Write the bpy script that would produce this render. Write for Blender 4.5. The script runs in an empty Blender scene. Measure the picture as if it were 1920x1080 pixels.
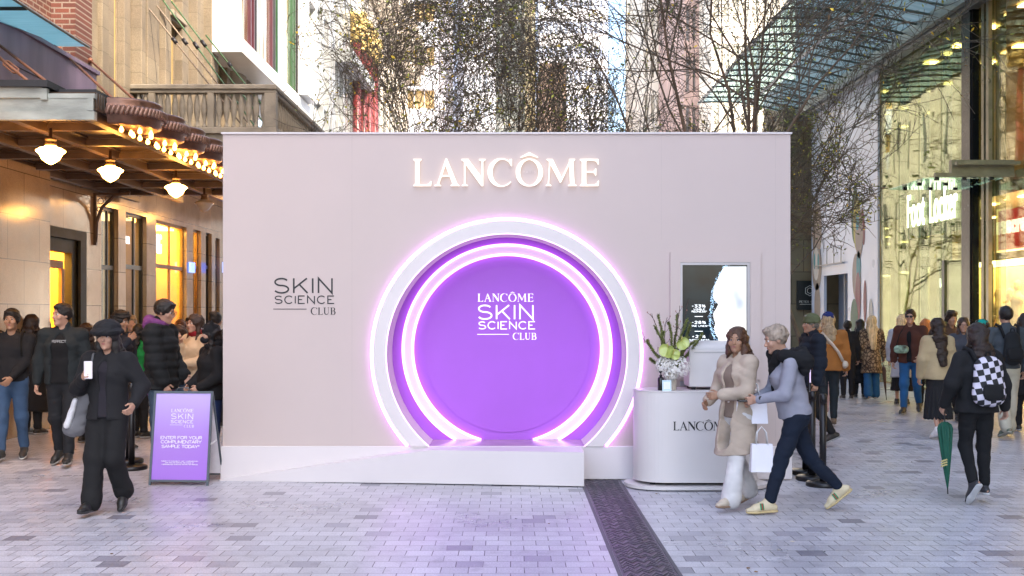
import bpy, math, random
import numpy as np
from mathutils import Vector, Matrix
from mathutils.geometry import tessellate_polygon

R_ = math.radians
pi = math.pi
scn = bpy.context.scene
COL = scn.collection

# ---------------------------------------------------------------- camera
F = 2115.0            # focal length in pixels of the 1920 px wide photograph
EYE = 1.75            # camera height
HZ = 585.0            # horizon row in the photograph
cam_d = bpy.data.cameras.new('camera')
cam = bpy.data.objects.new('camera', cam_d)
COL.objects.link(cam)
cam.location = (0, 0, EYE)
cam.rotation_euler = (R_(90), 0, 0)
cam_d.sensor_width = 36
cam_d.lens = 36 * F / 1920
cam_d.shift_y = (HZ - 540) / 1920
cam_d.clip_end = 3000
cam_d.clip_start = 0.1
scn.camera = cam

def P(px, py, d):
    """world point seen at photograph pixel (px, py) at depth d"""
    return Vector(((px - 960) * d / F, d, EYE + (HZ - py) * d / F))
def PX(px, d): return (px - 960) * d / F
def PZ(py, d): return EYE + (HZ - py) * d / F
def DX(px, X): return X * F / (px - 960)          # depth at which plane x = X crosses column px

# ---------------------------------------------------------------- world and sun
SUN_EL, SUN_AZ = 44, 135      # elevation; azimuth clockwise from +Y (the view direction)
world = bpy.data.worlds.new('World')
scn.world = world
world.use_nodes = True
nt = world.node_tree
for n in list(nt.nodes): nt.nodes.remove(n)
out = nt.nodes.new('ShaderNodeOutputWorld')
bg = nt.nodes.new('ShaderNodeBackground')
sky = nt.nodes.new('ShaderNodeTexSky')
sky.sky_type = 'NISHITA'
sky.sun_disc = False
sky.sun_elevation = R_(SUN_EL)
sky.sun_rotation = R_(SUN_AZ)
sky.dust_density = 3.0
sky.ozone_density = 1.0
hs = nt.nodes.new('ShaderNodeHueSaturation')
hs.inputs['Saturation'].default_value = 1.0
hs.inputs['Value'].default_value = 1.0
nt.links.new(sky.outputs[0], hs.inputs['Color'])
nt.links.new(hs.outputs[0], bg.inputs['Color'])
bg.inputs['Strength'].default_value = 0.15
nt.links.new(bg.outputs[0], out.inputs['Surface'])

sd = bpy.data.lights.new('sun', 'SUN')
sd.energy = 2.1
sd.angle = R_(1.5)
sd.color = (1.0, 0.86, 0.68)
sun = bpy.data.objects.new('sun', sd)
COL.objects.link(sun)
_dir = Vector((math.sin(R_(SUN_AZ)) * math.cos(R_(SUN_EL)), math.cos(R_(SUN_AZ)) * math.cos(R_(SUN_EL)), math.sin(R_(SUN_EL))))
sun.rotation_euler = _dir.to_track_quat('Z', 'Y').to_euler()
sun.location = (10, -10, 40)

scn.view_settings.view_transform = 'Standard'
scn.view_settings.look = 'None'
scn.view_settings.exposure = 2.4
scn.view_settings.gamma = 1
scn.view_settings.use_curve_mapping = False
cy = scn.cycles
cy.use_denoising = True
cy.max_bounces = 7
cy.diffuse_bounces = 3
cy.glossy_bounces = 3
cy.transmission_bounces = 4
cy.transparent_max_bounces = 12
cy.caustics_reflective = False
cy.caustics_refractive = False
cy.sample_clamp_indirect = 6.0

# ---------------------------------------------------------------- materials
MATS = {}
def srgb(r, g, b):
    f = lambda c: ((c / 255 + 0.055) / 1.055) ** 2.4 if c > 10 else c / 255 / 12.92
    return (f(r), f(g), f(b))
class NG:
    def __init__(self, name):
        self.m = bpy.data.materials.new(name)
        self.m.use_nodes = True
        self.t = self.m.node_tree
        self.b = self.t.nodes['Principled BSDF']
    def n(self, kind, **kw):
        nd = self.t.nodes.new('ShaderNode' + kind)
        for k, v in kw.items():
            if k in nd.inputs.keys() and not hasattr(nd, k): nd.inputs[k].default_value = v
            else: setattr(nd, k, v)
        return nd
    def l(self, a, b): self.t.links.new(a, b)
    def coord(self, scale=(1, 1, 1), kind='Object', rot=(0, 0, 0)):
        tc = self.n('TexCoord'); mp = self.n('Mapping')
        mp.inputs['Scale'].default_value = scale
        mp.inputs['Rotation'].default_value = rot
        self.l(tc.outputs[kind], mp.inputs['Vector'])
        return mp.outputs[0]
def c4(c): return (c[0], c[1], c[2], 1)
def mixc(g, fac, a, b, blend='MIX'):
    m = g.n('Mix'); m.data_type = 'RGBA'; m.blend_type = blend
    for src, idx in ((fac, 0), (a, 6), (b, 7)):
        if isinstance(src, (int, float)): m.inputs[idx].default_value = src
        elif isinstance(src, tuple): m.inputs[idx].default_value = c4(src)
        else: g.l(src, m.inputs[idx])
    return m.outputs[2]
def ramp(g, src, stops):
    r = g.n('ValToRGB')
    e = r.color_ramp.elements
    e[0].position, e[0].color = stops[0][0], c4(stops[0][1])
    e[1].position, e[1].color = stops[-1][0], c4(stops[-1][1])
    for p, c in stops[1:-1]:
        x = e.new(p); x.color = c4(c)
    g.l(src, r.inputs[0])
    return r.outputs[0]
def mathn(g, op, a, b=0.0):
    m = g.n('Math'); m.operation = op
    for i, s in enumerate((a, b)):
        if isinstance(s, (int, float)): m.inputs[i].default_value = s
        else: g.l(s, m.inputs[i])
    return m.outputs[0]
def M(name, col, rough=0.6, metal=0.0, var=0.12, scale=6.0, bump=0.0, bscale=40.0, spec=0.5, sheen=0.0, stretch=(1, 1, 1), coat=0.0, detail=4):
    """plain procedural surface: base colour broken by noise, optional fine bump"""
    if name in MATS: return MATS[name]
    g = NG(name)
    if var > 0:
        v = g.coord(stretch)
        nz = g.n('TexNoise'); nz.inputs['Scale'].default_value = scale; nz.inputs['Detail'].default_value = detail
        g.l(v, nz.inputs['Vector'])
        lo = tuple(c * (1 - var) for c in col); hi = tuple(min(1, c * (1 + var)) for c in col)
        g.l(ramp(g, nz.outputs[0], [(0.3, lo), (0.7, hi)]), g.b.inputs['Base Color'])
        rr = ramp(g, nz.outputs[0], [(0.3, (rough * .9,) * 3), (0.7, (min(1, rough * 1.1),) * 3)])
        g.l(rr, g.b.inputs['Roughness'])
    else:
        g.b.inputs['Base Color'].default_value = c4(col)
        g.b.inputs['Roughness'].default_value = rough
    g.b.inputs['Metallic'].default_value = metal
    g.b.inputs['Specular IOR Level'].default_value = spec
    if sheen: g.b.inputs['Sheen Weight'].default_value = sheen
    if coat: g.b.inputs['Coat Weight'].default_value = coat
    if bump:
        v = g.coord(stretch)
        n2 = g.n('TexNoise'); n2.inputs['Scale'].default_value = bscale; n2.inputs['Detail'].default_value = 3
        g.l(v, n2.inputs['Vector'])
        bp = g.n('Bump'); bp.inputs['Strength'].default_value = bump; bp.inputs['Distance'].default_value = 0.01
        g.l(n2.outputs[0], bp.inputs['Height']); g.l(bp.outputs[0], g.b.inputs['Normal'])
    MATS[name] = g.m
    return g.m
def EM(name, col, strength, base=(0.8, 0.8, 0.8)):
    if name in MATS: return MATS[name]
    g = NG(name)
    g.b.inputs['Base Color'].default_value = c4(base)
    g.b.inputs['Emission Color'].default_value = c4(col)
    g.b.inputs['Emission Strength'].default_value = strength
    g.b.inputs['Roughness'].default_value = 0.5
    MATS[name] = g.m
    return g.m
def BR(name, c1, c2, mortar, bw, bh, axes='YZ', msize=0.01, rough=0.6, bump=0.4, offset=0.5, var=0.25, squash=1.0, sq_f=2, spec=0.5, stain=0.25, stain_scale=0.7, bias=0.0, mesh_rot=0.0):
    """blocks, bricks or pavers laid in the plane named by axes, real size in metres"""
    if name in MATS: return MATS[name]
    g = NG(name)
    tc = g.n('TexCoord'); sp = g.n('SeparateXYZ'); cb = g.n('CombineXYZ')
    g.l(tc.outputs['Object'], sp.inputs[0])
    ix = {'X': 0, 'Y': 1, 'Z': 2}
    g.l(sp.outputs[ix[axes[0]]], cb.inputs[0]); g.l(sp.outputs[ix[axes[1]]], cb.inputs[1])
    vec = cb.outputs[0]
    if mesh_rot:
        mp = g.n('Mapping'); mp.inputs['Rotation'].default_value = (0, 0, mesh_rot); g.l(vec, mp.inputs['Vector']); vec = mp.outputs[0]
    br = g.n('TexBrick')
    br.offset = offset; br.squash = squash; br.squash_frequency = sq_f
    br.inputs['Scale'].default_value = 1.0
    br.inputs['Brick Width'].default_value = bw; br.inputs['Row Height'].default_value = bh
    br.inputs['Mortar Size'].default_value = msize; br.inputs['Mortar Smooth'].default_value = 0.1
    br.inputs['Bias'].default_value = bias
    br.inputs['Color1'].default_value = c4(c1); br.inputs['Color2'].default_value = c4(c2); br.inputs['Mortar'].default_value = c4(mortar)
    g.l(vec, br.inputs['Vector'])
    nz = g.n('TexNoise'); nz.inputs['Scale'].default_value = stain_scale; nz.inputs['Detail'].default_value = 6; nz.inputs['Roughness'].default_value = 0.65
    g.l(tc.outputs['Object'], nz.inputs['Vector'])
    n2 = g.n('TexNoise'); n2.inputs['Scale'].default_value = 60; n2.inputs['Detail'].default_value = 3
    g.l(tc.outputs['Object'], n2.inputs['Vector'])
    st = ramp(g, nz.outputs[0], [(0.3, (1 - stain,) * 3), (0.7, (1 + stain * .5,) * 3)])
    fine = ramp(g, n2.outputs[0], [(0.3, (1 - var * .5,) * 3), (0.7, (1 + var * .5,) * 3)])
    c = mixc(g, 1.0, br.outputs['Color'], st, 'MULTIPLY')
    c = mixc(g, 1.0, c, fine, 'MULTIPLY')
    g.l(c, g.b.inputs['Base Color'])
    rr = ramp(g, nz.outputs[0], [(0.25, (max(0.05, rough - .12),) * 3), (0.75, (min(1, rough + .12),) * 3)])
    g.l(rr, g.b.inputs['Roughness'])
    g.b.inputs['Specular IOR Level'].default_value = spec
    bp = g.n('Bump'); bp.inputs['Strength'].default_value = bump; bp.inputs['Distance'].default_value = 0.008
    h = mathn(g, 'ADD', mathn(g, 'MULTIPLY', br.outputs['Fac'], -1.0), mathn(g, 'MULTIPLY', n2.outputs[0], 0.25))
    g.l(h, bp.inputs['Height']); g.l(bp.outputs[0], g.b.inputs['Normal'])
    MATS[name] = g.m
    return g.m
def GL(name, tint=(0.8, 0.9, 0.86), refl=0.25, rough=0.02, wave=0.0, gcol=(0.9, 0.95, 0.92)):
    """thin sheet glass: part see-through, part mirror, stronger mirror at grazing angles"""
    if name in MATS: return MATS[name]
    g = NG(name)
    g.t.nodes.remove(g.b)
    o = g.t.nodes['Material Output']
    tr = g.n('BsdfTransparent'); tr.inputs[0].default_value = c4(tint)
    gl = g.n('BsdfGlossy'); gl.inputs['Color'].default_value = c4(gcol); gl.inputs['Roughness'].default_value = rough
    lw = g.n('LayerWeight'); lw.inputs['Blend'].default_value = 0.35
    f = mathn(g, 'ADD', mathn(g, 'MULTIPLY', lw.outputs['Fresnel'], 0.22), refl)
    f = mathn(g, 'MINIMUM', f, 0.95)
    if wave:
        v = g.coord((0.6, 0.6, 0.25)); nz = g.n('TexNoise'); nz.inputs['Scale'].default_value = 1.2; nz.inputs['Detail'].default_value = 1
        g.l(v, nz.inputs['Vector']); bp = g.n('Bump'); bp.inputs['Strength'].default_value = wave; bp.inputs['Distance'].default_value = 0.2
        g.l(nz.outputs[0], bp.inputs['Height']); g.l(bp.outputs[0], gl.inputs['Normal'])
    mx = g.n('MixShader'); g.l(f, mx.inputs[0]); g.l(tr.outputs[0], mx.inputs[1]); g.l(gl.outputs[0], mx.inputs[2])
    g.l(mx.outputs[0], o.inputs['Surface'])
    MATS[name] = g.m
    return g.m

# ---------------------------------------------------------------- mesh collector
def absloc(o):
    v = Vector((0, 0, 0))
    while o is not None:
        v = v + o.location
        o = o.parent
    return v
class MB:
    def __init__(self): self.v = []; self.f = []; self.mi = []; self.cur = 0; self.sm = []; self.smooth = False
    def mat(self, i): self.cur = i; return self
    def add(self, vs, fs):
        b = len(self.v)
        self.v += [tuple(p) for p in vs]
        for f in fs:
            self.f.append(tuple(b + i for i in f)); self.mi.append(self.cur); self.sm.append(self.smooth)
        return self
    def box(self, a, b):
        x0, x1 = sorted((a[0], b[0])); y0, y1 = sorted((a[1], b[1])); z0, z1 = sorted((a[2], b[2]))
        return self.add([(x0, y0, z0), (x1, y0, z0), (x1, y1, z0), (x0, y1, z0), (x0, y0, z1), (x1, y0, z1), (x1, y1, z1), (x0, y1, z1)],
                        [(0, 3, 2, 1), (4, 5, 6, 7), (0, 1, 5, 4), (1, 2, 6, 5), (2, 3, 7, 6), (3, 0, 4, 7)])
    def bbox(self, a, b, r=0.01):
        """box with chamfered edges all round"""
        x0, x1 = sorted((a[0], b[0])); y0, y1 = sorted((a[1], b[1])); z0, z1 = sorted((a[2], b[2]))
        vs = []; idx = {}
        for sx in (0, 1):
            for sy in (0, 1):
                for sz in (0, 1):
                    for ax in range(3):
                        p = [(x0, x1)[sx], (y0, y1)[sy], (z0, z1)[sz]]
                        s = [sx, sy, sz]
                        for k in range(3):
                            if k != ax: p[k] += r * (1 - 2 * s[k])
                        idx[(sx, sy, sz, ax)] = len(vs); vs.append(tuple(p))
        fs = []
        for ax in range(3):
            o = [k for k in range(3) if k != ax]
            for s in (0, 1):
                q = []
                for (u, w) in ((0, 0), (1, 0), (1, 1), (0, 1)):
                    c = [0, 0, 0]; c[ax] = s; c[o[0]] = u; c[o[1]] = w
                    q.append(idx[(c[0], c[1], c[2], ax)])
                fs.append(tuple(q))
        for ax in range(3):       # edges along ax
            o = [k for k in range(3) if k != ax]
            for u in (0, 1):
                for w in (0, 1):
                    c0 = [0, 0, 0]; c0[o[0]] = u; c0[o[1]] = w; c1 = list(c0); c1[ax] = 1
                    fs.append((idx[(*c0, o[0])], idx[(*c0, o[1])], idx[(*c1, o[1])], idx[(*c1, o[0])]))
        for sx in (0, 1):
            for sy in (0, 1):
                for sz in (0, 1): fs.append((idx[(sx, sy, sz, 0)], idx[(sx, sy, sz, 1)], idx[(sx, sy, sz, 2)]))
        return self.add(vs, fs)
    def obox(self, c, ax, ay, az):
        """oriented box: centre and three half-axis vectors"""
        c, ax, ay, az = Vector(c), Vector(ax), Vector(ay), Vector(az)
        vs = [c + ax * i + ay * j + az * k for k in (-1, 1) for (i, j) in ((-1, -1), (1, -1), (1, 1), (-1, 1))]
        return self.add(vs, [(0, 3, 2, 1), (4, 5, 6, 7), (0, 1, 5, 4), (1, 2, 6, 5), (2, 3, 7, 6), (3, 0, 4, 7)])
    def tube(self, pts, rad, n=8, cap=True, sx=1.0):
        pts = [Vector(p) for p in pts]
        if not isinstance(rad, (list, tuple)): rad = [rad] * len(pts)
        rings = []; up = None
        for i, p in enumerate(pts):
            d = (pts[min(i + 1, len(pts) - 1)] - pts[max(i - 1, 0)])
            if d.length < 1e-9: d = Vector((0, 0, 1))
            d.normalize()
            if up is None:
                up = d.orthogonal().normalized()
            up = (up - d * up.dot(d))
            if up.length < 1e-6: up = d.orthogonal()
            up.normalize(); w = d.cross(up)
            rings.append([p + (up * math.cos(2 * pi * k / n) * sx + w * math.sin(2 * pi * k / n)) * rad[i] for k in range(n)])
        vs = [q for r in rings for q in r]; fs = []
        for i in range(len(pts) - 1):
            for k in range(n):
                a = i * n + k; b = i * n + (k + 1) % n
                fs.append((a, b, b + n, a + n))
        if cap:
            fs.append(tuple(range(n))[::-1]); fs.append(tuple((len(pts) - 1) * n + k for k in range(n)))
        return self.add(vs, fs)
    def lathe(self, c, prof, n=24, axis='Z', ex=1.0, ey=1.0):
        """profile of (radius, height) turned about an axis through c"""
        vs = []; fs = []
        for (r, h) in prof:
            for k in range(n):
                a = 2 * pi * k / n
                if axis == 'Z': vs.append((c[0] + r * math.cos(a) * ex, c[1] + r * math.sin(a) * ey, c[2] + h))
                elif axis == 'Y': vs.append((c[0] + r * math.cos(a) * ex, c[1] + h, c[2] + r * math.sin(a) * ey))
                else: vs.append((c[0] + h, c[1] + r * math.cos(a) * ex, c[2] + r * math.sin(a) * ey))
        for i in range(len(prof) - 1):
            for k in range(n):
                a = i * n + k; b = i * n + (k + 1) % n
                fs.append((a, b, b + n, a + n))
        if prof[0][0] > 1e-5: fs.append(tuple(range(n))[::-1])
        if prof[-1][0] > 1e-5: fs.append(tuple((len(prof) - 1) * n + k for k in range(n)))
        return self.add(vs, fs)
    def prism(self, poly, to3, depth):
        """2D polygon (may be concave) through to3(u, v, w); w from 0 to depth"""
        n = len(poly)
        tris = tessellate_polygon([[Vector((p[0], p[1], 0)) for p in poly]])
        vs = [to3(p[0], p[1], 0) for p in poly] + [to3(p[0], p[1], depth) for p in poly]
        fs = [tuple(t) for t in tris] + [tuple(n + i for i in t)[::-1] for t in tris]
        fs += [(i, (i + 1) % n, n + (i + 1) % n, n + i) for i in range(n)]
        return self.add(vs, fs)
    def grid(self, fn, nu, nv, closed_u=False):
        vs = [fn(i / nu, j / nv) for j in range(nv + 1) for i in range(nu + (0 if closed_u else 1))]
        w = nu if closed_u else nu + 1
        fs = []
        for j in range(nv):
            for i in range(nu):
                a = j * w + i; b = j * w + (i + 1) % w
                fs.append((a, b, b + w, a + w))
        return self.add(vs, fs)
    def build(self, name, mat, parent=None, fix=True):
        me = bpy.data.meshes.new(name)
        off = absloc(parent) if parent is not None else Vector((0, 0, 0))
        me.from_pydata([(v[0] - off.x, v[1] - off.y, v[2] - off.z) for v in self.v], [], self.f)
        for m in (mat if isinstance(mat, (list, tuple)) else [mat]): me.materials.append(m)
        if len(self.f):
            me.polygons.foreach_set('material_index', self.mi)
            me.polygons.foreach_set('use_smooth', self.sm)
        if fix:
            import bmesh
            bm = bmesh.new(); bm.from_mesh(me); bmesh.ops.recalc_face_normals(bm, faces=bm.faces); bm.to_mesh(me); bm.free()
        me.update()
        o = bpy.data.objects.new(name, me)
        COL.objects.link(o)
        if parent is not None: o.parent = parent
        return o
def tag(o, label=None, cat=None, group=None, kind=None):
    if label: o['label'] = label
    if cat: o['category'] = cat
    if group: o['group'] = group
    if kind: o['kind'] = kind
    return o
def thing(name, loc, label, cat, group=None, kind=None):
    o = bpy.data.objects.new(name, None)
    o.empty_display_size = 0.2
    COL.objects.link(o)
    o.location = loc
    return tag(o, label, cat, group, kind)
def copy_tree(o, parent=None):
    c = o.copy(); COL.objects.link(c); c.parent = parent
    for ch in list(o.children): copy_tree(ch, c)
    return c
def wall_holes(mb, axis, pos, thick, u0, u1, z0, z1, holes):
    """wall slab in plane axis=pos (thickness towards +thick) spanning u0..u1, z0..z1 with rectangular holes"""
    us = sorted({u0, u1, *[h[0] for h in holes], *[h[1] for h in holes]})
    zs = sorted({z0, z1, *[h[2] for h in holes], *[h[3] for h in holes]})
    us = [u for u in us if u0 <= u <= u1]; zs = [z for z in zs if z0 <= z <= z1]
    def p(u, z, w): return (pos + w, u, z) if axis == 'x' else (u, pos + w, z)
    def solid(i, j):
        if i < 0 or j < 0 or i >= len(us) - 1 or j >= len(zs) - 1: return False
        cu, cz = (us[i] + us[i + 1]) / 2, (zs[j] + zs[j + 1]) / 2
        return not any(h[0] < cu < h[1] and h[2] < cz < h[3] for h in holes)
    for i in range(len(us) - 1):
        for j in range(len(zs) - 1):
            if not solid(i, j): continue
            a, b, c, d = us[i], us[i + 1], zs[j], zs[j + 1]
            for w in (0, thick): mb.add([p(a, c, w), p(b, c, w), p(b, d, w), p(a, d, w)], [(0, 1, 2, 3)])
            if not solid(i - 1, j): mb.add([p(a, c, 0), p(a, d, 0), p(a, d, thick), p(a, c, thick)], [(0, 1, 2, 3)])
            if not solid(i + 1, j): mb.add([p(b, c, 0), p(b, d, 0), p(b, d, thick), p(b, c, thick)], [(0, 1, 2, 3)])
            if not solid(i, j - 1): mb.add([p(a, c, 0), p(b, c, 0), p(b, c, thick), p(a, c, thick)], [(0, 1, 2, 3)])
            if not solid(i, j + 1): mb.add([p(a, d, 0), p(b, d, 0), p(b, d, thick), p(a, d, thick)], [(0, 1, 2, 3)])
    return mb

def multi(name, mat, parent, boxes, bev=0):
    """one object per box"""
    for a, b in boxes:
        m_ = MB()
        if bev: m_.bbox(a, b, bev)
        else: m_.box(a, b)
        m_.build(name, mat, parent)
# ---------------------------------------------------------------- lettering
def _arc(cx, cy, rx, ry, a0, a1, n=14):
    return [(cx + rx * math.cos(R_(a0 + (a1 - a0) * i / n)), cy + ry * math.sin(R_(a0 + (a1 - a0) * i / n))) for i in range(n + 1)]
def _spine_s(w):
    return (_arc(w * .5, .745, w * .42, .235, 28, 180, 12) + _arc(w * .5, .745, w * .42, .235, 180, 262, 6)[1:]
            + _arc(w * .5, .262, w * .46, .25, 82, -90, 14) + _arc(w * .5, .262, w * .46, .25, -90, -155, 6)[1:])
SG = {  # monoline capitals: advance width, strokes (centre lines inside a unit cap height)
 'S': (.86, [_spine_s(.86)]), 'K': (.86, [[(.06, 0), (.06, 1)], [(.08, .32), (.80, 1)], [(.36, .60), (.84, 0)]]),
 'I': (.12, [[(.06, 0), (.06, 1)]]), 'N': (.88, [[(.06, 0), (.06, 1), (.82, 0), (.82, 1)]]),
 'C': (.92, [_arc(.50, .5, .46, .5, 42, 318, 26)]), 'E': (.78, [[(.74, 1), (.05, 1), (.05, 0), (.76, 0)], [(.05, .52), (.46, .52)]]),
 'T': (.8, [[(0, 1), (.8, 1)], [(.4, 1), (.4, 0)]]), 'R': (.82, [[(.05, 0), (.05, 1), (.5, 1)] + _arc(.5, .74, .26, .26, 90, -90, 10) + [(.05, .48)], [(.45, .48), (.80, 0)]]),
 'F': (.72, [[(.70, 1), (.05, 1), (.05, 0)], [(.05, .52), (.56, .52)]]), 'O': (1.0, [_arc(.5, .5, .46, .5, 90, 450, 30)]),
 'Y': (.84, [[(0, 1), (.42, .45), (.84, 1)], [(.42, .45), (.42, 0)]]), 'U': (.82, [[(.05, 1), (.05, .36)] + _arc(.41, .36, .36, .36, 180, 360, 14) + [(.77, 1)]]),
 'M': (.98, [[(.05, 0), (.05, 1), (.49, .2), (.93, 1), (.93, 0)]]), 'P': (.78, [[(.05, 0), (.05, 1), (.48, 1)] + _arc(.48, .73, .27, .27, 90, -90, 10) + [(.05, .46)]]),
 'L': (.66, [[(.05, 1), (.05, 0), (.64, 0)]]), 'A': (.88, [[(0, 0), (.44, 1), (.88, 0)], [(.14, .3), (.74, .3)]]),
 'D': (.88, [[(.05, 0), (.05, 1), (.38, 1)] + _arc(.38, .5, .46, .5, 90, -90, 16) + [(.05, 0)]]), 'V': (.86, [[(0, 1), (.43, 0), (.86, 1)]]),
 'B': (.8, [[(.05, .52), (.46, .52)] + _arc(.46, .76, .25, .24, -90, 90, 8) + [(.05, 1), (.05, 0), (.48, 0)] + _arc(.48, .26, .27, .26, -90, 90, 8)]),
 'H': (.86, [[(.05, 0), (.05, 1)], [(.81, 0), (.81, 1)], [(.05, .5), (.81, .5)]]), 'G': (.94, [_arc(.50, .5, .46, .5, 42, 330, 26) + [(.9, .45), (.55, .45)]]),
 'J': (.5, [[(.45, 1), (.45, .25)] + _arc(.23, .25, .22, .25, 0, -160, 8)]), 'W': (1.2, [[(0, 1), (.3, 0), (.6, 1), (.9, 0), (1.2, 1)]]),
 'X': (.8, [[(0, 0), (.8, 1)], [(0, 1), (.8, 0)]]), 'Z': (.8, [[(0, 1), (.8, 1), (0, 0), (.8, 0)]]), 'Q': (1.0, [_arc(.5, .5, .46, .5, 90, 450, 30), [(.6, .25), (.95, -.05)]]),
 '1': (.3, [[(.02, .8), (.2, 1), (.2, 0)]]), '2': (.8, [_arc(.4, .72, .35, .28, 165, -35, 12) + [(.05, 0), (.78, 0)]]),
 '3': (.8, [[(.06, 1), (.72, 1), (.36, .6)] + _arc(.40, .31, .36, .31, 75, -150, 14)]), '8': (.8, [_arc(.4, .76, .29, .24, 90, 450, 20), _arc(.4, .26, .36, .26, 90, 450, 22)]),
 '%': (1.0, [_arc(.22, .76, .18, .22, 90, 450, 14), _arc(.78, .24, .18, .22, 90, 450, 14), [(.85, 1), (.15, 0)]]),
 '-': (.5, [[(.05, .48), (.45, .48)]]), '+': (.6, [[(.05, .48), (.55, .48)], [(.3, .22), (.3, .74)]]),
 '*': (.4, [[(.2, .98), (.2, .58)], [(.03, .88), (.37, .68)], [(.03, .68), (.37, .88)]]), '.': (.14, [[(.04, .03), (.1, .03)]]), '(': (.3, [_arc(.4, .5, .3, .6, 120, 240, 6)]),
}
def ribbon(pts, w0, w1=None):
    """outline strip of a polyline: list of (left, right) with mitred joints; w may vary"""
    n = len(pts); res = []
    closed = (abs(pts[0][0] - pts[-1][0]) + abs(pts[0][1] - pts[-1][1])) < 1e-6
    for i, p in enumerate(pts):
        a = pts[i - 1] if i > 0 else (pts[-2] if closed else None)
        b = pts[i + 1] if i < n - 1 else (pts[1] if closed else None)
        def nrm(q, r):
            dx, dy = r[0] - q[0], r[1] - q[1]; L = math.hypot(dx, dy) or 1
            return (-dy / L, dx / L)
        if a is None: m = nrm(p, b); k = 1
        elif b is None: m = nrm(a, p); k = 1
        else:
            n1, n2 = nrm(a, p), nrm(p, b)
            m = (n1[0] + n2[0], n1[1] + n2[1]); L = math.hypot(*m) or 1
            m = (m[0] / L, m[1] / L); k = 1 / max(0.35, m[0] * n1[0] + m[1] * n1[1])
        w = (w0[i] if isinstance(w0, list) else w0) / 2 * k
        res.append(((p[0] + m[0] * w, p[1] + m[1] * w), (p[0] - m[0] * w, p[1] - m[1] * w)))
    return res
def rib_mesh(mb, pts, w, to3, depth, lay=0.0):
    rb = ribbon(pts, w)
    n = len(rb)
    vs = []
    for (l, r) in rb:
        vs += [to3(l[0], l[1], lay), to3(r[0], r[1], lay), to3(l[0], l[1], depth + lay), to3(r[0], r[1], depth + lay)]
    fs = []
    for i in range(n - 1):
        a, b = 4 * i, 4 * i + 4
        fs += [(a, a + 1, b + 1, b), (a + 2, b + 2, b + 3, a + 3), (a, b, b + 2, a + 2), (a + 1, a + 3, b + 3, b + 1)]
    fs += [(0, 2, 3, 1), (4 * n - 4, 4 * n - 3, 4 * n - 1, 4 * n - 2)]
    mb.add(vs, fs)
def sans(mb, text, x, y, h, to3, depth=0.002, wt=0.09, gap=0.18, width=None, wide=1.0, center=False):
    """monoline text; x,y baseline left; h cap height; width forces the line's total width"""
    adv = []
    for ch in text:
        adv.append(0.42 if ch == ' ' else SG[ch][0])
    tot = sum(a * wide for a in adv) + gap * (len(text) - 1)
    if width:
        gap = (width / h - sum(a * wide for a in adv)) / max(1, len(text) - 1); tot = width / h
    cx = x - (tot * h / 2 if center else 0)
    k = 0
    for ch, a in zip(text, adv):
        if ch != ' ':
            for st in SG[ch][1]:
                rib_mesh(mb, [(cx + p[0] * h * wide, y + (wt / 2 + p[1] * (1 - wt)) * h) for p in st], wt * h, to3, depth, lay=(k % 5) * depth * 0.06); k += 1
        cx += (a * wide + gap) * h
def _stem(x, w, s=.07):
    return [(x - s, 0), (x - s, .03), (x, .09), (x, .91), (x - s, .97), (x - s, 1), (x + w + s, 1), (x + w + s, .97), (x + w, .91), (x + w, .09), (x + w + s, .03), (x + w + s, 0)]
def _ov(cx, rx, a0, a1, thick, thin, n=30):
    pts = [(cx + rx * math.cos(R_(a0 + (a1 - a0) * i / n)), .5 + .5 * math.sin(R_(a0 + (a1 - a0) * i / n))) for i in range(n + 1)]
    ws = [thin + (thick - thin) * abs(math.cos(R_(a0 + (a1 - a0) * i / n))) ** 1.5 for i in range(n + 1)]
    return ('r', pts, ws)
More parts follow.
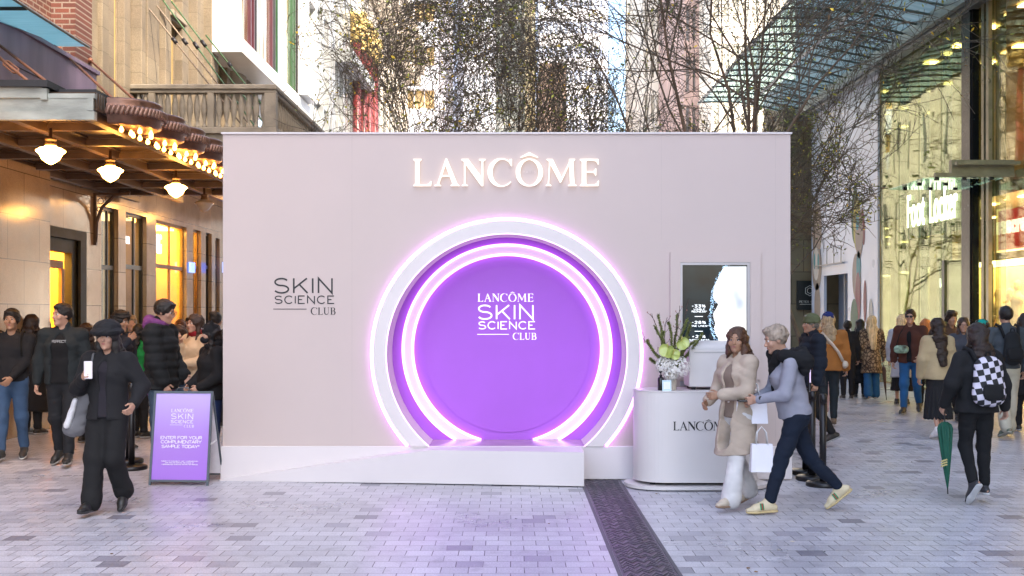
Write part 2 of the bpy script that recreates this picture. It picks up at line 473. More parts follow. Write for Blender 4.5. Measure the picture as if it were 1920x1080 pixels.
SF = {
 'L': (.72, [('p', _stem(.10, .16)), ('p', [(.26, 0), (.26, .04), (.50, .055), (.62, .09), (.67, .18), (.70, .18), (.68, 0)])]),
 'A': (.92, [('p', [(.44, 1.02), (.48, 1.02), (.88, .05), (.70, .05), (.42, .78)]), ('p', [(.44, 1.02), (.46, .88), (.18, .05), (.11, .05)]),
             ('p', [(.02, 0), (.02, .03), (.11, .06), (.18, .06), (.26, .03), (.26, 0)]), ('p', [(.62, 0), (.62, .03), (.70, .07), (.87, .07), (.94, .03), (.94, 0)]), ('p', [(.26, .40), (.26, .35), (.70, .35), (.70, .40)])]),
 'N': (.95, [('p', [(.02, 1), (.02, .97), (.12, .90), (.30, 1)]), ('p', [(.08, .97), (.27, 1), (.80, .30), (.80, 0), (.76, 0), (.14, .86)]), ('p', [(.12, .90), (.12, .07), (.17, .07), (.17, .84)]),
             ('p', [(.04, 0), (.04, .03), (.11, .07), (.18, .07), (.26, .03), (.26, 0)]), ('p', [(.775, .05), (.775, .93), (.83, .93), (.83, 0), (.78, 0)]), ('p', [(.68, 1), (.68, .97), (.76, .92), (.84, .92), (.92, .97), (.92, 1)])]),
 'C': (.92, [('r', [(.50 + .44 * math.cos(R_(a)), .5 + .505 * math.sin(R_(a))) for a in np.linspace(48, 318, 30)], [.035 + .14 * max(0, math.cos(R_(a - 180))) ** 1.1 for a in np.linspace(48, 318, 30)]),
             ('p', [(.78, .98), (.82, .98), (.855, 1.0), (.87, 1.0), (.87, .74), (.84, .74), (.78, .85)])]),
 'O': (1.04, [('r', [(.52 + .42 * math.cos(R_(a)), .5 + .49 * math.sin(R_(a))) for a in np.linspace(0, 360, 49)], [.035 + .13 * abs(math.cos(R_(a))) ** 1.3 for a in np.linspace(0, 360, 49)])]),
 'M': (1.18, [('p', [(.02, 0), (.02, .03), (.08, .07), (.15, .07), (.22, .03), (.22, 0)]), ('p', [(.09, .06), (.14, .92), (.185, .90), (.135, .06)]), ('p', [(.05, 1), (.05, .97), (.14, .92), (.27, 1)]),
              ('p', [(.10, .97), (.27, 1), (.62, .28), (.55, .12)]), ('p', [(.575, .12), (.545, .20), (.93, 1), (.97, .96)]), ('p', [(.88, 1), (.88, .90), (1.03, .90), (1.10, .97), (1.10, 1)]),
              ('p', [(.875, .93), (1.03, .93), (1.08, .06), (.92, .06)]), ('p', [(.84, 0), (.84, .03), (.92, .07), (1.08, .07), (1.16, .03), (1.16, 0)])]),
 'E': (.80, [('p', _stem(.10, .16)), ('p', [(.26, 0), (.26, .04), (.52, .055), (.64, .09), (.70, .20), (.73, .20), (.71, 0)]), ('p', [(.26, 1), (.26, .96), (.52, .945), (.64, .91), (.69, .80), (.72, .80), (.71, 1)]),
             ('p', [(.26, .50), (.26, .545), (.50, .545), (.56, .57), (.60, .65), (.63, .65), (.63, .39), (.60, .39), (.56, .475), (.50, .50)])]),
 'U': (.94, [('r', [(.20, .96), (.20, .35)] + _arc(.46, .32, .26, .285, 180, 360, 16) + [(.72, .96)], [.15, .15] + [.15 - .11 * i / 16 for i in range(17)] + [.04]), ('p', [(.04, 1), (.04, .97), (.14, .92), (.27, .92), (.36, .97), (.36, 1)]), ('p', [(.60, 1), (.60, .97), (.69, .93), (.75, .93), (.84, .97), (.84, 1)])]),
 'B': (.80, [('p', _stem(.10, .16)), ('r', [(.26, .98), (.40, .98)] + _arc(.42, .755, .19, .22, 90, -90, 12) + [(.26, .53)], [.04, .04] + [.04 + .11 * math.sin(pi * i / 12) for i in range(13)] + [.04]),
             ('r', [(.26, .50), (.44, .52)] + _arc(.46, .27, .21, .25, 90, -90, 12) + [(.26, .02)], [.04, .04] + [.04 + .12 * math.sin(pi * i / 12) for i in range(13)] + [.04])]),
}
def serif(mb, text, x, y, h, to3, depth=0.002, gap=0.06, width=None, hat=True):
    adv = [SF[c][0] for c in text]
    if width: gap = (width / h - sum(adv)) / (len(text) - 1)
    cx = x; k = 0
    for ch, a in zip(text, adv):
        for st in SF[ch][1]:
            f = lambda u, v: (cx + u * h, y + v * h)
            lay = (k % 6) * depth * 0.05; k += 1
            if st[0] == 'p': mb.prism([f(*p) for p in st[1]], lambda u, v, w, lay=lay: to3(u, v, w + lay), depth)
            else: rib_mesh(mb, [f(*p) for p in st[1]], [w * h for w in st[2]], to3, depth, lay)
        if ch == 'O' and hat:
            mb.prism([(cx + (.52 + du) * h, y + dv * h) for du, dv in ((-.33, 1.07), (0, 1.25), (.33, 1.07), (.32, 1.05), (0, 1.15), (-.32, 1.05))], lambda u, v, w: to3(u, v, w), depth)
        cx += (a + gap) * h
def bfont(text, name, size, to3, mat, parent, depth=0.01, sx=1.0, bold=0.0, shear=0.0):
    """text set in Blender's built-in face, turned into a mesh"""
    cu = bpy.data.curves.new('t', 'FONT'); cu.body = text; cu.size = size; cu.extrude = depth / 2; cu.offset = bold; cu.resolution_u = 4
    cu.align_x = 'LEFT'; cu.space_character = 1.0 + bold * 4
    o = bpy.data.objects.new('t', cu); COL.objects.link(o)
    dg = bpy.context.evaluated_depsgraph_get()
    me = bpy.data.meshes.new_from_object(o.evaluated_get(dg))
    bpy.data.objects.remove(o); bpy.data.curves.remove(cu)
    off = absloc(parent)
    for v in me.vertices:
        p = Vector(to3(v.co.x * sx, v.co.y, v.co.z + depth / 2)) - off
        v.co = p
    me.materials.clear(); me.materials.append(mat); me.name = name
    ob = bpy.data.objects.new(name, me); COL.objects.link(ob); ob.parent = parent
    return ob
# ================================================================ shared numpy mesh helpers
def np_mesh(name, V, Fc, mats, parent=None, mi=None, smooth=True):
    """V (n,3) world coordinates, Fc (m,k) faces"""
    V = np.asarray(V, dtype=np.float64); Fc = np.asarray(Fc, dtype=np.int32)
    if parent is not None:
        o_ = absloc(parent); V = V - np.array([o_.x, o_.y, o_.z])
    me = bpy.data.meshes.new(name)
    me.vertices.add(len(V)); me.vertices.foreach_set('co', V.astype(np.float32).ravel())
    k = Fc.shape[1]
    me.loops.add(Fc.size); me.loops.foreach_set('vertex_index', Fc.ravel())
    me.polygons.add(len(Fc)); me.polygons.foreach_set('loop_start', np.arange(0, Fc.size, k, dtype=np.int32))
    me.polygons.foreach_set('loop_total', np.full(len(Fc), k, dtype=np.int32))
    for m in (mats if isinstance(mats, (list, tuple)) else [mats]): me.materials.append(m)
    if mi is not None: me.polygons.foreach_set('material_index', np.asarray(mi, dtype=np.int32))
    me.polygons.foreach_set('use_smooth', np.full(len(Fc), smooth))
    me.update(calc_edges=True); me.validate()
    o = bpy.data.objects.new(name, me); COL.objects.link(o)
    if parent is not None: o.parent = parent
    return o
def tubes_np(Pn, Rn, sides=3):
    N, K, _ = Pn.shape
    D = np.empty_like(Pn)
    D[:, 1:-1] = Pn[:, 2:] - Pn[:, :-2]; D[:, 0] = Pn[:, 1] - Pn[:, 0]; D[:, -1] = Pn[:, -1] - Pn[:, -2]
    D /= np.linalg.norm(D, axis=2, keepdims=True) + 1e-9
    ref = np.where(np.abs(D[:, :1, 2:3]) > 0.9, np.array([1., 0, 0]), np.array([0, 0, 1.]))
    U = np.cross(D, np.broadcast_to(ref, D.shape)); U /= np.linalg.norm(U, axis=2, keepdims=True) + 1e-9
    W = np.cross(D, U)
    a = np.arange(sides) * 2 * pi / sides
    V = Pn[:, :, None] + (U[:, :, None] * np.cos(a)[None, None, :, None] + W[:, :, None] * np.sin(a)[None, None, :, None]) * Rn[:, :, None, None]
    V = V.reshape(-1, 3)
    base = (np.arange(N) * K * sides)[:, None, None] + (np.arange(K - 1) * sides)[None, :, None]
    k = np.arange(sides)[None, None, :]
    A = base + k; B = base + (k + 1) % sides
    Fq = np.stack([A, B, B + sides, A + sides], axis=-1).reshape(-1, 4)
    return V, Fq

# ================================================================ setting: ground
mg = MB(); mg.add([(-150, -60, 0), (150, -60, 0), (150, 400, 0), (-150, 400, 0)], [(0, 1, 2, 3)])
g = NG('paving_stone'); tc = g.n('TexCoord')
def pbrick(c1, c2, mo, ms):
    b = g.n('TexBrick'); b.offset = .5; b.inputs['Scale'].default_value = 1; b.inputs['Brick Width'].default_value = .19; b.inputs['Row Height'].default_value = .18
    b.inputs['Mortar Size'].default_value = ms; b.inputs['Mortar Smooth'].default_value = .15; b.inputs['Bias'].default_value = 0
    b.inputs['Color1'].default_value = c4(c1); b.inputs['Color2'].default_value = c4(c2); b.inputs['Mortar'].default_value = c4(mo)
    mpv = g.n('Mapping'); nzv = g.n('TexNoise'); nzv.inputs['Scale'].default_value = 1.4; g.l(tc.outputs['Object'], nzv.inputs['Vector'])
    ad = g.n('VectorMath'); ad.operation = 'MULTIPLY_ADD'; g.l(nzv.outputs['Color'], ad.inputs[0]); ad.inputs[1].default_value = (.02, .012, 0); g.l(tc.outputs['Object'], ad.inputs[2]); g.l(ad.outputs[0], b.inputs['Vector']); return b
b1 = pbrick((0, 0, 0), (1, 1, 1), (.5, .5, .5), .0034)
tone = ramp(g, b1.outputs['Color'], [(0, (.60, .595, .625)), (.55, (.53, .525, .555)), (.93, (.48, .475, .51)), (.955, (.37, .365, .41)), (1, (.25, .245, .28))])
n1 = g.n('TexNoise'); n1.inputs['Scale'].default_value = .45; n1.inputs['Detail'].default_value = 7; n1.inputs['Roughness'].default_value = .7; g.l(tc.outputs['Object'], n1.inputs['Vector'])
n2 = g.n('TexNoise'); n2.inputs['Scale'].default_value = 75; n2.inputs['Detail'].default_value = 4; g.l(tc.outputs['Object'], n2.inputs['Vector'])
n3 = g.n('TexNoise'); n3.inputs['Scale'].default_value = 7; n3.inputs['Detail'].default_value = 5; g.l(tc.outputs['Object'], n3.inputs['Vector'])
c = mixc(g, 1.0, tone, ramp(g, n1.outputs[0], [(.3, (.72, .71, .72)), (.68, (1.08, 1.08, 1.1))]), 'MULTIPLY')
c = mixc(g, 1.0, c, ramp(g, n2.outputs[0], [(.25, (.74, .74, .74)), (.75, (1.2, 1.2, 1.2))]), 'MULTIPLY')
c = mixc(g, 1.0, c, ramp(g, n3.outputs[0], [(.28, (.78, .78, .78)), (.45, (1, 1, 1)), (.8, (1.04, 1.04, 1.04))]), 'MULTIPLY')
vsp = g.n('TexVoronoi'); vsp.inputs['Scale'].default_value = 2.3; g.l(tc.outputs['Object'], vsp.inputs['Vector'])
c = mixc(g, 1.0, c, ramp(g, vsp.outputs['Distance'], [(.035, (.35, .35, .36)), (.05, (1, 1, 1))]), 'MULTIPLY')      # old gum spots
jn = mathn(g, 'MULTIPLY', b1.outputs['Fac'], ramp(g, n3.outputs[0], [(.35, (.5, .5, .5)), (.52, (1, 1, 1))]))
c = mixc(g, jn, c, (.05, .048, .052)); g.l(c, g.b.inputs['Base Color'])
g.l(ramp(g, n1.outputs[0], [(.3, (.22, .22, .22)), (.7, (.44, .44, .44))]), g.b.inputs['Roughness'])
bp = g.n('Bump'); bp.inputs['Strength'].default_value = .45; bp.inputs['Distance'].default_value = .006
hsum = mathn(g, 'ADD', mathn(g, 'MULTIPLY', b1.outputs['Fac'], -1.0), mathn(g, 'ADD', mathn(g, 'MULTIPLY', n2.outputs[0], .3), mathn(g, 'MULTIPLY', b1.outputs['Color'], .12)))
g.l(hsum, bp.inputs['Height']); g.l(bp.outputs[0], g.b.inputs['Normal']); pave = g.m
street = mg.build('street_paving', pave); tag(street, kind='structure')
# dark metal drain strip with raised zigzags, running away from the camera
sx0, sx1 = .735, 1.10
ds = thing('drain_strip', (.9, 8, 0), 'dark metal drain cover strip with raised zigzag lines running under the booth', 'drain cover')
mb = MB(); mb.box((sx0, 5.5, -.02), (sx1, 19, .004)); mb.build('plate', M('drain_iron', (.085, .065, .09), .42, .3, .3, 12, bump=.3, bscale=90), ds)
mb = MB(); rz = random.Random(5)
y = 5.6
while y < 11.7:
    for off in (0, .055):
        pts = [(sx0 + .015 + (sx1 - sx0 - .03) * k / 8, y + off + (.085 if k % 2 else 0) + rz.uniform(-.02, .02)) for k in range(9)]
        rib_mesh(mb, pts, .007, lambda u, v, w: (u, v, .004 + w), .006, lay=.0004 if off else 0)
    y += .15
mb.build('zigzag_relief', M('drain_relief', (.16, .15, .18), .35, .5, .2, 12), ds)
mb = MB(); mb.box((sx0 - .03, 5.5, -.02), (sx0 - .004, 19, .006)); mb.box((sx1 + .004, 5.5, -.02), (sx1 + .03, 19, .006)); mb.build('edge_bar', M('drain_edge', (.10, .10, .11), .5, .4, .2, 12), ds)
# paper scraps / fallen leaves dotted over the paving
mb = MB(); rz = random.Random(3)
for k in range(160):
    x = rz.uniform(-6, 7); yy = rz.uniform(7.5, 24); a = rz.uniform(0, pi); s = rz.uniform(.008, .022)
    if -3.1 < x < 3 and yy > 11: continue
    mb.mat(rz.choice((0, 0, 1, 2)))
    mb.add([(x + s * math.cos(a), yy + s * math.sin(a), .004), (x - s * math.sin(a) * .6, yy + s * math.cos(a) * .6, .009), (x - s * math.cos(a), yy - s * math.sin(a), .005), (x + s * math.sin(a) * .6, yy - s * math.cos(a) * .6, .003)], [(0, 1, 2, 3)])
tag(mb.build('litter', [M('leaf_dry', (.22, .12, .04), .7), M('leaf_pale', (.5, .45, .35), .7), M('gum_dark', (.05, .05, .05), .6)]), kind='stuff')

# ================================================================ booth
YW = 11.75; YB = F / 171.3; YP = 11.25
CX, CZ, RO = -.055, 1.311, 1.255
ZP = .35
white = M('booth_white', (.54, .45, .42), .55, 0, .02, 1.5, bump=.03, bscale=220, spec=.35)
white2 = M('booth_plinth_white', (.67, .62, .615), .45, 0, .03, 1.5, bump=.03, bscale=200, spec=.4)
lilac = M('booth_purple', (.42, .125, .68), .5, 0, .03, 2, spec=.3)
led = EM('led_violet', (.68, .20, 1.0), 1.0)
led2 = EM('led_white_violet', (.80, .42, 1.0), .62)
ledpink = EM('led_pink_line', (.95, .45, 1.0), .35)
bx0, bx1, bz1 = PX(418, YW), PX(1482, YW), PZ(251.5, YW)
booth = thing('booth', (0, YW + .6, 0), 'large white promotional booth wall with glowing purple round alcove, ramp and lit lettering', 'booth')
mb = MB()
a0 = math.asin((ZP + .005 - CZ) / RO)         # angle of the lower right end of the arc
angs = set(np.linspace(a0, pi - a0, 97).tolist())
zb = ZP + .005
for (qx, qz) in ((bx0, zb), (bx1, zb), (bx0, bz1), (bx1, bz1)):
    a = math.atan2(qz - CZ, qx - CX)
    if a < a0 - 1e-6: a += 2 * pi
    if a0 < a < pi - a0: angs.add(a)
angs = sorted(angs)
def hit(a):
    c, s = math.cos(a), math.sin(a); t = 1e9
    if c > 1e-9: t = min(t, (bx1 - CX) / c)
    if c < -1e-9: t = min(t, (bx0 - CX) / c)
    if s > 1e-9: t = min(t, (bz1 - CZ) / s)
    if s < -1e-9: t = min(t, (zb - CZ) / s)
    return (CX + c * t, CZ + s * t)
inn = [(CX + RO * math.cos(a), CZ + RO * math.sin(a)) for a in angs]; outp = [hit(a) for a in angs]
n = len(angs)
mb.add([(p[0], YW, p[1]) for p in inn] + [(p[0], YW, p[1]) for p in outp], [(i, i + 1, n + i + 1, n + i) for i in range(n - 1)])
# lower wall behind platform and the body of the booth
mb.add([(bx0, YW, 0), (bx1, YW, 0), (bx1, YW, zb), (bx0, YW, zb)], [(0, 1, 2, 3)])
for p, q in (((bx0, 0), (bx0, bz1)), ((bx0, bz1), (bx1, bz1)), ((bx1, bz1), (bx1, 0))):
    mb.add([(p[0], YW, p[1]), (q[0], YW, q[1]), (q[0], YW + 1.3, q[1]), (p[0], YW + 1.3, p[1])], [(0, 1, 2, 3)])
mb.add([(bx0, YW + 1.3, 0), (bx1, YW + 1.3, 0), (bx1, YW + 1.3, bz1), (bx0, YW + 1.3, bz1)], [(0, 1, 2, 3)])
mb.build('wall', white, booth)
multi('panel_joint', M('joint_grey', (.44, .37, .345), .6), booth, [((PX(px, YW) - .0012, YW - .0008, .37 if px != 1240 else 2.5), (PX(px, YW) + .0012, YW + .002, bz1 - .01)) for px in (660, 1240, 1454)])
mb = MB(); mb.box((bx0 - .015, YW - .02, bz1), (bx1 + .015, YW + 1.32, bz1 + .018)); mb.build('cap', white2, booth)
mb = MB(); mb.bbox((bx0 - .02, YW - .03, .012), (bx1 + .012, YW - .002, zb), .004); mb.build('plinth', white2, booth)
# arch band
def band(mb, cx, cz, r0, r1, y0, y1, zcut, n=96):
    """ring slab between radii, cut off at zcut"""
    a = math.asin(max(-1, (zcut - cz) / r1)); a_ = math.asin(max(-1, (zcut - cz) / r0))
    vs = []
    for i in range(n + 1):
        t = i / n
        ao = a + (pi - 2 * a) * t; ai = a_ + (pi - 2 * a_) * t
        for (r, an) in ((r0, ai), (r1, ao)):
            for y in (y0, y1): vs.append((cx + r * math.cos(an), y, cz + r * math.sin(an)))
    fs = []
    for i in range(n):
        p = 4 * i; q = p + 4
        fs += [(p, p + 2, q + 2, q), (p + 1, q + 1, q + 3, p + 3), (p, q, q + 1, p + 1), (p + 2, p + 3, q + 3, q + 2)]
    fs += [(0, 1, 3, 2), (4 * n, 4 * n + 2, 4 * n + 3, 4 * n + 1)]
    mb.add(vs, fs)
def arc_tube(mb, cx, cz, r, y, rad, zcut, n=96, sides=8):
    a = math.asin((zcut - cz) / r)
    mb.smooth = True
    mb.tube([(cx + r * math.cos(a + (pi - 2 * a) * i / n), y, cz + r * math.sin(a + (pi - 2 * a) * i / n)) for i in range(n + 1)], rad, sides)
mb = MB(); band(mb, CX, CZ, RO, 1.385, YW - .045, YW - .001, zb); arch = mb.build('arch_band', white2, booth)
mb = MB(); arc_tube(mb, CX, CZ, 1.405, YW - .026, .017, zb); mb.build('arch_light', led, arch)
mb = MB(); arc_tube(mb, CX, CZ, RO - .004, YW - .044, .006, zb); mb.build('arch_inner_light', ledpink, arch)
mb = MB()
n = 96; mb.smooth = True
a1 = math.asin((ZP - CZ) / RO)
mb.grid(lambda u, v: (CX + RO * math.cos(a1 + (pi - 2 * a1) * u), YW + v * (YB - YW), CZ + RO * math.sin(a1 + (pi - 2 * a1) * u)), n, 1)
mb.build('alcove_jamb', M('jamb_white', (.62, .52, .55), .6, 0, .04, 2), booth)
mb = MB(); mb.box((CX - .86, YW - .0015, ZP - .04), (CX + .86, YB + .01, ZP + .004)); mb.build('alcove_floor', M('alcove_floor', (.42, .30, .33), .22, 0, .08, 5), booth)
# purple back with discs and light ring
BX, BZ = -.054, 1.346
mb = MB(); pts = [(CX + 1.27 * math.cos(a), CZ + 1.27 * math.sin(a)) for a in np.linspace(a1, pi - a1, 80)]
mb.prism(pts, lambda u, v, w: (u, YB + w, v), .03); back = mb.build('alcove_back', lilac, booth)
mb = MB(); band(mb, BX, BZ, 1.035, 1.132, YB - .022, YB - .002, ZP + .006); mb.build('ring_channel', EM('ring_channel', (.90, .62, .96), .05, (.70, .55, .74)), back)  # channel face given a faint glow for the tubes' light on it
mb = MB(); arc_tube(mb, BX, BZ, 1.138, YB - .030, .0135, ZP + .006); mb.build('ring_light', led2, back)
mb = MB(); arc_tube(mb, BX, BZ, 1.030, YB - .030, .0135, ZP + .006); mb.build('ring_light', led2, back)
mb = MB(); mb.prism([(BX + .908 * math.cos(a), BZ - .003 + .908 * math.sin(a)) for a in np.linspace(0, 2 * pi, 97)[:-1]], lambda u, v, w: (u, YB - .010 + w, v), .008)
disc = mb.build('centre_disc', lilac, back)
# ramp and platform
mb = MB(); xl, xk, xr = -3.03, PX(805, 11.44), PX(1095, YP)
fb = [(xl, 11.69, .0), (xk, 11.44, ZP), (xr, YP, ZP)]; bk = [(xl, YW - .031, .0), (xk, YW - .031, ZP), (xr, YW - .031, ZP)]
vs = fb + bk + [(xl, 11.69, -.002), (xk, 11.44, .012), (xr, YP, .012), (xl, YW - .03, -.002), (xk, YW - .03, .012), (xr, YW - .03, .012)]
vs[0] = (xl, 11.69, .014); vs[3] = (xl, YW - .03, .014)
mb.add(vs, [(0, 1, 4, 3), (1, 2, 5, 4), (6, 7, 1, 0), (7, 8, 2, 1), (8, 11, 5, 2), (3, 4, 10, 9), (4, 5, 11, 10), (6, 9, 10, 7), (7, 10, 11, 8), (0, 3, 9, 6)])
mb.build('ramp', white2, booth)
# lettering on the booth
def tw(depth_y):            # flat lettering facing the camera on plane y = depth_y
    return lambda u, v, w: (u, depth_y - w, v)
def club_logo(parent, d, mat, boxes, depth=.003, lanc=True, sub=None):
    """boxes: pixel rows/cols of the stacked wordmark"""
    to3 = tw(d - .001); mb = MB()
    def q(px): return PX(px, d)
    def z(py): return PZ(py, d)
    if lanc:
        b = boxes['lan']; serif(mb, 'LANCOME', q(b[0]), z(b[3]), z(b[2]) - z(b[3]), to3, depth, width=q(b[1]) - q(b[0]))
    b = boxes['skin']; sans(mb, 'SKIN', q(b[0]), z(b[3]), z(b[2]) - z(b[3]), to3, depth, wt=.10, width=q(b[1]) - q(b[0]), wide=1.08)
    b = boxes['sci']; sans(mb, 'SCIENCE', q(b[0]), z(b[3]), z(b[2]) - z(b[3]), to3, depth, wt=.125, width=q(b[1]) - q(b[0]), wide=1.05)
    b = boxes['line']; mb.box((q(b[0]), d - .001 - depth, z(b[2]) - .0035), (q(b[1]), d - .001, z(b[2]) + .0035))
    b = boxes['club']; serif(mb, 'CLUB', q(b[0]), z(b[3]), z(b[2]) - z(b[3]), to3, depth, width=q(b[1]) - q(b[0]))
    return mb.build('wordmark', mat, parent)
mb = MB(); serif(mb, 'LANCOME', PX(774, YW), PZ(349.5, YW), 50.5 / 180, tw(YW - .012), .028, width=352 / 180)
sign = mb.build('lit_sign', EM('sign_glow', (1.0, .80, .55), .18), booth)
mb = MB(); sans(mb, 'PARIS', PX(980.5, YW), PZ(325, YW), 4.5 / 180, tw(YW - .001), .004, width=24 / 180, wt=.14); mb.build('small_lettering', M('sign_gold', (.60, .50, .48), .35, .3), sign)
ink = M('ink_black', (.012, .010, .012), .45, 0, 0)
paintw = M('paint_white', (.88, .84, .90), .5, 0, 0)
club_logo(booth, YW, ink, dict(skin=(513.5, 624.5, 520.3, 551), sci=(515, 627, 554, 570), line=(512.4, 575, 579.5), club=(583, 630, 576.6, 590)), lanc=False)
club_logo(back, YB - .010, EM('letter_white', (1, .95, 1), .12, (.9, .88, .92)), dict(lan=(895.3, 1001, 550.6, 565.6), skin=(895.6, 1001, 570.6, 600), sci=(897, 1003.6, 602.2, 617.8), line=(894.7, 954.4, 626.9), club=(961.7, 1006.4, 624.2, 636.9)))
# screen with its surround
fx0, fx1 = PX(1256, YW), PX(1425, YW)
mb = MB(); wall_holes(mb, 'y', YW - .035, .034, fx0, fx1, 1.05, PZ(473, YW), [(PX(1275, YW), PX(1405.5, YW), 1.22, PZ(492, YW))]); sur = mb.build('screen_surround', white, booth)
mb = MB(); wall_holes(mb, 'y', YW - .027, .026, PX(1275, YW) + .001, PX(1405.5, YW) - .001, 1.221, PZ(492, YW) - .001, [(PX(1279, YW), PX(1400, YW), 1.26, PZ(497, YW))]); mb.build('bezel', M('bezel_grey', (.33, .32, .35), .35, .6, .05), sur)
g = NG('screen_dark'); tc = g.n('TexCoord'); nz = g.n('TexNoise'); nz.inputs['Scale'].default_value = 5; g.l(tc.outputs['Object'], nz.inputs['Vector'])
g.l(ramp(g, nz.outputs[0], [(.35, (.002, .005, .008)), (.65, (.006, .018, .026))]), g.b.inputs['Emission Color']); g.b.inputs['Emission Strength'].default_value = .3
g.b.inputs['Base Color'].default_value = (.01, .01, .012, 1); g.b.inputs['Roughness'].default_value = .05; g.b.inputs['Specular IOR Level'].default_value = .25; scr_dark = g.m
YS = YW - .012
def sp(zx, zy): return (PX(1180 + zx / 3.6, YS), PZ(440 + zy / 3.6, YS))
mb = MB(); mb.box((PX(1279, YW), YS, 1.26), (PX(1400, YW), YW - .002, PZ(497, YW))); screen = mb.build('screen', scr_dark, sur)
mb = MB(); poly = [sp(640, 215), sp(625, 240), sp(600, 290), sp(575, 340), sp(562, 400), sp(570, 440), sp(600, 470), sp(585, 500), sp(566, 530), sp(568, 560), sp(580, 600), sp(572, 630), sp(580, 665), sp(600, 700), sp(600, 718), sp(790, 718), sp(790, 215)]
mb.prism(poly, lambda u, v, w: (u, YS - .0015 - w, v), .001); g = NG('screen_white'); tc = g.n('TexCoord'); nz = g.n('TexNoise'); nz.inputs['Scale'].default_value = 2.2; nz.inputs['Detail'].default_value = 2; g.l(tc.outputs['Object'], nz.inputs['Vector'])
g.l(ramp(g, nz.outputs[0], [(.36, (.34, .42, .58)), (.46, (.80, .86, .96)), (.6, (1, 1, 1))]), g.b.inputs['Emission Color']); g.b.inputs['Emission Strength'].default_value = .26; g.b.inputs['Base Color'].default_value = (.02, .02, .02, 1); g.b.inputs['Roughness'].default_value = .05
mb.build('screen_picture', g.m, screen)
mb = MB(); mb.prism([sp(560, 720), sp(790, 720), sp(790, 860), sp(560, 860)], lambda u, v, w: (u, YS - .0015 - w, v), .001); mb.build('screen_picture', EM('screen_purple', (.35, .20, .95), .35), screen)
mb = MB(); rz = random.Random(8); edge = [(640, 205), (590, 290), (552, 390), (548, 470), (532, 560), (545, 640), (572, 712)]
for k in range(420):
    t = rz.random() * (len(edge) - 1); i = int(t); f_ = t - i
    ex, ey = edge[i][0] * (1 - f_) + edge[i + 1][0] * f_, edge[i][1] * (1 - f_) + edge[i + 1][1] * f_
    ex += abs(rz.gauss(0, 16)) + rz.uniform(-4, 4)
    u, v = sp(ex, ey + rz.uniform(-6, 6)); r = rz.uniform(.0018, .0036)
    mb.add([(u + r * math.cos(a), YS - .004, v + r * math.sin(a)) for a in np.linspace(0, 2 * pi, 7)[:-1]], [tuple(range(6))])
tag(mb.build('screen_dots', EM('screen_blue_dots', (.25, .60, 1.0), .30), screen), kind='stuff')
mb = MB()
for t, x0, x1, yb, h in (('-33%', 422, 513, 492, 20), ('VISIBLE', 432, 510, 510, 12), ('REDNESS*', 421, 523, 525, 12), ('-28%', 422, 515, 602, 20), ('FINE LINES**', 413, 540, 622, 12), ('+21%', 424, 513, 697, 20), ('SMOOTHNESS', 400, 540, 717, 12)):
    mb = MB(); a, b = sp(x0, yb), sp(x1, yb - h); sans(mb, t, a[0], a[1], b[1] - a[1], tw(YS - .002), .001, wt=.17, width=b[0] - a[0], wide=1.15); mb.build('screen_lettering', EM('screen_text', (.9, .97, 1), .25), screen)
for yy in (552, 652): a, b = sp(441, yy + 2), sp(496, yy - 2); mb = MB(); mb.box((a[0], YS - .004, a[1]), (b[0], YS - .002, b[1])); mb.build('divider_line', EM('screen_text', (.9, .97, 1), .25), screen)
mb = MB(); mb.bbox((PX(1275, YW), YW - .01, .98), (PX(1287, YW), YW - .001, 1.03), .003); mb.build('socket', M('socket_grey', (.35, .36, .38), .5), booth)

# ================================================================ left: shop building, arcade building
XL = -7.2
gran = BR('granite_cladding', (.42, .31, .20), (.35, .26, .17), (.12, .09, .06), 1.05, .62, 'YZ', msize=.006, rough=.13, bump=.03, var=.25, stain=.3, stain_scale=.9, spec=.6)
granf = BR('granite_cladding_front', (.40, .30, .20), (.33, .245, .165), (.12, .09, .06), 1.05, .62, 'XZ', msize=.008, rough=.2, bump=.12, var=.25, stain=.3, stain_scale=.9, spec=.6)
sand = BR('sandstone', (.27, .215, .145), (.225, .175, .12), (.17, .135, .09), .9, .42, 'YZ', msize=.006, rough=.8, bump=.5, var=.35, stain=.35, stain_scale=.8)
sandf = M('sandstone_plain', (.31, .255, .185), .8, 0, .25, 3, bump=.5, bscale=25)
brick = BR('red_brick', (.17, .052, .032), (.105, .034, .024), (.24, .18, .14), .24, .086, 'YZ', msize=.012, rough=.8, bump=.6, var=.4, stain=.2)
brickf = BR('red_brick_front', (.17, .052, .032), (.105, .034, .024), (.24, .18, .14), .24, .086, 'XZ', msize=.012, rough=.8, bump=.6, var=.4, stain=.2)
ply = M('mauve_board', (.38, .27, .36), .6, 0, .22, 2.5, bump=.2, bscale=18, stretch=(1, 1, .3))
darkm = M('dark_bronze', (.022, .018, .014), .35, .2, .2, 5)
shopglass = GL('shop_glass', (.85, .85, .8), .12, .02)
def yL(px): return DX(px, XL)
shop = thing('shop_building', (XL, 16, 0), 'shop building clad in beige polished stone with red brick above its awning', 'building')
holes = [(yL(80), yL(146), 0, PZ(452, 18.8)), (yL(190), yL(222), .5, 3.62), (yL(236), yL(275), .5, 3.62), (yL(293), yL(350), .3, 3.62), (yL(362), yL(377), .3, 3.62), (yL(386), yL(397), .3, 3.62), (yL(404), yL(412), .3, 3.55)]
mb = MB(); wall_holes(mb, 'x', XL, -.16, 3, 31, 0, 4.6, holes); mb.build('stone_wall', gran, shop)
mb = MB(); mb.box((XL - .4, 15.25, 0), (XL + .28, 16.9, 3.85)); mb.build('pilaster', gran, shop)
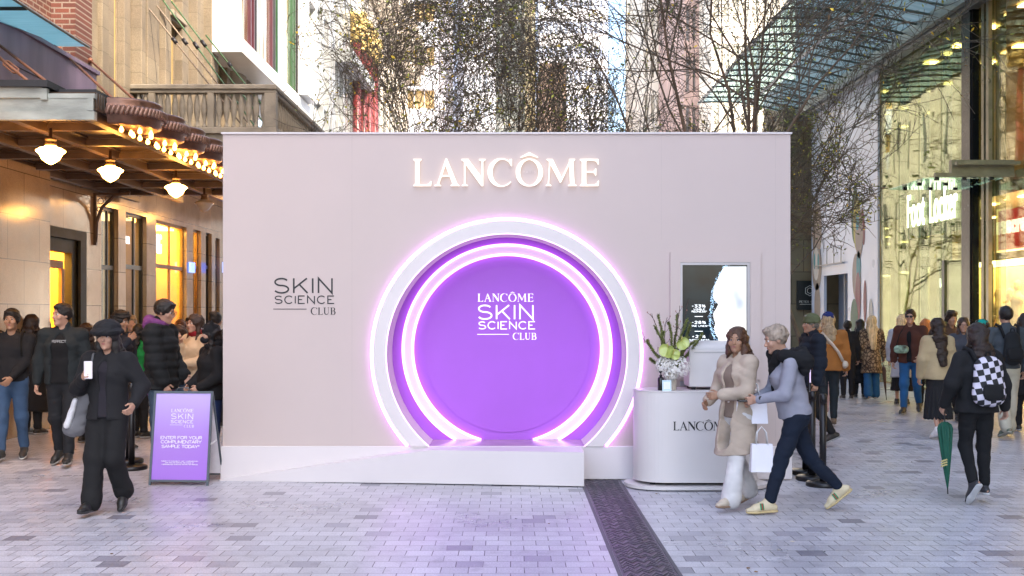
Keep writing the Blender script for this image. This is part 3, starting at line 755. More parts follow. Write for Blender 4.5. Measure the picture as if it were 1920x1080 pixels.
# doorway with dark frame, lit shop behind
mb = MB(); za = PZ(452, 18.8)
mb.box((XL - .02, yL(80) - .16, 0), (XL + .05, yL(80), za + .16)); mb.box((XL - .02, yL(146), 0), (XL + .05, yL(157), za + .16)); mb.box((XL - .02, yL(80), za), (XL + .05, yL(146), za + .16))
mb.box((XL - .15, yL(146) - .20, 0), (XL - .02, yL(146) - .002, za)); mb.box((XL - .15, yL(80), za - .22), (XL - .02, yL(146) - .2, za))
door = mb.build('door_frame', M('green_marble', (.018, .020, .012), .6, 0, .5, 9), shop)
def room(parent, y0, y1, z0, z1, depth, wallm, lightm, name='display_room'):
    """recessed lit shop window room"""
    mb = MB(); x0 = XL - .165; x1 = x0 - depth
    mb.add([(x1, y0 - .3, z0), (x1, y1 + .3, z0), (x1, y1 + .3, z1), (x1, y0 - .3, z1)], [(0, 1, 2, 3)])
    for y in (y0 - .3, y1 + .3): mb.add([(x0, y, z0), (x1, y, z0), (x1, y, z1), (x0, y, z1)], [(0, 1, 2, 3)])
    mb.add([(x0, y0 - .3, z0), (x1, y0 - .3, z0), (x1, y1 + .3, z0), (x0, y1 + .3, z0)], [(0, 1, 2, 3)])
    mb.add([(x0, y0 - .3, z1), (x1, y0 - .3, z1), (x1, y1 + .3, z1), (x0, y1 + .3, z1)], [(0, 1, 2, 3)])
    r = mb.build(name, wallm, parent)
    mb = MB(); mb.box((x0 - .15, y0 - .1, z1 - .05), (x1 + .1, y1 + .1, z1 - .02)); mb.build('ceiling_light', lightm, r)
    return r
warmwall = M('shop_wall_yellow', (.80, .50, .12), .6, 0, .15, 1.2)
warmlight = EM('shop_ceiling_light', (1.0, .60, .14), 10.0)
warmlight2 = EM('shop_ceiling_light_dim', (1.0, .62, .25), .9)
room(shop, yL(80), yL(146), .02, 3.4, 1.4, warmwall, warmlight)
room(shop, yL(293), yL(350), .3, 3.6, 1.0, warmwall, warmlight)
room(shop, yL(362), yL(377), .3, 3.6, .8, warmwall, warmlight)
room(shop, yL(190), yL(275), .5, 3.6, .8, M('dark_room', (.05, .035, .025), .6), warmlight2)
room(shop, yL(386), yL(412), .3, 3.6, .8, M('dark_room', (.05, .035, .025), .6), warmlight2)
for (a, b, tr) in ((190, 222, 1), (236, 275, 1), (293, 350, 2), (362, 377, 2), (386, 397, 1), (404, 412, 1)):
    y0, y1 = yL(a), yL(b); m_ = darkm if tr == 1 else M('oak_frame', (.30, .17, .06), .5)
    zt = 3.62 if a < 400 else 3.55; zm = PZ(500, (y0 + y1) / 2)
    mb = MB(); t = .05; z0 = .5 if tr == 1 and a < 300 else .3
    mb.box((XL - .14, y0, z0), (XL - .08, y0 + t, zt)); mb.box((XL - .14, y1 - t, z0), (XL - .08, y1, zt)); mb.box((XL - .14, y0 + t, zt - t), (XL - .08, y1 - t, zt)); mb.box((XL - .14, y0 + t, z0), (XL - .08, y1 - t, z0 + t)); mb.box((XL - .145, y0 + t, zm - .05), (XL - .07, y1 - t, zm + .03))
    if b - a > 25: mb.box((XL - .13, (y0 + y1) / 2 + .1, z0 + t), (XL - .09, (y0 + y1) / 2 + .16, zt - t))
    w = mb.build('window', m_, shop)
    mb = MB(); mb.box((XL - .115, y0 + t, z0 + t), (XL - .105, y1 - t, zt - t)); mb.build('pane', shopglass, w)
mb = MB(); mb.box((XL - .14, yL(80), 2.45), (XL - .08, yL(128), 2.58)); mb.box((XL - .14, yL(125), 0), (XL - .08, yL(128) + .05, 2.45)); mb.build('transom', M('oak_frame', (.30, .17, .06), .5), shop)
def facing_x(X, y_start, z, sgn=1):        # lettering on a wall seen along +Y: u runs with +Y
    return lambda u, v, w: (X + w, y_start + u, z + v)
bfont('AWM', 'lit_letters', .30, facing_x(XL - .06, yL(81), PZ(505, 17.5)), EM('letters_lit', (1, .98, .92), .5), shop, .02, .45, .0)
bfont('erna', 'lit_letters', .30, facing_x(XL - .06, yL(236), PZ(461, 22)), EM('letters_lit', (1, .98, .92), .5), shop, .02, .62, .0)
bfont('UGG', 'lit_letters', .56, facing_x(XL - .06, yL(293), PZ(483, 25)), EM('letters_lit', (1, .98, .92), .5), shop, .02, .40, .004)
multi('lit_panel', EM('blue_panel', (.05, .20, 1.0), .5), shop, [((XL + .25, yL(397), PZ(512, 27.5)), (XL + .30, yL(412), PZ(493, 27.5))), ((XL + .02, yL(352), PZ(512, 25.5)), (XL + .06, yL(361), PZ(493, 25.5)))])
mb = MB(); mb.box((XL - .10, 16.95, 1.2), (XL + .03, yL(79), 2.15)); g = NG('poster_colours'); v = g.coord((1, 2.2, 2.2)); nz = g.n('TexVoronoi'); nz.inputs['Scale'].default_value = 1.6; g.l(v, nz.inputs['Vector'])
hsv = g.n('HueSaturation'); hsv.inputs['Saturation'].default_value = 1.1; g.l(nz.outputs['Color'], hsv.inputs['Color']); g.l(hsv.outputs[0], g.b.inputs['Base Color']); g.l(hsv.outputs[0], g.b.inputs['Emission Color']); g.b.inputs['Emission Strength'].default_value = .2
mb.build('lit_poster', g.m, shop)
# brick storey
mb = MB(); mb.box((XL - .45, 3, 4.6), (XL - .05, 20.4, 14)); mb.build('brick_wall', brick, shop)
mb = MB(); mb.box((XL - .3, 17.75, 4.62), (-6.87, 18.45, 14)); mb.build('brick_pier', [brickf], shop)
mb = MB(); mb.box((XL - .05, 18.45, 4.7), (XL + .02, 20.35, 14)); mb.build('stone_quoin', sand, shop)
mb = MB(); mb.box((XL - .45, 3, 14), (XL + .1, 20.4, 14.5)); mb.build('cornice', sandf, shop)
mb = MB(); mb.box((-6.6, 12.6, 4.2), (-6.52, 17.7, 5.47)); mb.box((-6.66, 12.55, 5.47), (-6.48, 17.75, 5.53)); hb = mb.build('parapet_board', ply, shop)
mb = MB(); mb.box((-6.518, 12.6, 4.97), (-6.512, 17.7, 4.985)); mb.build('board_joint', M('joint_dark', (.05, .035, .045), .7), hb)

# lower awning with scalloped copper edge
brn = M('awning_brown', (.085, .055, .038), .38, .3, .3, 5, bump=.2)
cop = M('copper_brown', (.17, .085, .055), .4, .45, .35, 9, bump=.3)
wea = M('weathered_fascia', (.34, .36, .32), .65, 0, .3, 2.2, bump=.4, bscale=20, stretch=(1, 1, 3))
aw = thing('street_awning', (-5.8, 16, 3.8), 'brown coffered awning with scalloped copper edge and warm bulbs over the shops', 'awning')
g = NG('corrugated_soffit'); v = g.coord(); wv = g.n('TexWave'); wv.wave_type = 'BANDS'; wv.bands_direction = 'Y'; wv.inputs['Scale'].default_value = 4.2; wv.inputs['Distortion'].default_value = 0.2; g.l(v, wv.inputs['Vector'])
g.l(ramp(g, wv.outputs['Fac'], [(.2, (.07, .045, .03)), (.8, (.16, .105, .065))]), g.b.inputs['Base Color']); bp = g.n('Bump'); bp.inputs['Strength'].default_value = 1; bp.inputs['Distance'].default_value = .03; g.l(wv.outputs['Fac'], bp.inputs['Height']); g.l(bp.outputs[0], g.b.inputs['Normal']); g.b.inputs['Roughness'].default_value = .33; g.b.inputs['Metallic'].default_value = .5
mb = MB(); mb.box((XL, 12.05, 3.93), (-4.45, 21.2, 4.1)); mb.build('soffit', g.m, aw)
mb = MB()
for x in (-4.52, -5.35, -6.2, -7.0): mb = MB(); mb.box((x - .05, 12.05, 3.80), (x + .05, 21.1, 3.93)); mb.box((x - .09, 12.05, 3.905), (x + .09, 21.1, 3.935)); mb.build('long_beam', brn, aw)
y = 12.9
while y < 21:
    mb = MB(); mb.box((-7.18, y - .045, 3.82), (-4.46, y + .045, 3.932)); mb.box((-7.18, y - .09, 3.905), (-4.46, y + .09, 3.937)); y += 1.18; mb.build('cross_beam', brn, aw)
mb = MB(); mb.box((XL, 11.96, 3.79), (-4.43, 12.04, 3.88)); mb.box((XL, 11.98, 3.88), (-4.46, 12.045, 4.02)); mb.box((XL, 11.95, 4.02), (PX(82, 12), 12.04, 4.13)); mb.box((PX(82, 12), 11.97, 4.02), (-4.43, 12.04, 4.07)); mb.box((-4.50, 11.955, 3.885), (-4.44, 11.978, 4.02)); mb.box((PX(80, 12), 11.94, 4.0), (PX(92, 12), 12.0, 4.12)); mb.build('end_fascia', wea, aw)
mb = MB(); mb.box((XL, 11.9, 4.13), (PX(96, 12), 12.4, 4.20)); mb.box((-5.2, 12.2, 4.10), (-4.5, 15, 4.16)); mb.build('roof_flashing', M('flashing_black', (.02, .02, .022), .5), aw)
bulbm = EM('bulb_glow', (1.0, .36, .05), 6.0)
proto = None
for k in range(9):
    yc = 12.75 + .9 * k; xc = -4.42
    if proto is None:
        mb = MB(); mb.smooth = True
        prof = [(.20, -.0), (.34, .01), (.43, .05), (.455, .09)]
        def sc(r, a, z): return (xc + r * math.cos(a), yc + r * math.sin(a), z)
        na = 18; A = [-pi / 2 + pi * i / na for i in range(na + 1)]
        rings = [(.02, 3.84), (.25, 3.83), (.40, 3.81), (.44, 3.83), (.44, 3.88), (.47, 3.90), (.47, 4.01), (.44, 4.04), (.455, 4.07), (.43, 4.10), (.05, 4.15)]
        vs = [sc(r, a, z) for (r, z) in rings for a in A]; w = na + 1
        mb.add(vs, [(j * w + i, j * w + i + 1, (j + 1) * w + i + 1, (j + 1) * w + i) for j in range(len(rings) - 1) for i in range(na)])
        proto = mb.build('scallop', cop, aw)
        mb = MB(); mb.smooth = True
        for i in range(30):
            a = -pi / 2 + pi * (i + .5) / 30
            c = Vector(sc(.482, a, 3.955)); t = Vector((-math.sin(a), math.cos(a), 0)); u = Vector((0, 0, 1))
            mb.tube([c - u * .05 - t * .022, c - u * .03 - t * .014, c + u * .03 + t * .014, c + u * .05 + t * .022], [.016, .030, .030, .016], 7)
        mb.build('rope_moulding', M('copper_rope', (.22, .12, .085), .38, .4, .3, 9), proto)
        mb = MB(); mb.smooth = True; mb.lathe((0, 0, 0), [(.0, -.035), (.016, -.03), (.025, -.014), (.025, .0), (.014, .02), (.010, .034)], 12)
        pos = [(.33, -70), (.34, -35), (.34, 0), (.34, 35), (.33, 70), (.14, -20), (.14, 40)]
        first = None
        for (r, a) in pos:
            x, y_, z_ = sc(r, R_(a), 3.765)
            if first is None:
                first = bpy.data.objects.new('bulb', None)
                first = mb.build('bulb', bulbm, None); b_ = first
            else:
                b_ = first.copy(); COL.objects.link(b_)
            b_.parent = proto; b_.location = (x - aw.location.x, y_ - aw.location.y, z_ - aw.location.z)
    else:
        c = proto.copy(); COL.objects.link(c); c.parent = aw; c.location = (0, .9 * k, 0)
        for ch in list(proto.children):
            d = ch.copy(); COL.objects.link(d); d.parent = c
# tie rods from wall to awning
for (pa, da, pb, db, lab) in (((-20, 70), 14.6, (104, 166), 12.6, 'rusty tie rod of the awning, nearest of the three, crossing the mauve board'), ((-20, 92), 13.2, (62, 160), 12.3, 'rusty tie rod with a long turnbuckle over the awning end'), ((108, 88), 17.7, (222, 195), 13.2, 'rusty tie rod crossing the brick pier above the awning'), ((168, 112), 18.4, (265, 199), 13.9, 'rusty tie rod fixed with a knuckle beside the glass canopy corner')):
    a, b = P(*pa, da), P(*pb, db); mid = a.lerp(b, .5)
    t = thing('tie_rod', b, lab, 'tie rod', 'tie rods holding up the awning')
    mb = MB(); mb.smooth = True; mb.tube([a, b], .018, 8); mb.build('rod', M('rust_paint', (.30, .12, .06), .55, .1, .2, 9), t)
    mb = MB(); mb.smooth = True
    if 'turnbuckle' in lab:
        for s in (-1, 1): mb.tube([a.lerp(b, .35) + Vector((0, 0, 0)), a.lerp(b, .4) + Vector((.03 * s, 0, .02 * s)), a.lerp(b, .62) + Vector((.03 * s, 0, .02 * s)), a.lerp(b, .67)], .012, 6)
    mb.lathe(tuple(a.lerp(b, .02)), [(.0, -.05), (.045, -.02), (.045, .02), (.0, .05)], 10); mb.lathe(tuple(b), [(.0, -.02), (.035, 0), (.0, .02)], 8)
    mb.build('fitting', M('rust_paint', (.30, .12, .06), .55, .1, .2, 9), t)
# iron bracket under the awning
t = thing('wall_bracket', (XL, yL(176), 3.2), 'pierced iron bracket under the awning on the stone wall', 'bracket')
yb_ = yL(176)
mb = MB(); mb.smooth = True
mb.tube([(XL + .03, yb_, 2.95), (XL + .05, yb_, 3.3), (XL + .14, yb_, 3.55), (XL + .34, yb_, 3.74), (XL + .62, yb_, 3.82)], .03, 8); mb.build('brace', brn, t)
mb = MB(); mb.box((XL + .001, yb_ - .03, 2.9), (XL + .05, yb_ + .03, 3.8)); mb.box((XL + .05, yb_ - .03, 3.76), (XL + .62, yb_ + .03, 3.80)); mb.smooth = True
for (cx_, cz_, r) in ((.12, 3.66, .05), (.23, 3.70, .04), (.09, 3.52, .035), (.33, 3.735, .025)): mb.tube([(XL + cx_ + r * math.cos(q), yb_, cz_ + r * math.sin(q)) for q in np.linspace(0, 2 * pi, 13)], .008, 5)
mb.build('scrollwork', brn, t)
# schoolhouse lamps under the awning
glow = EM('lamp_glass', (1.0, .44, .08), 11)
lampspots = [(95, -5.2, 'lamp_lit', 'lit cream glass lamp under the awning, first from its near end, largest of them'), (207, -5.2, '', 'lit cream glass lamp under the awning, second from its near end'), (330, -4.95, '', 'lit cream glass lamp under the awning, third from its near end'), (452, -4.9, '', 'lit glass awning lamp just behind the booth edge'), (-110, -5.9, '', 'lit glass awning lamp nearest the camera')]
l0 = None
for i, (px, X, _, lab) in enumerate(lampspots):
    if px > 460: continue
    if px < -80: X = -6.0
    d = DX(px, X)
    if l0 is None:
        l0 = thing('ceiling_lamp', (0, 0, 0), lab, 'lamp', 'schoolhouse lamps hanging under the awning')
        mb = MB(); mb.smooth = True; mb.lathe((0, 0, 0), [(.0, -.27), (.02, -.262), (.05, -.245), (.095, -.21), (.125, -.15), (.158, -.125), (.160, -.112), (.12, -.085), (.07, -.07), (.055, -.05)], 28); mb.build('glass_shade', glow, l0)
        mb = MB(); mb.smooth = True; mb.lathe((0, 0, 0), [(.062, -.062), (.062, -.03), (.05, -.02), (.05, 0), (.062, .0), (.062, .03), (.02, .035), (.02, .14)], 20); mb.build('gallery', brn, l0)
        l = l0
    else:
        l = copy_tree(l0); l['label'] = lab
    l.location = (X, max(d, 11.2), 3.70 if i else 3.68)
for i, yy in enumerate((23.6, 26.2, 28.8)):
    l = copy_tree(l0); l['label'] = ('lit awning lamp behind the booth, mirrored in the stone wall, ' + ('nearest', 'middle', 'farthest')[i] + ' of three'); l.location = (-5.0, yy, 4.30)
l = thing('ceiling_lamp', (PX(383, 19), 19.0, 3.70), 'unlit grey glass lamp under the far end of the awning', 'lamp', 'schoolhouse lamps hanging under the awning')
c0 = [c for c in l0.children]
for c in c0:
    d = c.copy(); COL.objects.link(d); d.parent = l
    if 'glass' in c.name:
        d.data = c.data.copy(); d.data.materials[0] = M('lamp_unlit', (.35, .34, .32), .25)
# security cameras
cc = thing('security_camera', (XL + .28, 16.2, 3.0), 'white security camera on a bracket on the stone pilaster under the awning', 'security camera')
c = P(36, 396, 16.2)
mb = MB(); mb.bbox((c.x - .13, c.y - .05, c.z - .03), (c.x + .13, c.y + .05, c.z + .045), .012); mb.bbox((c.x - .15, c.y - .06, c.z + .045), (c.x + .14, c.y + .06, c.z + .062), .006); mb.build('housing', M('camera_white', (.45, .44, .42), .45), cc)
mb = MB(); mb.box((c.x + .05, c.y - .056, c.z - .025), (c.x + .136, c.y + .052, c.z + .03)); mb.build('lens_hood', ink, cc)
mb = MB(); mb.smooth = True; mb.tube([(c.x - .05, c.y, c.z - .03), (c.x - .07, c.y, c.z - .12), (c.x - .16, c.y, c.z - .15), (c.x - .22, c.y, c.z - .14)], .018, 8); mb.tube([(c.x - .22, c.y, c.z - .20), (c.x - .22, c.y, c.z - .09)], .035, 8); mb.build('arm', M('camera_white', (.45, .44, .42), .45), cc)

# glass canopy high on the left
gc = thing('glass_canopy', (-7.2, 15, 5.5), 'blue glass canopy with steel bars jutting from the brick wall at top left', 'canopy')
def can(u, v, dz=0):   # u 0 wall - 1 street, v 0 near - 1 far
    x = -8.2 + u * (2.05 + (1 - v) * .58); y_ = 12.0 + v * 4.4
    return (x, y_, 5.25 + .35 * v + dz)
tealg = GL('canopy_glass_blue', (.52, .78, .84), .30, .12, 0.15)
mb = MB()
for (v0, v1) in ((0, .30), (.32, .985)): mb.add([can(0, v0), can(1, v0), can(1, v1), can(0, v1), can(0, v0, .014), can(1, v0, .014), can(1, v1, .014), can(0, v1, .014)], [(0, 1, 2, 3), (4, 5, 6, 7), (0, 1, 5, 4), (1, 2, 6, 5), (2, 3, 7, 6), (3, 0, 4, 7)])
g = NG('canopy_sheet'); g.b.inputs['Base Color'].default_value = (.40, .66, .72, 1); g.b.inputs['Roughness'].default_value = .15; v = g.coord((1, 6, 1)); nz = g.n('TexNoise'); nz.inputs['Scale'].default_value = 2.5; nz.inputs['Detail'].default_value = 5; g.l(v, nz.inputs['Vector']); g.l(ramp(g, nz.outputs[0], [(.35, (.34, .62, .68)), (.6, (.55, .82, .88)), (.75, (.85, .95, .96))]), g.b.inputs['Base Color'])
trn = g.n('BsdfTranslucent'); trn.inputs[0].default_value = (.55, .85, .92, 1); mx = g.n('MixShader'); mx.inputs[0].default_value = .55; o_ = g.t.nodes['Material Output']; g.l(g.b.outputs[0], mx.inputs[1]); g.l(trn.outputs[0], mx.inputs[2]); g.l(mx.outputs[0], o_.inputs['Surface'])
mb.build('glass_panel', g.m, gc)
mb = MB(); dk = M('steel_dark_green', (.02, .035, .03), .4, .4)
mb.tube([can(0, .31), can(1, .31)], .035, 6); mb.tube([can(1, 0), can(1, 1)], .02, 6); mb.tube([can(.45, 0, .05), can(.45, 1, .05)], .02, 6); mb.build('steel_bar', dk, gc)
mb = MB()
for v_ in (.55, .95):
    p_ = Vector(can(.55 + (.2 if v_ > .9 else 0), v_)); mb.box((p_.x - .1, p_.y - .05, p_.z - .05), (p_.x + .1, p_.y + .05, p_.z - .01))
mb.build('clamp', dk, gc)

# balustrade and balcony
bal = thing('balustrade', (-4.4, 21.2, 5.1), 'carved stone balustrade around the balcony above the shop awning', 'balustrade')
YBAL = 21.2; zr = PZ(160, YBAL); zt = PZ(173, YBAL); zb2 = PZ(240, YBAL)
Xc = PX(521, YBAL)
mb = MB(); mb.bbox((PX(176, YBAL), YBAL - .13, zt + .03), (Xc, YBAL + .13, zr), .02); mb.bbox((PX(178, YBAL), YBAL - .09, zt - .03), (Xc - .02, YBAL + .09, zt + .03), .01); mb.bbox((Xc - .26, YBAL + .131, zt + .03), (Xc, 36, zr), .02); mb.bbox((Xc - .22, YBAL + .13, zt - .03), (Xc - .04, 36, zt + .03), .01); mb.build('rail', sandf, bal)
mb = MB(); mb.bbox((PX(178, YBAL), YBAL - .12, zb2 - .12), (Xc, YBAL + .12, zb2), .01); mb.bbox((Xc - .24, YBAL + .121, zb2 - .12), (Xc, 36, zb2), .01); mb.build('base_course', sandf, bal)
for px in (179, 287, 397, 508): mb = MB(); mb.bbox((PX(px, YBAL) - (.11 if px == 508 else .06), YBAL - .10, zb2), (PX(px, YBAL) + (.11 if px == 508 else .06), YBAL + .10, zt - .03), .008); mb.build('post', sandf, bal)
hbal = zt - .03 - zb2
mb = MB(); mb.smooth = True; mb.lathe((0, 0, 0), [(.048, 0), (.048, .04), (.030, .06), (.026, .12), (.050, .24), (.062, .34), (.060, .42), (.045, .52), (.030, .60), (.026, .64), (.042, .66), (.028, .68), (.048, .70), (.048, hbal)], 14)
b0 = None
def put_bal(x, y_):
    global b0
    if b0 is None: b0 = mb.build('baluster', sandf, None); o = b0
    else: o = b0.copy(); COL.objects.link(o)
    o.parent = bal; o.location = Vector((x, y_, zb2)) - bal.location
for a, b, n_ in ((179, 287, 7), (287, 397, 7), (397, 508, 7)):
    for k in range(n_): put_bal(PX(a + (b - a) * (k + 1) / (n_ + 1), YBAL), YBAL)
y = YBAL + .45
while y < 33:
    put_bal(Xc - .12, y); y += .24
mb = MB(); mb.box((XL, YBAL - .05, 4.62), (Xc + .02, 36, zb2 - .12)); mb.box((XL, YBAL - .12, 4.80), (Xc + .1, 36, 4.88)); 
for k in range(30): mb.box((XL + .1 + k * .095, YBAL - .11, 4.70), (XL + .14 + k * .095, YBAL - .05, 4.79))
mb.build('balcony_slab', sandf, bal)

arc = thing('arcade_building', (XL, 25, 4.6), 'honey coloured sandstone building with pilasters and tall orange framed windows behind the balustrade', 'building')
AX = XL
H_ = [(yL(196) , yL(219), 5.15, 11), (yL(311), yL(326), 5.1, PZ(40, 23.7)), (yL(311), yL(326), 8.3, 12), (yL(396), yL(413), 5.1, PZ(110, 27.5)), (yL(396), yL(413), PZ(88, 27.5), PZ(35, 27.5))]
mb = MB(); wall_holes(mb, 'x', AX, -.12, 20.4, 32, 4.6, 14, H_); mb.build('wall', sand, arc)
mb = MB()
for (a, b, ex) in ((181, 194, .10), (221, 232, .12), (246, 254, .20), (262, 280, .16), (284, 290, .10), (298, 309, .14), (328, 340, .16), (350, 357, .24), (366, 374, .10), (379, 392, .22), (415, 421, .15), (442, 452, .3)):
    y0, y1 = yL(a), yL(b); mb = MB(); mb.bbox((AX - .01, y0, 5.3), (AX + ex, y1, 13.6), .012); mb.bbox((AX - .01, y0 - .04, 4.95), (AX + ex + .05, y1 + .04, 5.3), .012); mb.build('pilaster', sand, arc)
mb = MB(); mb.smooth = True
for z in (5.2, 8.2, 9.6): mb.lathe((AX, yL(434), z), [(.75, 0), (.85, .05), (.85, .14), (.75, .2)], 24, ex=.5)
mb.lathe((AX, yL(434), 4.7), [(.7, 0), (.7, 9)], 24, ex=.5); mb.build('rounded_bay', sandf, arc)
mb = MB()
for (a, b, z) in ((306, 332, PZ(38, 23.7)), (392, 418, PZ(108, 27.5)), (392, 418, PZ(33, 27.5))): mb.bbox((AX, yL(a), z), (AX + .22, yL(b), z + .12), .015); mb.bbox((AX, yL(a) + .05, z - .06), (AX + .14, yL(b) - .05, z), .01)
mb.box((AX - .4, 20.4, 13.6), (AX + .5, 32, 14.2)); mb.build('cornice', sandf, arc)
ochre = M('window_ochre', (.55, .26, .06), .4, 0, .15, 4); cream = M('window_cream', (.50, .36, .13), .5)
for h in H_:
    y0, y1, z0, z1 = h; mb = MB(); t = .07
    mb.box((AX - .11, y0, z0), (AX - .03, y0 + t, z1)); mb.box((AX - .11, y1 - t, z0), (AX - .03, y1, z1)); mb.box((AX - .11, y0 + t, z1 - t), (AX - .03, y1 - t, z1)); mb.box((AX - .11, y0 + t, z0), (AX - .03, y1 - t, z0 + t)); w = mb.build('window', cream, arc)
    mb = MB(); mb.box((AX - .08, y0 + t, z0 + t), (AX - .06, y1 - t, z1 - t)); mb.build('pane', M('orange_blind', (.42, .15, .035), .15, 0, .3, 2, coat=.6), w)
# cable stays over the balcony
gr = M('rope_green', (.05, .11, .04), .5, 0, .5, 30); bw_ = M('rope_brown', (.20, .14, .09), .5, 0, .4, 30)
for i, (a, b, m_, lab) in enumerate((((258, -10), (398, 165), bw_, 'brown twisted cable stay over the balcony, leftmost of the row'), ((278, -10), (418, 170), bw_, 'brown cable stay with a black clamp over the balcony'), ((298, -10), (440, 185), gr, 'green cable stay, longest of those over the balcony'), ((312, -10), (455, 178), gr, 'thin green cable stay meeting the balustrade rail'), ((386, 66), (478, 180), gr, 'short green cable stay beside the rounded stone bay'))):
    da, db = 21.6 + i * .5, 21.9 + i * .35
    A_, B_ = P(a[0], a[1], da + .3), P(b[0], b[1], db); d_ = (B_ - A_); B_ = A_ + d_ * 1.45
    t = thing('cable_stay', B_, lab, 'cable', 'cable stays above the balcony'); mb = MB(); mb.smooth = True
    mb.tube([A_.lerp(B_, k / 14) for k in range(15)], .017, 6); mb.build('rope', m_, t)
    mb = MB(); mb.smooth = True; q = A_.lerp(B_, .32); mb.tube([q, A_.lerp(B_, .36)], .038, 8); mb.build('clamp', ink, t)
# ================================================================ left row further on
wpan = M('white_panel', (.80, .80, .78), .35, 0, .05, 2)
silver = M('silver_mullion', (.50, .50, .47), .3, .6, .1, 5)
skyglass = M('mirror_glass', (.85, .84, .80), .03, .9, .05, 1.5)
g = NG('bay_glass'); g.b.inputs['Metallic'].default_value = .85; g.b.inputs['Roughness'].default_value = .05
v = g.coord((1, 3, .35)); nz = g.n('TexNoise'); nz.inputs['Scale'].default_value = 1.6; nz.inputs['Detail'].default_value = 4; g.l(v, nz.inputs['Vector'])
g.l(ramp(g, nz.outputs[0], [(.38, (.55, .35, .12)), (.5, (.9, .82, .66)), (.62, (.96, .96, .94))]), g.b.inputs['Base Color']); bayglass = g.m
def ybx(px, X): return DX(px, X)
mod = thing('glazed_bay', (-6.4, 32, 8), 'projecting white framed glass bay with maroon and green mullions above the balcony', 'building')
XB = -6.35; YB0, YB1 = ybx(451, XB), ybx(582, XB)
zb_ = 8.15
mb = MB(); mb.box((XL, YB0 - .12, zb_ - .34), (XB + .06, YB1 + .1, zb_)); mb.box((XL, YB0 - .12, zb_), (XB + .02, YB0, 16)); mb.box((XL, YB1, zb_), (XB + .02, YB1 + .1, 16)); mb.box((XL, YB0 - .12, 16), (XB + .06, YB1 + .1, 16.4)); mb.build('frame', wpan, mod)
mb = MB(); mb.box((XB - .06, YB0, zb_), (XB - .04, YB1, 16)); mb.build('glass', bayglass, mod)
mar = M('mullion_maroon', (.07, .012, .02), .4); gre = M('mullion_green', (.03, .085, .03), .4); blk = M('mullion_dark', (.03, .03, .03), .4)
for px, m_ in ((468, mar), (474, mar), (478, blk), (509, mar), (513, blk), (518, gre), (547, gre), (551, gre), (556, blk)):
    y0 = ybx(px, XB); mb = MB(); mb.box((XB - .04, y0 - .05, zb_), (XB + .04, y0 + .05, 16)); mb.build('mullion', m_, mod)
mb = MB(); y0, y1 = ybx(558, XB), ybx(577, XB); wall_holes(mb, 'x', XB + .30, -.3, y0, y1, zb_ + .05, 11.4, [(y0 + .25, y1 - .25, zb_ + .4, 11.1)]); mb.build('box_frame', wpan, mod)
cur = thing('glass_tower_front', (XL, 40, 0), 'white glass facade with tall silver mullions beyond the projecting bay', 'building')
mb = MB(); mb.box((XL - .3, 32, 0), (XL - .1, 52.6, 22)); mb.build('glass', M('pale_glass', (.88, .90, .90), .08, .75, .04, .6), cur)
for px in (601, 613, 618, 621, 630, 640, 645, 651, 659, 663):
    y0 = ybx(px, XL); w = .10 if px in (601, 630, 651) else .22
    mb = MB(); mb.box((XL - .1, y0 - w, 6), (XL + .12, y0 + w, 22)); mb.build('mullion', silver, cur)
mb = MB(); y0 = ybx(624, XL)
mb.add([(XL - .05, y0, PZ(92, y0)), (XL + .8, y0, PZ(92, y0)), (XL + .8, 52.5, PZ(148, 52)), (XL - .05, 52.5, PZ(148, 52)), (XL - .05, y0, PZ(92, y0) - .5), (XL + .8, y0, PZ(92, y0) - .5), (XL + .8, 52.5, PZ(148, 52) - .5), (XL - .05, 52.5, PZ(148, 52) - .5)], [(0, 1, 2, 3), (4, 5, 6, 7), (0, 1, 5, 4), (1, 2, 6, 5), (2, 3, 7, 6)])
mb.build('ledge', M('ledge_grey', (.30, .31, .30), .5), cur)
mb = MB(); 
for z in (9.5, 13, 16.5, 20): mb.box((XL - .1, 32, z), (XL + .03, 52.5, z + .12))
mb.build('transom', silver, cur)
orn = thing('ornate_building', (XL, 58, 0), 'cream building with dark red columns and gilded capitals far down the left side', 'building')
cre = M('cream_stone', (.62, .55, .44), .7, 0, .2, 1.2, bump=.3, bscale=12)
mb = MB(); mb.box((XL - 2, 52.8, 0), (XL, 78, 22)); mb.build('wall', cre, orn)
red = M('red_column', (.15, .022, .022), .35, 0, .15, 3); gold = M('gilt', (.70, .50, .18), .35, .5, .3, 8)
for i, px in enumerate((671, 683, 694, 704)):
    y0 = ybx(px, XL + .4); zt_ = PZ(55 + i * 16, y0)
    mb = MB(); mb.smooth = True; mb.lathe((XL + .35, y0, 5), [(.22, 0), (.24, .4), (.21, 1), (.18, zt_ - 5.6)], 16); mb.build('column', red, orn)
    mb = MB(); mb.smooth = True; rz = random.Random(i)
    mb.lathe((XL + .35, y0, zt_ - .6), [(.18, 0), (.30, .25), (.24, .35), (.38, .7), (.32, .8), (.46, 1.15), (.46, 1.3)], 14)
    for k in range(26):
        a = rz.uniform(0, 2 * pi); z = rz.uniform(0, 1.2); r = .28 + z * .13; c = Vector((XL + .35 + r * math.cos(a), y0 + r * math.sin(a), zt_ - .6 + z)); mb.lathe(tuple(c), [(0, -.12), (.09, -.04), (.10, .03), (0, .12)], 6)
    mb.build('capital', gold, orn)
mb = MB(); y = 53
while y < 78:
    z = 17.4; mb.box((XL, y, z), (XL + .9, y + .5, z + .7)); y += 1.3
mb.box((XL, 52.8, 18.1), (XL + 1.2, 78, 18.7)); mb.box((XL, 52.8, 18.7), (XL + 1.5, 78, 19.1))
mb.build('cornice', cre, orn)
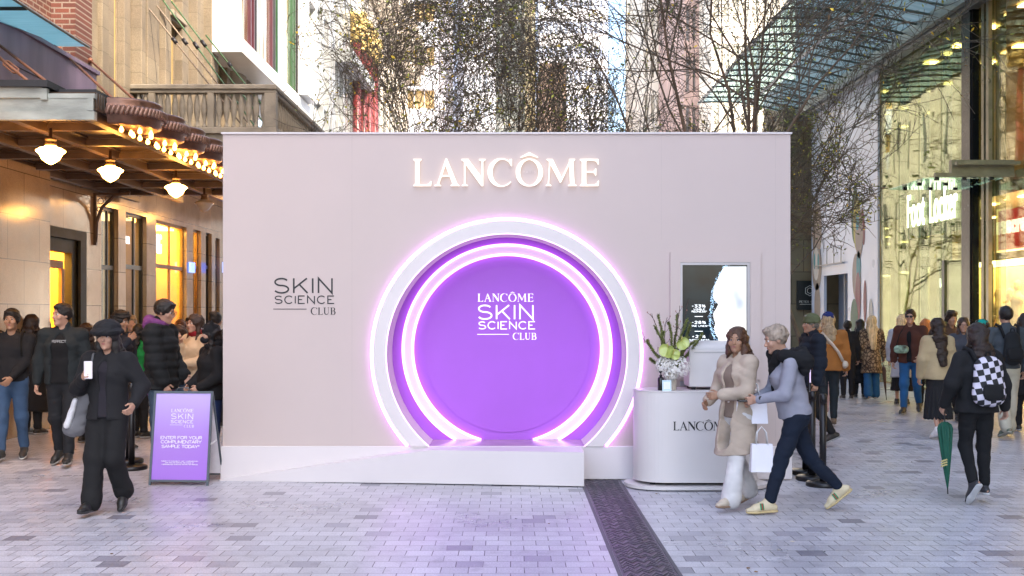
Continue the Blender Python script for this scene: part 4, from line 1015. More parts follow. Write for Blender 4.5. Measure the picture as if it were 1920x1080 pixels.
for i in range(8):
    y0 = 54 + i * 3
    for z in (6, 11):
        mb = MB(); mb.box((XL, y0, z), (XL + .06, y0 + .9, z + 3)); mb.build('window', M('far_window', (.16, .15, .13), .15), orn)

# ================================================================ far end of the street
conc = M('far_white_concrete', (.78, .77, .78), .6, 0, .06, .5); conl = M('far_lilac_wall', (.68, .68, .76), .6, 0, .1, .4)
beige = M('far_beige', (.80, .72, .58), .7, 0, .15, .4); olive = M('far_olive_glass', (.44, .40, .30), .2, .3, .4, .5); yel = M('far_yellow_stone', (.85, .68, .36), .7, 0, .1, .4)
rusty = M('far_red_stone', (.48, .33, .27), .7, 0, .25, .8); fw = M('far_window_grey', (.58, .61, .66), .12, .2, .25, .7)
def tower(px0, px1, d, depth, ztop, wallm, winm, label, nx, fl, wfrac=.62, hfrac=.55, zstart=3, band_m=None, name='tower'):
    x0, x1 = PX(px0, d), PX(px1, d)
    t = thing(name, ((x0 + x1) / 2, d + depth / 2, 0), label, 'building')
    mb = MB(); mb.box((x0, d + .25, 0), (x1, d + depth, ztop)); core = mb.build('core', wallm, t)
    cw = (x1 - x0) / nx; holes = []; z = zstart; vlo, vhi = PZ(262, d), PZ(-25, d)
    while z + fl < ztop:
        if z + fl * hfrac > vlo and z < vhi:
            for i in range(nx): holes.append((x0 + cw * (i + (1 - wfrac) / 2), x0 + cw * (i + (1 + wfrac) / 2), z, z + fl * hfrac))
        z += fl
    mb = MB(); wall_holes(mb, 'y', d, .22, x0, x1, 0, ztop, holes); mb.build('facade', wallm, t)
    mg_ = MB()
    for q, h in enumerate(holes):
        if q < 98: m1 = MB(); m1.box((h[0], d + .12, h[2]), (h[1], d + .15, h[3])); m1.build('window', winm, t)
        else: mg_.box((h[0], d + .12, h[2]), (h[1], d + .15, h[3]))
    if mg_.f: tag(mg_.build('upper_windows', winm, t), kind='stuff')
    if band_m:
        z = zstart + fl * hfrac
        while z + fl < ztop: multi('balcony_band', band_m, t, [((x0 - .3, d - .5, z), (x1 + .3, d - .01, z + fl * (1 - hfrac) * .8))]); z += fl
    return t
t = tower(700, 815, 88, 22, 30, conc, M('far_orange_room', (.66, .44, .18), .5, 0, .3, .4), 'white building with stacked white balcony bands and orange rooms at the end of the street', 6, 3.4, .94, .42, 4, conc)
multi('side_window', fw, t, [((PX(817, 88), 90, 5 + 3.4 * k), (PX(817, 88) + .06, 108, 6.5 + 3.4 * k)) for k in range(3, 9)])
mb = MB(); mb.box((PX(815, 88) + .02, 88.3, 0), (PX(822, 88), 110, 30)); mb.build('side_wall', conl, t)
tower(836, 858, 125, 15, 60, conl, fw, 'slim lilac grey tower behind the white balconies', 3, 3.6)
tower(860, 926, 150, 20, 75, conc, M('far_bright_glass', (.86, .87, .88), .2, .3, .05, .4), 'bright white tower nearly lost in glare at the street end', 6, 4.0)
tower(929, 984, 120, 18, 70, beige, olive, 'beige tower with curved olive glazing in the middle of the skyline', 4, 3.8, .86, .8)
tower(985, 1004, 112, 18, 60, yel, M('far_bright_glass2', (.86, .80, .6), .3), 'narrow yellow stone tower standing between the beige and the pale gridded tower', 2, 3.8, .3, .4)
tower(1010, 1140, 170, 26, 95, conc, M('far_pale_blue_glass', (.55, .60, .72), .15, .3, .2, .5), 'pale white office tower with a fine grid of blue windows', 14, 3.7, .7, .5)
tower(1012, 1062, 105, 15, PZ(118, 105), M('far_peach', (.66, .45, .30), .7, 0, .15, .5), M('far_peach_win', (.4, .28, .2), .4), 'low peach coloured block in front of the pale gridded tower', 5, 3.4, .5, .5)
tower(1206, 1241, 95, 15, 60, beige, olive, 'beige stone tower right of the bright gap of sky', 3, 3.7, .5, .6)
tower(1243, 1282, 110, 15, 70, conl, fw, 'grey tower between the beige and the reddish tower', 4, 3.7, .7, .5)
tower(1283, 1332, 80, 14, 50, rusty, M('far_dark_win', (.2, .17, .15), .2), 'reddish brown stone tower behind the tall tree', 4, 3.6, .45, .7)
tower(1334, 1500, 75, 20, 45, beige, olive, 'broad sandstone block behind the tall tree and the glass roof', 9, 3.6, .6, .6)
# low filler along the left, under the balcony end and behind booth: a plain rendered block with shop openings
tower(600, 700, 84, 3, 16, cre, fw, 'cream block closing the left side far behind the trees', 6, 3.6, .5, .55)

# ================================================================ right: glass mall
XR = 9.2
def yR(px): return DX(px, XR)
steel = M('canopy_steel', (.28, .29, .27), .4, .5, .15, 4); blackst = M('black_steel', (.008, .010, .012), .25, .3, .1)
mallglass = GL('mall_glass', (.70, .78, .66), .09, .01, .06, (.88, .92, .82))
mallglass2 = GL('mall_glass_right', (.92, .88, .74), .05, .01, .05, (.88, .92, .82))
mall = thing('glass_mall', (XR, 24, 0), 'tall glass fronted shopping mall with olive tinted lit interior on the right', 'building')
Y0, Y1 = 8.0, yR(1651)
y = Y1; k = 0
seg = []
while y > Y0 + .5: seg.append(y); y -= 1.32
for k in range(len(seg) - 1):
    a, b = seg[k + 1] + .012, seg[k] - .012
    mb = MB(); mb.box((XR, a, .05), (XR + .02, b, 7.75)); mb.build('glass_panel', mallglass2 if seg[k] < 22.6 else mallglass, mall)
multi('glass_fin', GL('fin_glass', (.55, .62, .5), .2), mall, [((XR + .05, yv - .012, 0), (XR + .24, yv + .012, 7.75)) for yv in seg])
mb = MB(); mb.box((XR + .32, 23.1, 3.5), (XR + .38, 27.3, 4.75)); mb.build('added_dark_panel', M('dark_panel_olive', (.06, .05, .02), .5, 0, .3, 1), mall)  # panel added to darken the bright interior behind the lit letters
ol = M('interior_olive', (.42, .34, .19), .7, 0, .35, .8); 
mb = MB(); mb.box((XR + 4.0, Y0, 0), (XR + 4.2, 36, 8)); mb.box((XR, Y1 + .05, 0), (XR + 4, Y1 + .25, 8)); mb.build('inner_wall', ol, mall)
mb = MB(); mb.box((XR + .4, Y0, 4.05), (XR + 4, Y1, 4.45)); mb.box((XR + .1, Y0, 7.8), (XR + 4.2, Y1, 8.1)); mb.build('floor_slab', M('interior_slab', (.32, .27, .18), .6, 0, .2, 2), mall)
for yv in np.arange(Y0 + 9, Y1, 1.7):
    for xv in (.9, 2.3, 3.5):
        for z in (4.04, 7.78): multi('downlight', EM('downlight', (1.0, .68, .28), 3.5), mall, [((XR + xv - .14, yv - .14, z - .03), (XR + xv + .14, yv + .14, z - .005))])
multi('inner_pillar', M('interior_cream', (.60, .47, .26), .6, 0, .1, 3), mall, [((XR + x_, yv - w / 2, 0), (XR + x_ + .3, yv + w / 2, h)) for yv, x_, w, h in ((26.8, 1.0, .5, 3.4), (25.0, 2.6, 1.1, 3.0), (23.5, 1.7, .5, 2.6), (21.6, 3.0, 1.2, 3.2))])
multi('lit_box', EM('shop_box_light', (1.0, .62, .12), 1.0), mall, [((XR + 1.9, yv - .14, z - .12), (XR + 1.95, yv + .14, z + .12)) for yv, z in ((24.6, 2.0), (24.0, 2.0), (27.2, 2.3), (26.2, 1.6), (23.2, 1.9))])
mb = MB(); mb.box((XR + .6, 23.2, 0), (XR + .7, 23.28, 3)); mb.box((XR + .3, yR(1773), 0), (XR + .36, yR(1735), 2.85)); mb.box((XR - .03, yR(1773), 0), (XR + .3, yR(1773) + .14, 2.85)); mb.build('shop_portal', M('portal_green', (.030, .035, .018), .35, 0, .3, 4), mall)
def facing_l(X, y_start, z):      # lettering read with decreasing Y (right hand facade)
    return lambda u, v, w: (X - w, y_start - u, z + v)
bfont('M', 'shop_letter', .26, facing_l(XR - .035 + .3 - .02, yR(1742), PZ(538, 24.8)), EM('letter_lit_white', (1, 1, .92), .35), mall, .02, 1.1, .015)
fl = thing('shop_sign', (XR + .15, 24.5, 3.7), 'cream glowing condensed lettering reading Foot Locker on the tinted glass', 'sign')
bfont('Foot', 'lettering', 1.06, facing_l(XR - .015, DX(1702, XR), PZ(424, 25.8)), EM('letter_lit_cream', (1, 1, .66), .6), fl, .015, .54, .012)
bfont('Locker', 'lettering', 1.06, facing_l(XR - .015, DX(1744, XR), PZ(424, 25.8)), EM('letter_lit_cream', (1, 1, .66), .6), fl, .015, .50, .012)
rs = thing('red_shop_sign', (XR + .3, 20.6, 3.0), 'red lit fascia with white letters sec inside the glass at the right edge', 'sign')
mb = MB(); mb.box((XR + .35, 17, PZ(462, 20.8)), (XR + .42, DX(1875, XR + .38), PZ(384, 20.8))); mb.build('fascia', EM('red_fascia', (.85, .012, .006), .07, (.50, .015, .012)), rs)
bfont('secret', 'lettering', .46, facing_l(XR + .34, DX(1880, XR + .34), PZ(435, 21.6)), EM('letter_lit_white', (1, 1, .92), .35), rs, .03, .95, .02)
mb = MB(); mb.box((XR + .33, 17, PZ(466, 20.8)), (XR + .40, DX(1875, XR + .38), PZ(463.5, 20.8))); mb.box((XR + .33, DX(1875, XR + .38) + .003, PZ(466, 20.8)), (XR + .4, DX(1875, XR + .38) + .05, PZ(380, 20.8))); mb.build('light_edge', EM('fascia_edge', (1, .8, .4), .8), rs)
# lit display with mannequins at the far right
mb = MB(); mb.box((XR + 1.5, 17, .3), (XR + 1.55, DX(1862, XR + 1.5), 2.72)); mb.box((XR + .5, DX(1862, XR + 1.5), .3), (XR + 1.495, DX(1862, XR + 1.5) + .04, 2.72)); mb.build('display_back', EM('display_wall', (1, .62, .18), .26, (.7, .55, .3)), mall)  # back wall emits, standing in for the shop's inner light
mb = MB(); mb.box((XR + .5, 17.2, 2.74), (XR + 1.5, DX(1862, XR + 1.5), 2.78)); mb.build('display_light', EM('display_light', (1, .75, .4), 2), mall)
# steel column, edge beam and high canopy
colm = thing('steel_column', (XR - .05, 22.4, 0), 'tall black steel column standing at the corner of the glass front', 'column')
mb = MB(); y0, y1 = yR(1838) , yR(1817); mb.bbox((XR - .16, y0, 0), (XR - .02, y1, 10), .01); mb.box((XR - .19, y0 + .04, 0), (XR - .161, y0 + .08, 10)); mb.build('shaft', blackst, colm)
mb = MB(); mb.bbox((XR - .2, y0 - .04, 0), (XR - .0205 , y1 + .04, .03), .003); mb.build('base_plate', blackst, colm)
mb = MB(); mb.box((XR - .10, y0 - .62, 0), (XR - .03, y0 - .50, 7.7)); mb.box((XR - .10, y0 - .40, 0), (XR - .03, y0 - .28, 7.7)); mb.build('side_fin', M('fin_steel', (.22, .20, .14), .3, .7, .2, 4), colm)
can2 = thing('glass_roof', (7.4, 26, 8), 'high teal glass roof on steel ribs over the mall entrance', 'canopy')
g = NG('roof_glass'); v = g.coord((.7, 3.5, 1)); nz = g.n('TexNoise'); nz.inputs['Scale'].default_value = 1.6; nz.inputs['Detail'].default_value = 5; g.l(v, nz.inputs['Vector'])
g.l(ramp(g, nz.outputs[0], [(.3, (.24, .42, .38)), (.55, (.42, .62, .56)), (.75, (.62, .78, .72))]), g.b.inputs['Base Color']); g.b.inputs['Roughness'].default_value = .2
tl = g.n('BsdfTranslucent'); g.l(ramp(g, nz.outputs[0], [(.3, (.48, .68, .62)), (.55, (.68, .86, .80)), (.75, (.85, .95, .92))]), tl.inputs[0])
tp = g.n('BsdfTransparent'); tp.inputs[0].default_value = (.6, .85, .8, 1)
m1 = g.n('MixShader'); m1.inputs[0].default_value = .62; g.l(g.b.outputs[0], m1.inputs[1]); g.l(tl.outputs[0], m1.inputs[2])
m2 = g.n('MixShader'); m2.inputs[0].default_value = .42; g.l(m1.outputs[0], m2.inputs[1]); g.l(tp.outputs[0], m2.inputs[2]); g.l(m2.outputs[0], g.t.nodes['Material Output'].inputs['Surface'])
roofg = g.m
XS = 5.95
def rf(x, yv): return 8.0 + (XR - x) * .10 + .10 * math.sin((x - XS) * 1.4)
mb = MB(); mb.smooth = True
mb.grid(lambda u, v: (XS + u * (XR - XS), 14 + v * 22, rf(XS + u * (XR - XS), 0) + .12), 14, 1); mb.build('glass', roofg, can2)
k = 0; y = 14.4
while y < 36:
    mb = MB(); x_ = np.linspace(XS - .1, XR, 9); mb.smooth = True
    mb.tube([(x, y + .06 * math.sin(x * 2 + k), rf(x, y) + .03) for x in x_], .026, 6); mb.build('rib', M('rib_dark', (.10, .12, .10), .4, .4, .2), can2); y += .78; k += 1
mb = MB(); mb.box((XR - .42, 12, 7.78), (XR - .30, 37, 8.06)); mb.box((XR - .26, 12, 7.70), (XR - .04, 37, 7.86)); mb.build('edge_beam', steel, can2)
mb = MB(); mb.tube([(XS, 14, rf(XS, 0) + .06), (XS, 36, rf(XS, 0) + .06)], .045, 8); mb.tube([(7.4, 14, rf(7.4, 0)), (7.4, 36, rf(7.4, 0))], .05, 8); mb.build('edge_tube', steel, can2)
# low glass awning
la = thing('glass_awning', (8.3, 21.7, 4.2), 'low flat glass awning on steel arms over the glowing shop sign', 'awning')
zl = PZ(335, 20.7); 
mb = MB(); mb.box((7.56, 20.7, zl), (XR - .2, 22.6, zl + .02)); mb.build('glass', g.m if False else GL('awning_glass', (.62, .86, .84), .25, .08, .1), la)
mb = MB(); mb.box((8.05, 20.66, zl + .10), (XR, 20.78, zl + .34)); mb.box((7.75, 20.64, zl + .03), (XR, 20.70, zl + .10)); mb.box((8.05, 20.4, zl + .22), (XR, 20.5, zl + .28)); mb.build('beam', M('awning_steel', (.20, .19, .13), .35, .6, .2, 5), la)
mb = MB()
for xv in (7.8, 8.3, 8.8):
    for yv in (20.72, 21.6, 22.4): mb.box((xv - .04, yv - .03, zl - .03), (xv + .04, yv + .03, zl + .10))
mb.build('bracket', blackst, la)
# red awning band, lamp at right edge
# unseen stone storeys above the mall, size set to shade the street
up = thing('mall_shade_tower', (14, 10, 8.4), 'unseen stone office storeys above the glass mall, height set to shade the street', 'building')
mb = MB(); H2 = [(y_, y_ + 1.3, z_, z_ + 2.0) for y_ in range(-12, 34, 3) for z_ in (10, 13.5, 17, 20.5, 24)]
wall_holes(mb, 'x', XR + .1, .4, -16, 37, 8.5, 28, H2); mb.box((XR + .5, -16, 8.5), (XR + 8, 37, 27.9)); mb.build('storeys', sand, up)
mb = MB(); mb.box((XR, -16, 0), (XR + .4, Y0 - .05, 8.5)); mb.build('lower_wall', sand, up)
# hoarding with tall painted totems
ho = thing('white_hoarding', (XR, 31, 0), 'white hoarding with a doorway and tall abstract painted figures beyond the glass front', 'hoarding')
ya, yb2 = yR(1650), yR(1525); dy0, dy1 = yR(1593), yR(1548)
mb = MB(); wall_holes(mb, 'x', XR - .05, .08, ya + .03, yb2, 0, 7.7, [(dy0, dy1, 0, PZ(515, 32))]); mb.build('panel', M('hoarding_white', (.60, .65, .72), .3, 0, .05, .8), ho)
mb = MB(); mb.box((XR + .5, dy0 - .4, 0), (XR + .55, dy1 + .4, 2.9)); mb.box((XR - .02, dy0, 0), (XR + .5, dy0 - .02, 2.9)); mb.build('doorway', M('doorway_grey', (.30, .34, .40), .5, 0, .1, 1), ho)
mb = MB(); mb.box((XR + .2, (dy0 + dy1) / 2 - .03, 0), (XR + .24, (dy0 + dy1) / 2 + .03, 2.85)); mb.build('door_post', M('far_beige2', (.5, .45, .38), .6), ho)
pc = [M('paint_taupe', (.30, .23, .17), .5, 0, .2, 2), M('paint_ochre', (.42, .36, .06), .5, 0, .2, 2), M('paint_teal', (.05, .26, .26), .5, 0, .2, 2), M('paint_maroon', (.22, .05, .05), .5, 0, .2, 2), M('paint_green', (.05, .12, .05), .5), M('paint_cream', (.62, .58, .48), .5)]
def art(cpx, cpy, w, h, mi, rot=0.0, lay=0, n=20, pw=1.0):
    yc = yR(cpx); k_ = yc / F; wy = (yR(cpx - w / 2) - yR(cpx + w / 2)) / 2; hz = h / 2 * k_; zc = PZ(cpy, yc)
    mb.mat(mi); pts = []
    for i in range(n):
        a = 2 * pi * i / n; u = math.copysign(abs(math.cos(a)) ** pw, math.cos(a)); v = math.copysign(abs(math.sin(a)) ** pw, math.sin(a))
        pts.append((yc + wy * (u + rot * v), zc + hz * v))
    mb.prism(pts, lambda u, v, w: (XR - .055 - .002 * lay - w, u, v), .002)
mb = MB()
art(1535, 430, 18, 110, 0); art(1535, 500, 18, 90, 0, lay=1); art(1534, 495, 11, 62, 5, lay=2); art(1531, 490, 3, 30, 2, lay=3); art(1538, 490, 3, 30, 2, lay=3); art(1536, 575, 11, 90, 0, lay=1)
mb.build('painted_figure', pc, ho); mb = MB()
art(1607, 405, 14, 105, 4, lay=0); art(1611, 420, 14, 100, 1, lay=1); art(1612, 415, 6, 34, 2, lay=3); art(1615, 440, 14, 90, 0, lay=2); art(1622, 425, 7, 70, 3, .4, 1); art(1610, 520, 16, 90, 0, .1, 1); art(1614, 500, 8, 60, 2, 0, 2); art(1613, 560, 10, 100, 3, 0, 3); art(1626, 565, 6, 80, 3, 0, 2); art(1606, 600, 14, 80, 4, 0, 4); art(1637, 590, 8, 60, 5, 0, 3)
mb.build('painted_figure', pc, ho)
mb = MB(); yq = 33.2
for k in range(4): mb.tube([(XR - .1, 31.2 + k * .7, 3.115), (XR - .1, 31.2 + k * .7, 3.6), (XR - .1, 31.55 + k * .7, 3.6)], .012, 5)
mb.box((XR - .14, 31, 3.1), (XR - .08, 33.8, 3.13)); mb.build('sign_frame', M('door_metal', (.25, .25, .24), .4, .5), ho)
# sandstone pier with plaque
pier = thing('sandstone_pier', (9.1, 36.5, 0), 'sandstone pier with a dark plaque between the booth and the hoarding', 'building')
xa, xb = PX(1470, 35.2), PX(1527, 35.2)
mb = MB(); mb.box((xa, 35.2, 0), (XR + 2, 38, 9)); mb.build('stone', BR('pier_stone', (.24, .195, .11), (.19, .155, .09), (.08, .065, .04), .75, 1.0, 'XZ', msize=.012, rough=.7, var=.3, stain=.3), pier)
mb = MB(); mb.box((PX(1496, 35), 35.1, PZ(581, 35)), (PX(1540, 35), 35.19, PZ(526, 35))); pq = mb.build('plaque', M('plaque_black', (.012, .016, .016), .3), pier)
mb = MB(); sans(mb, 'PETER', PX(1500, 35), PZ(568, 35), .07, tw(35.09), .006, wt=.13, width=.30); sans(mb, 'SH', PX(1521, 35), PZ(568, 35), .07, tw(35.09), .006, wt=.13, width=.12); mb.box((PX(1501, 35), 35.085, PZ(571, 35)), (PX(1524, 35), 35.09, PZ(570, 35)))
hx, hzz = PX(1520, 35), PZ(545, 35)
for r in (.16, .09): pp = [(hx + r * math.cos(R_(60 * i + 30)), hzz + r * math.sin(R_(60 * i + 30))) for i in range(7)]; rib_mesh(mb, pp, .02, tw(35.09), .005)
mb.build('plaque_lettering', M('plaque_pale', (.5, .5, .45), .5), pq)

# ================================================================ trees
bark = M('bark_dark', (.12, .098, .070), .9, 0, .35, 8, bump=.6, bscale=30); bark2 = M('bark_orange', (.125, .088, .058), .85, 0, .45, 3, bump=.6, bscale=30)
lf = [M('leaf_olive', (.12, .14, .035), .6, 0, .3, 20), M('leaf_yellow_green', (.34, .36, .05), .6, 0, .3, 20), M('leaf_yellow', (.75, .52, .05), .6, 0, .25, 20), M('leaf_brown', (.13, .085, .04), .7, 0, .3, 20)]
for m_ in lf:
    b_ = m_.node_tree.nodes['Principled BSDF']; b_.inputs['Subsurface Weight'].default_value = 0.0
def make_tree(name, loc, label, seed, H, spread, trunk_r, nl=(6, 7, 7, 6), leafn=4, leaf_p=(.6, .22, .08, .10), crown_c=None, lean=(0, 0), barkm=bark, tw_r=.0045, up=.35, leaf_s=.034, first=.35, grp='street trees behind the booth', flat=.8, stems=1, droop=0.0):
    rg = np.random.default_rng(seed); rt = random.Random(seed)
    t = thing(name, loc, label, 'tree', grp)
    base = np.array(loc, float)
    cc = base + np.array(crown_c if crown_c else (lean[0], lean[1], H * .66)); cr = np.array([spread, spread, H * flat * .5])
    lv = [[], [], [], [], []]
    def grow(p, d, L, r, level, K):
        pts = [p.copy()]; q = p.copy(); dd = d.copy()
        for i in range(K - 1):
            dd = dd + rg.normal(0, (.17, .15, .12, .10, .08)[level], 3); dd[2] += (up if level < 3 else up * .3) * .25 - (droop if level > 1 else 0)
            o_ = (q - cc) / cr; e = np.dot(o_, o_)
            if e > .8: dd = dd - o_ / cr * .5 * min(3, e)
            dd /= np.linalg.norm(dd); q = q + dd * L / (K - 1); pts.append(q.copy())
        rr = [r * (1 - (.90 if level < 2 else .62) * i / (K - 1)) + .002 for i in range(K)]
        lv[level].append((pts, rr))
        if level >= 4: return
        n_ = nl[level - 1] if level > 0 else 0
        if level == 0: n_ = nl[0]
        else: n_ = nl[min(level, len(nl) - 1)]
        for c in range(n_):
            f_ = (first if level == 0 else .22) + (1 - (first if level == 0 else .22)) * (c + rg.random() * .8) / n_
            f_ = min(f_, .99); ii = f_ * (K - 1); i0 = int(ii); fr = ii - i0
            pp = pts[i0] * (1 - fr) + pts[min(i0 + 1, K - 1)] * fr; dl = pts[min(i0 + 1, K - 1)] - pts[i0]; dl /= np.linalg.norm(dl) + 1e-9
            ax = rg.normal(0, 1, 3); ax -= dl * np.dot(ax, dl); ax /= np.linalg.norm(ax) + 1e-9
            an = R_(rg.uniform(24, 50)); nd = dl * math.cos(an) + ax * math.sin(an)
            if level == 0: nd[2] = abs(nd[2]) * .5 + .1; nd /= np.linalg.norm(nd)
            grow(pp, nd, L * (.78 if level == 0 else .58) * rg.uniform(.75, 1.2) * (spread / (H * .33) if level == 0 else 1), max(tw_r, rr[i0] * (.46 if level == 0 else .45)), level + 1, (7, 6, 5, 4, 3)[level + 1])
    for s in range(stems):
        d0 = np.array([lean[0] / H * 1.3 + (rg.normal(0, .25) if stems > 1 else 0), lean[1] / H * 1.3, 1.0]); d0 /= np.linalg.norm(d0)
        grow(base + np.array([.12 * s, 0, -.02]), d0, H * .72, trunk_r * (.75 if stems > 1 else 1), 0, 8)
    def build(levels, nm, mt, sides):
        Vs, Fs, o_ = [], [], 0
        for l in levels:
            if not lv[l]: continue
            Vn, Fn = tubes_np(np.array([x[0] for x in lv[l]]), np.array([x[1] for x in lv[l]]), sides)
            Vs.append(Vn); Fs.append(Fn + o_); o_ += len(Vn)
        return np_mesh(nm, np.concatenate(Vs), np.concatenate(Fs), mt, t)
    build([0, 1], 'trunk', barkm, 10)
    build([2, 3], 'branches', bark, 5)
    build([4], 'crown_twigs', bark, 3)
    if leafn:
        ends = []
        for l in (3, 4):
            for pts, rr in lv[l]:
                for k in range(leafn if l == 4 else 1):
                    i = rg.integers(1, len(pts)); ends.append(pts[i] + rg.normal(0, .03, 3))
        E = np.array(ends); n_ = len(E)
        # leaf density varies in patches through the crown
        ph = np.sin(E[:, 0] * 2.1 + seed) * np.sin(E[:, 1] * 1.7 + 1.3 * seed) * np.sin(E[:, 2] * 2.6 + .7 * seed)
        keep = rg.random(n_) < np.clip(.30 + 1.5 * ph, .04, 1); E = E[keep]; n_ = len(E)
        a = rg.normal(0, 1, (n_, 3)); a /= np.linalg.norm(a, axis=1, keepdims=True); b = rg.normal(0, 1, (n_, 3)); b -= a * np.sum(a * b, 1, keepdims=True); b /= np.linalg.norm(b, axis=1, keepdims=True)
        s = leaf_s * rg.uniform(.6, 1.4, (n_, 1))
        V = np.stack([E, E + a * s + b * s * .45, E + a * s * 2, E + a * s - b * s * .45], 1).reshape(-1, 3)
        np_mesh('leaves', V, np.arange(n_ * 4).reshape(-1, 4), lf, t, mi=rg.choice(4, n_, p=np.array(leaf_p) / sum(leaf_p)), smooth=False)
    return t
D1 = 20.0
make_tree('street_tree', (PX(838, D1), D1, 0), 'bare twiggy tree with thin upright stems behind the booth, left of the lit sign', 4, 6.5, 2.3, .08, (8, 7, 5, 4), 4, (.34, .28, .17, .10), stems=2, up=.7, first=.38, tw_r=.0038)
make_tree('street_tree', (PX(1000, 24), 24, 0), 'slender leafless tree rising behind the middle of the booth', 11, 8.6, 1.8, .07, (8, 6, 5, 4), 2, (.5, .25, .15, .10), stems=2, up=.9, first=.4, tw_r=.004)
make_tree('street_tree', (PX(1358, 17.5), 17.5, 0), 'tallest spreading tree with orange brown trunk forking above the right half of the booth', 21, 8.8, 3.2, .115, (11, 7, 6, 4), 7, (.55, .20, .10, .15), barkm=bark2, first=.36, up=.25, tw_r=.0040, flat=.86)
make_tree('street_tree', (PX(1165, 27), 27, 0), 'bushy tree with green and yellow leaves behind the bright gap of sky', 33, 5.9, 2.2, .09, (7, 5, 4, 3), 4, (.5, .24, .10, .06), first=.35, tw_r=.0045, leaf_s=.05)
make_tree('street_tree', (PX(1545, 21.5), 21.5, 0), 'leafy tree drooping beside the right end of the booth in front of the hoarding', 47, 5.4, 1.25, .06, (8, 6, 6, 4), 7, (.60, .20, .06, .08), first=.55, droop=.06, up=.1, tw_r=.005, leaf_s=.03, crown_c=(-.5, 0, 4.1))
make_tree('street_tree', (PX(1470, 24.5), 24.5, 0), 'twiggy tree standing under the edge of the high glass roof', 52, 7.6, 2.3, .10, (8, 6, 5, 4), 2, (.6, .2, .08, .12), first=.38, tw_r=.005)
make_tree('street_tree', (PX(760, 31), 31, 0), 'distant small tree with yellow leaves in front of the white balconies', 61, 6.6, 2.2, .09, (6, 5, 4, 2), 4, (.34, .34, .2, .06), first=.35, tw_r=.005, leaf_s=.062)
make_tree('street_tree', (PX(1060, 34), 34, 0), 'distant dense tree in front of the peach coloured block', 73, 5.9, 2.3, .09, (6, 5, 4, 2), 4, (.55, .22, .1, .06), first=.35, tw_r=.005, leaf_s=.070)
make_tree('street_tree', (PX(1260, 38), 38, 0), 'distant dense tree in front of the reddish tower', 77, 6.6, 2.8, .10, (6, 5, 4, 3), 4, (.58, .2, .06, .08), first=.3, tw_r=.0055, leaf_s=.075)
# ================================================================ figures grown from smooth distance fields
def surf_nets(Fd, org, h):
    """surface of the zero level of a 3-D field"""
    S = Fd < 0
    nx, ny, nz = Fd.shape
    c = np.zeros((nx - 1, ny - 1, nz - 1), np.int8)
    for dx in (0, 1):
        for dy in (0, 1):
            for dz in (0, 1): c += S[dx:nx - 1 + dx, dy:ny - 1 + dy, dz:nz - 1 + dz]
    act = (c > 0) & (c < 8)
    idx = -np.ones(act.shape, np.int64); I = np.argwhere(act); idx[act] = np.arange(len(I))
    acc = np.zeros((len(I), 3)); cnt = np.zeros(len(I))
    corners = [(a, b, c_) for a in (0, 1) for b in (0, 1) for c_ in (0, 1)]
    val = {k: Fd[I[:, 0] + k[0], I[:, 1] + k[1], I[:, 2] + k[2]] for k in corners}
    for k in corners:
        for ax in range(3):
            if k[ax] == 0:
                k2 = list(k); k2[ax] = 1; k2 = tuple(k2)
                a, b = val[k], val[k2]; m = (a < 0) != (b < 0)
                t = np.where(m, a / np.where(m, a - b, 1), 0)
                p = np.zeros((len(I), 3)); p[:] = k; p[:, ax] += t
                acc += p * m[:, None]; cnt += m
    V = (I + acc / np.maximum(cnt, 1)[:, None]) * h + org
    Q = []
    for ax in range(3):
        o = [a for a in range(3) if a != ax]
        s = [slice(1, -1)] * 3; s[ax] = slice(0, -1); s2 = [slice(1, -1)] * 3; s2[ax] = slice(1, None)
        A = S[tuple(s)]; B = S[tuple(s2)]; E = np.argwhere(A != B)
        if not len(E): continue
        flip = A[E[:, 0], E[:, 1], E[:, 2]]
        G = E.copy(); G[:, o[0]] += 1; G[:, o[1]] += 1
        def cell(du, dv):
            q = G.copy(); q[:, o[0]] += du; q[:, o[1]] += dv; return idx[q[:, 0], q[:, 1], q[:, 2]]
        f = np.stack([cell(-1, -1), cell(0, -1), cell(0, 0), cell(-1, 0)], 1)
        if ax == 1: flip = ~flip
        f[~flip] = f[~flip][:, ::-1]
        Q.append(f)
    return V, np.concatenate(Q)
def _rot(ax, a):
    c, s = math.cos(a), math.sin(a)
    return {'x': np.array([[1, 0, 0], [0, c, -s], [0, s, c]]), 'y': np.array([[c, 0, s], [0, 1, 0], [-s, 0, c]]), 'z': np.array([[c, -s, 0], [s, c, 0], [0, 0, 1]])}[ax]
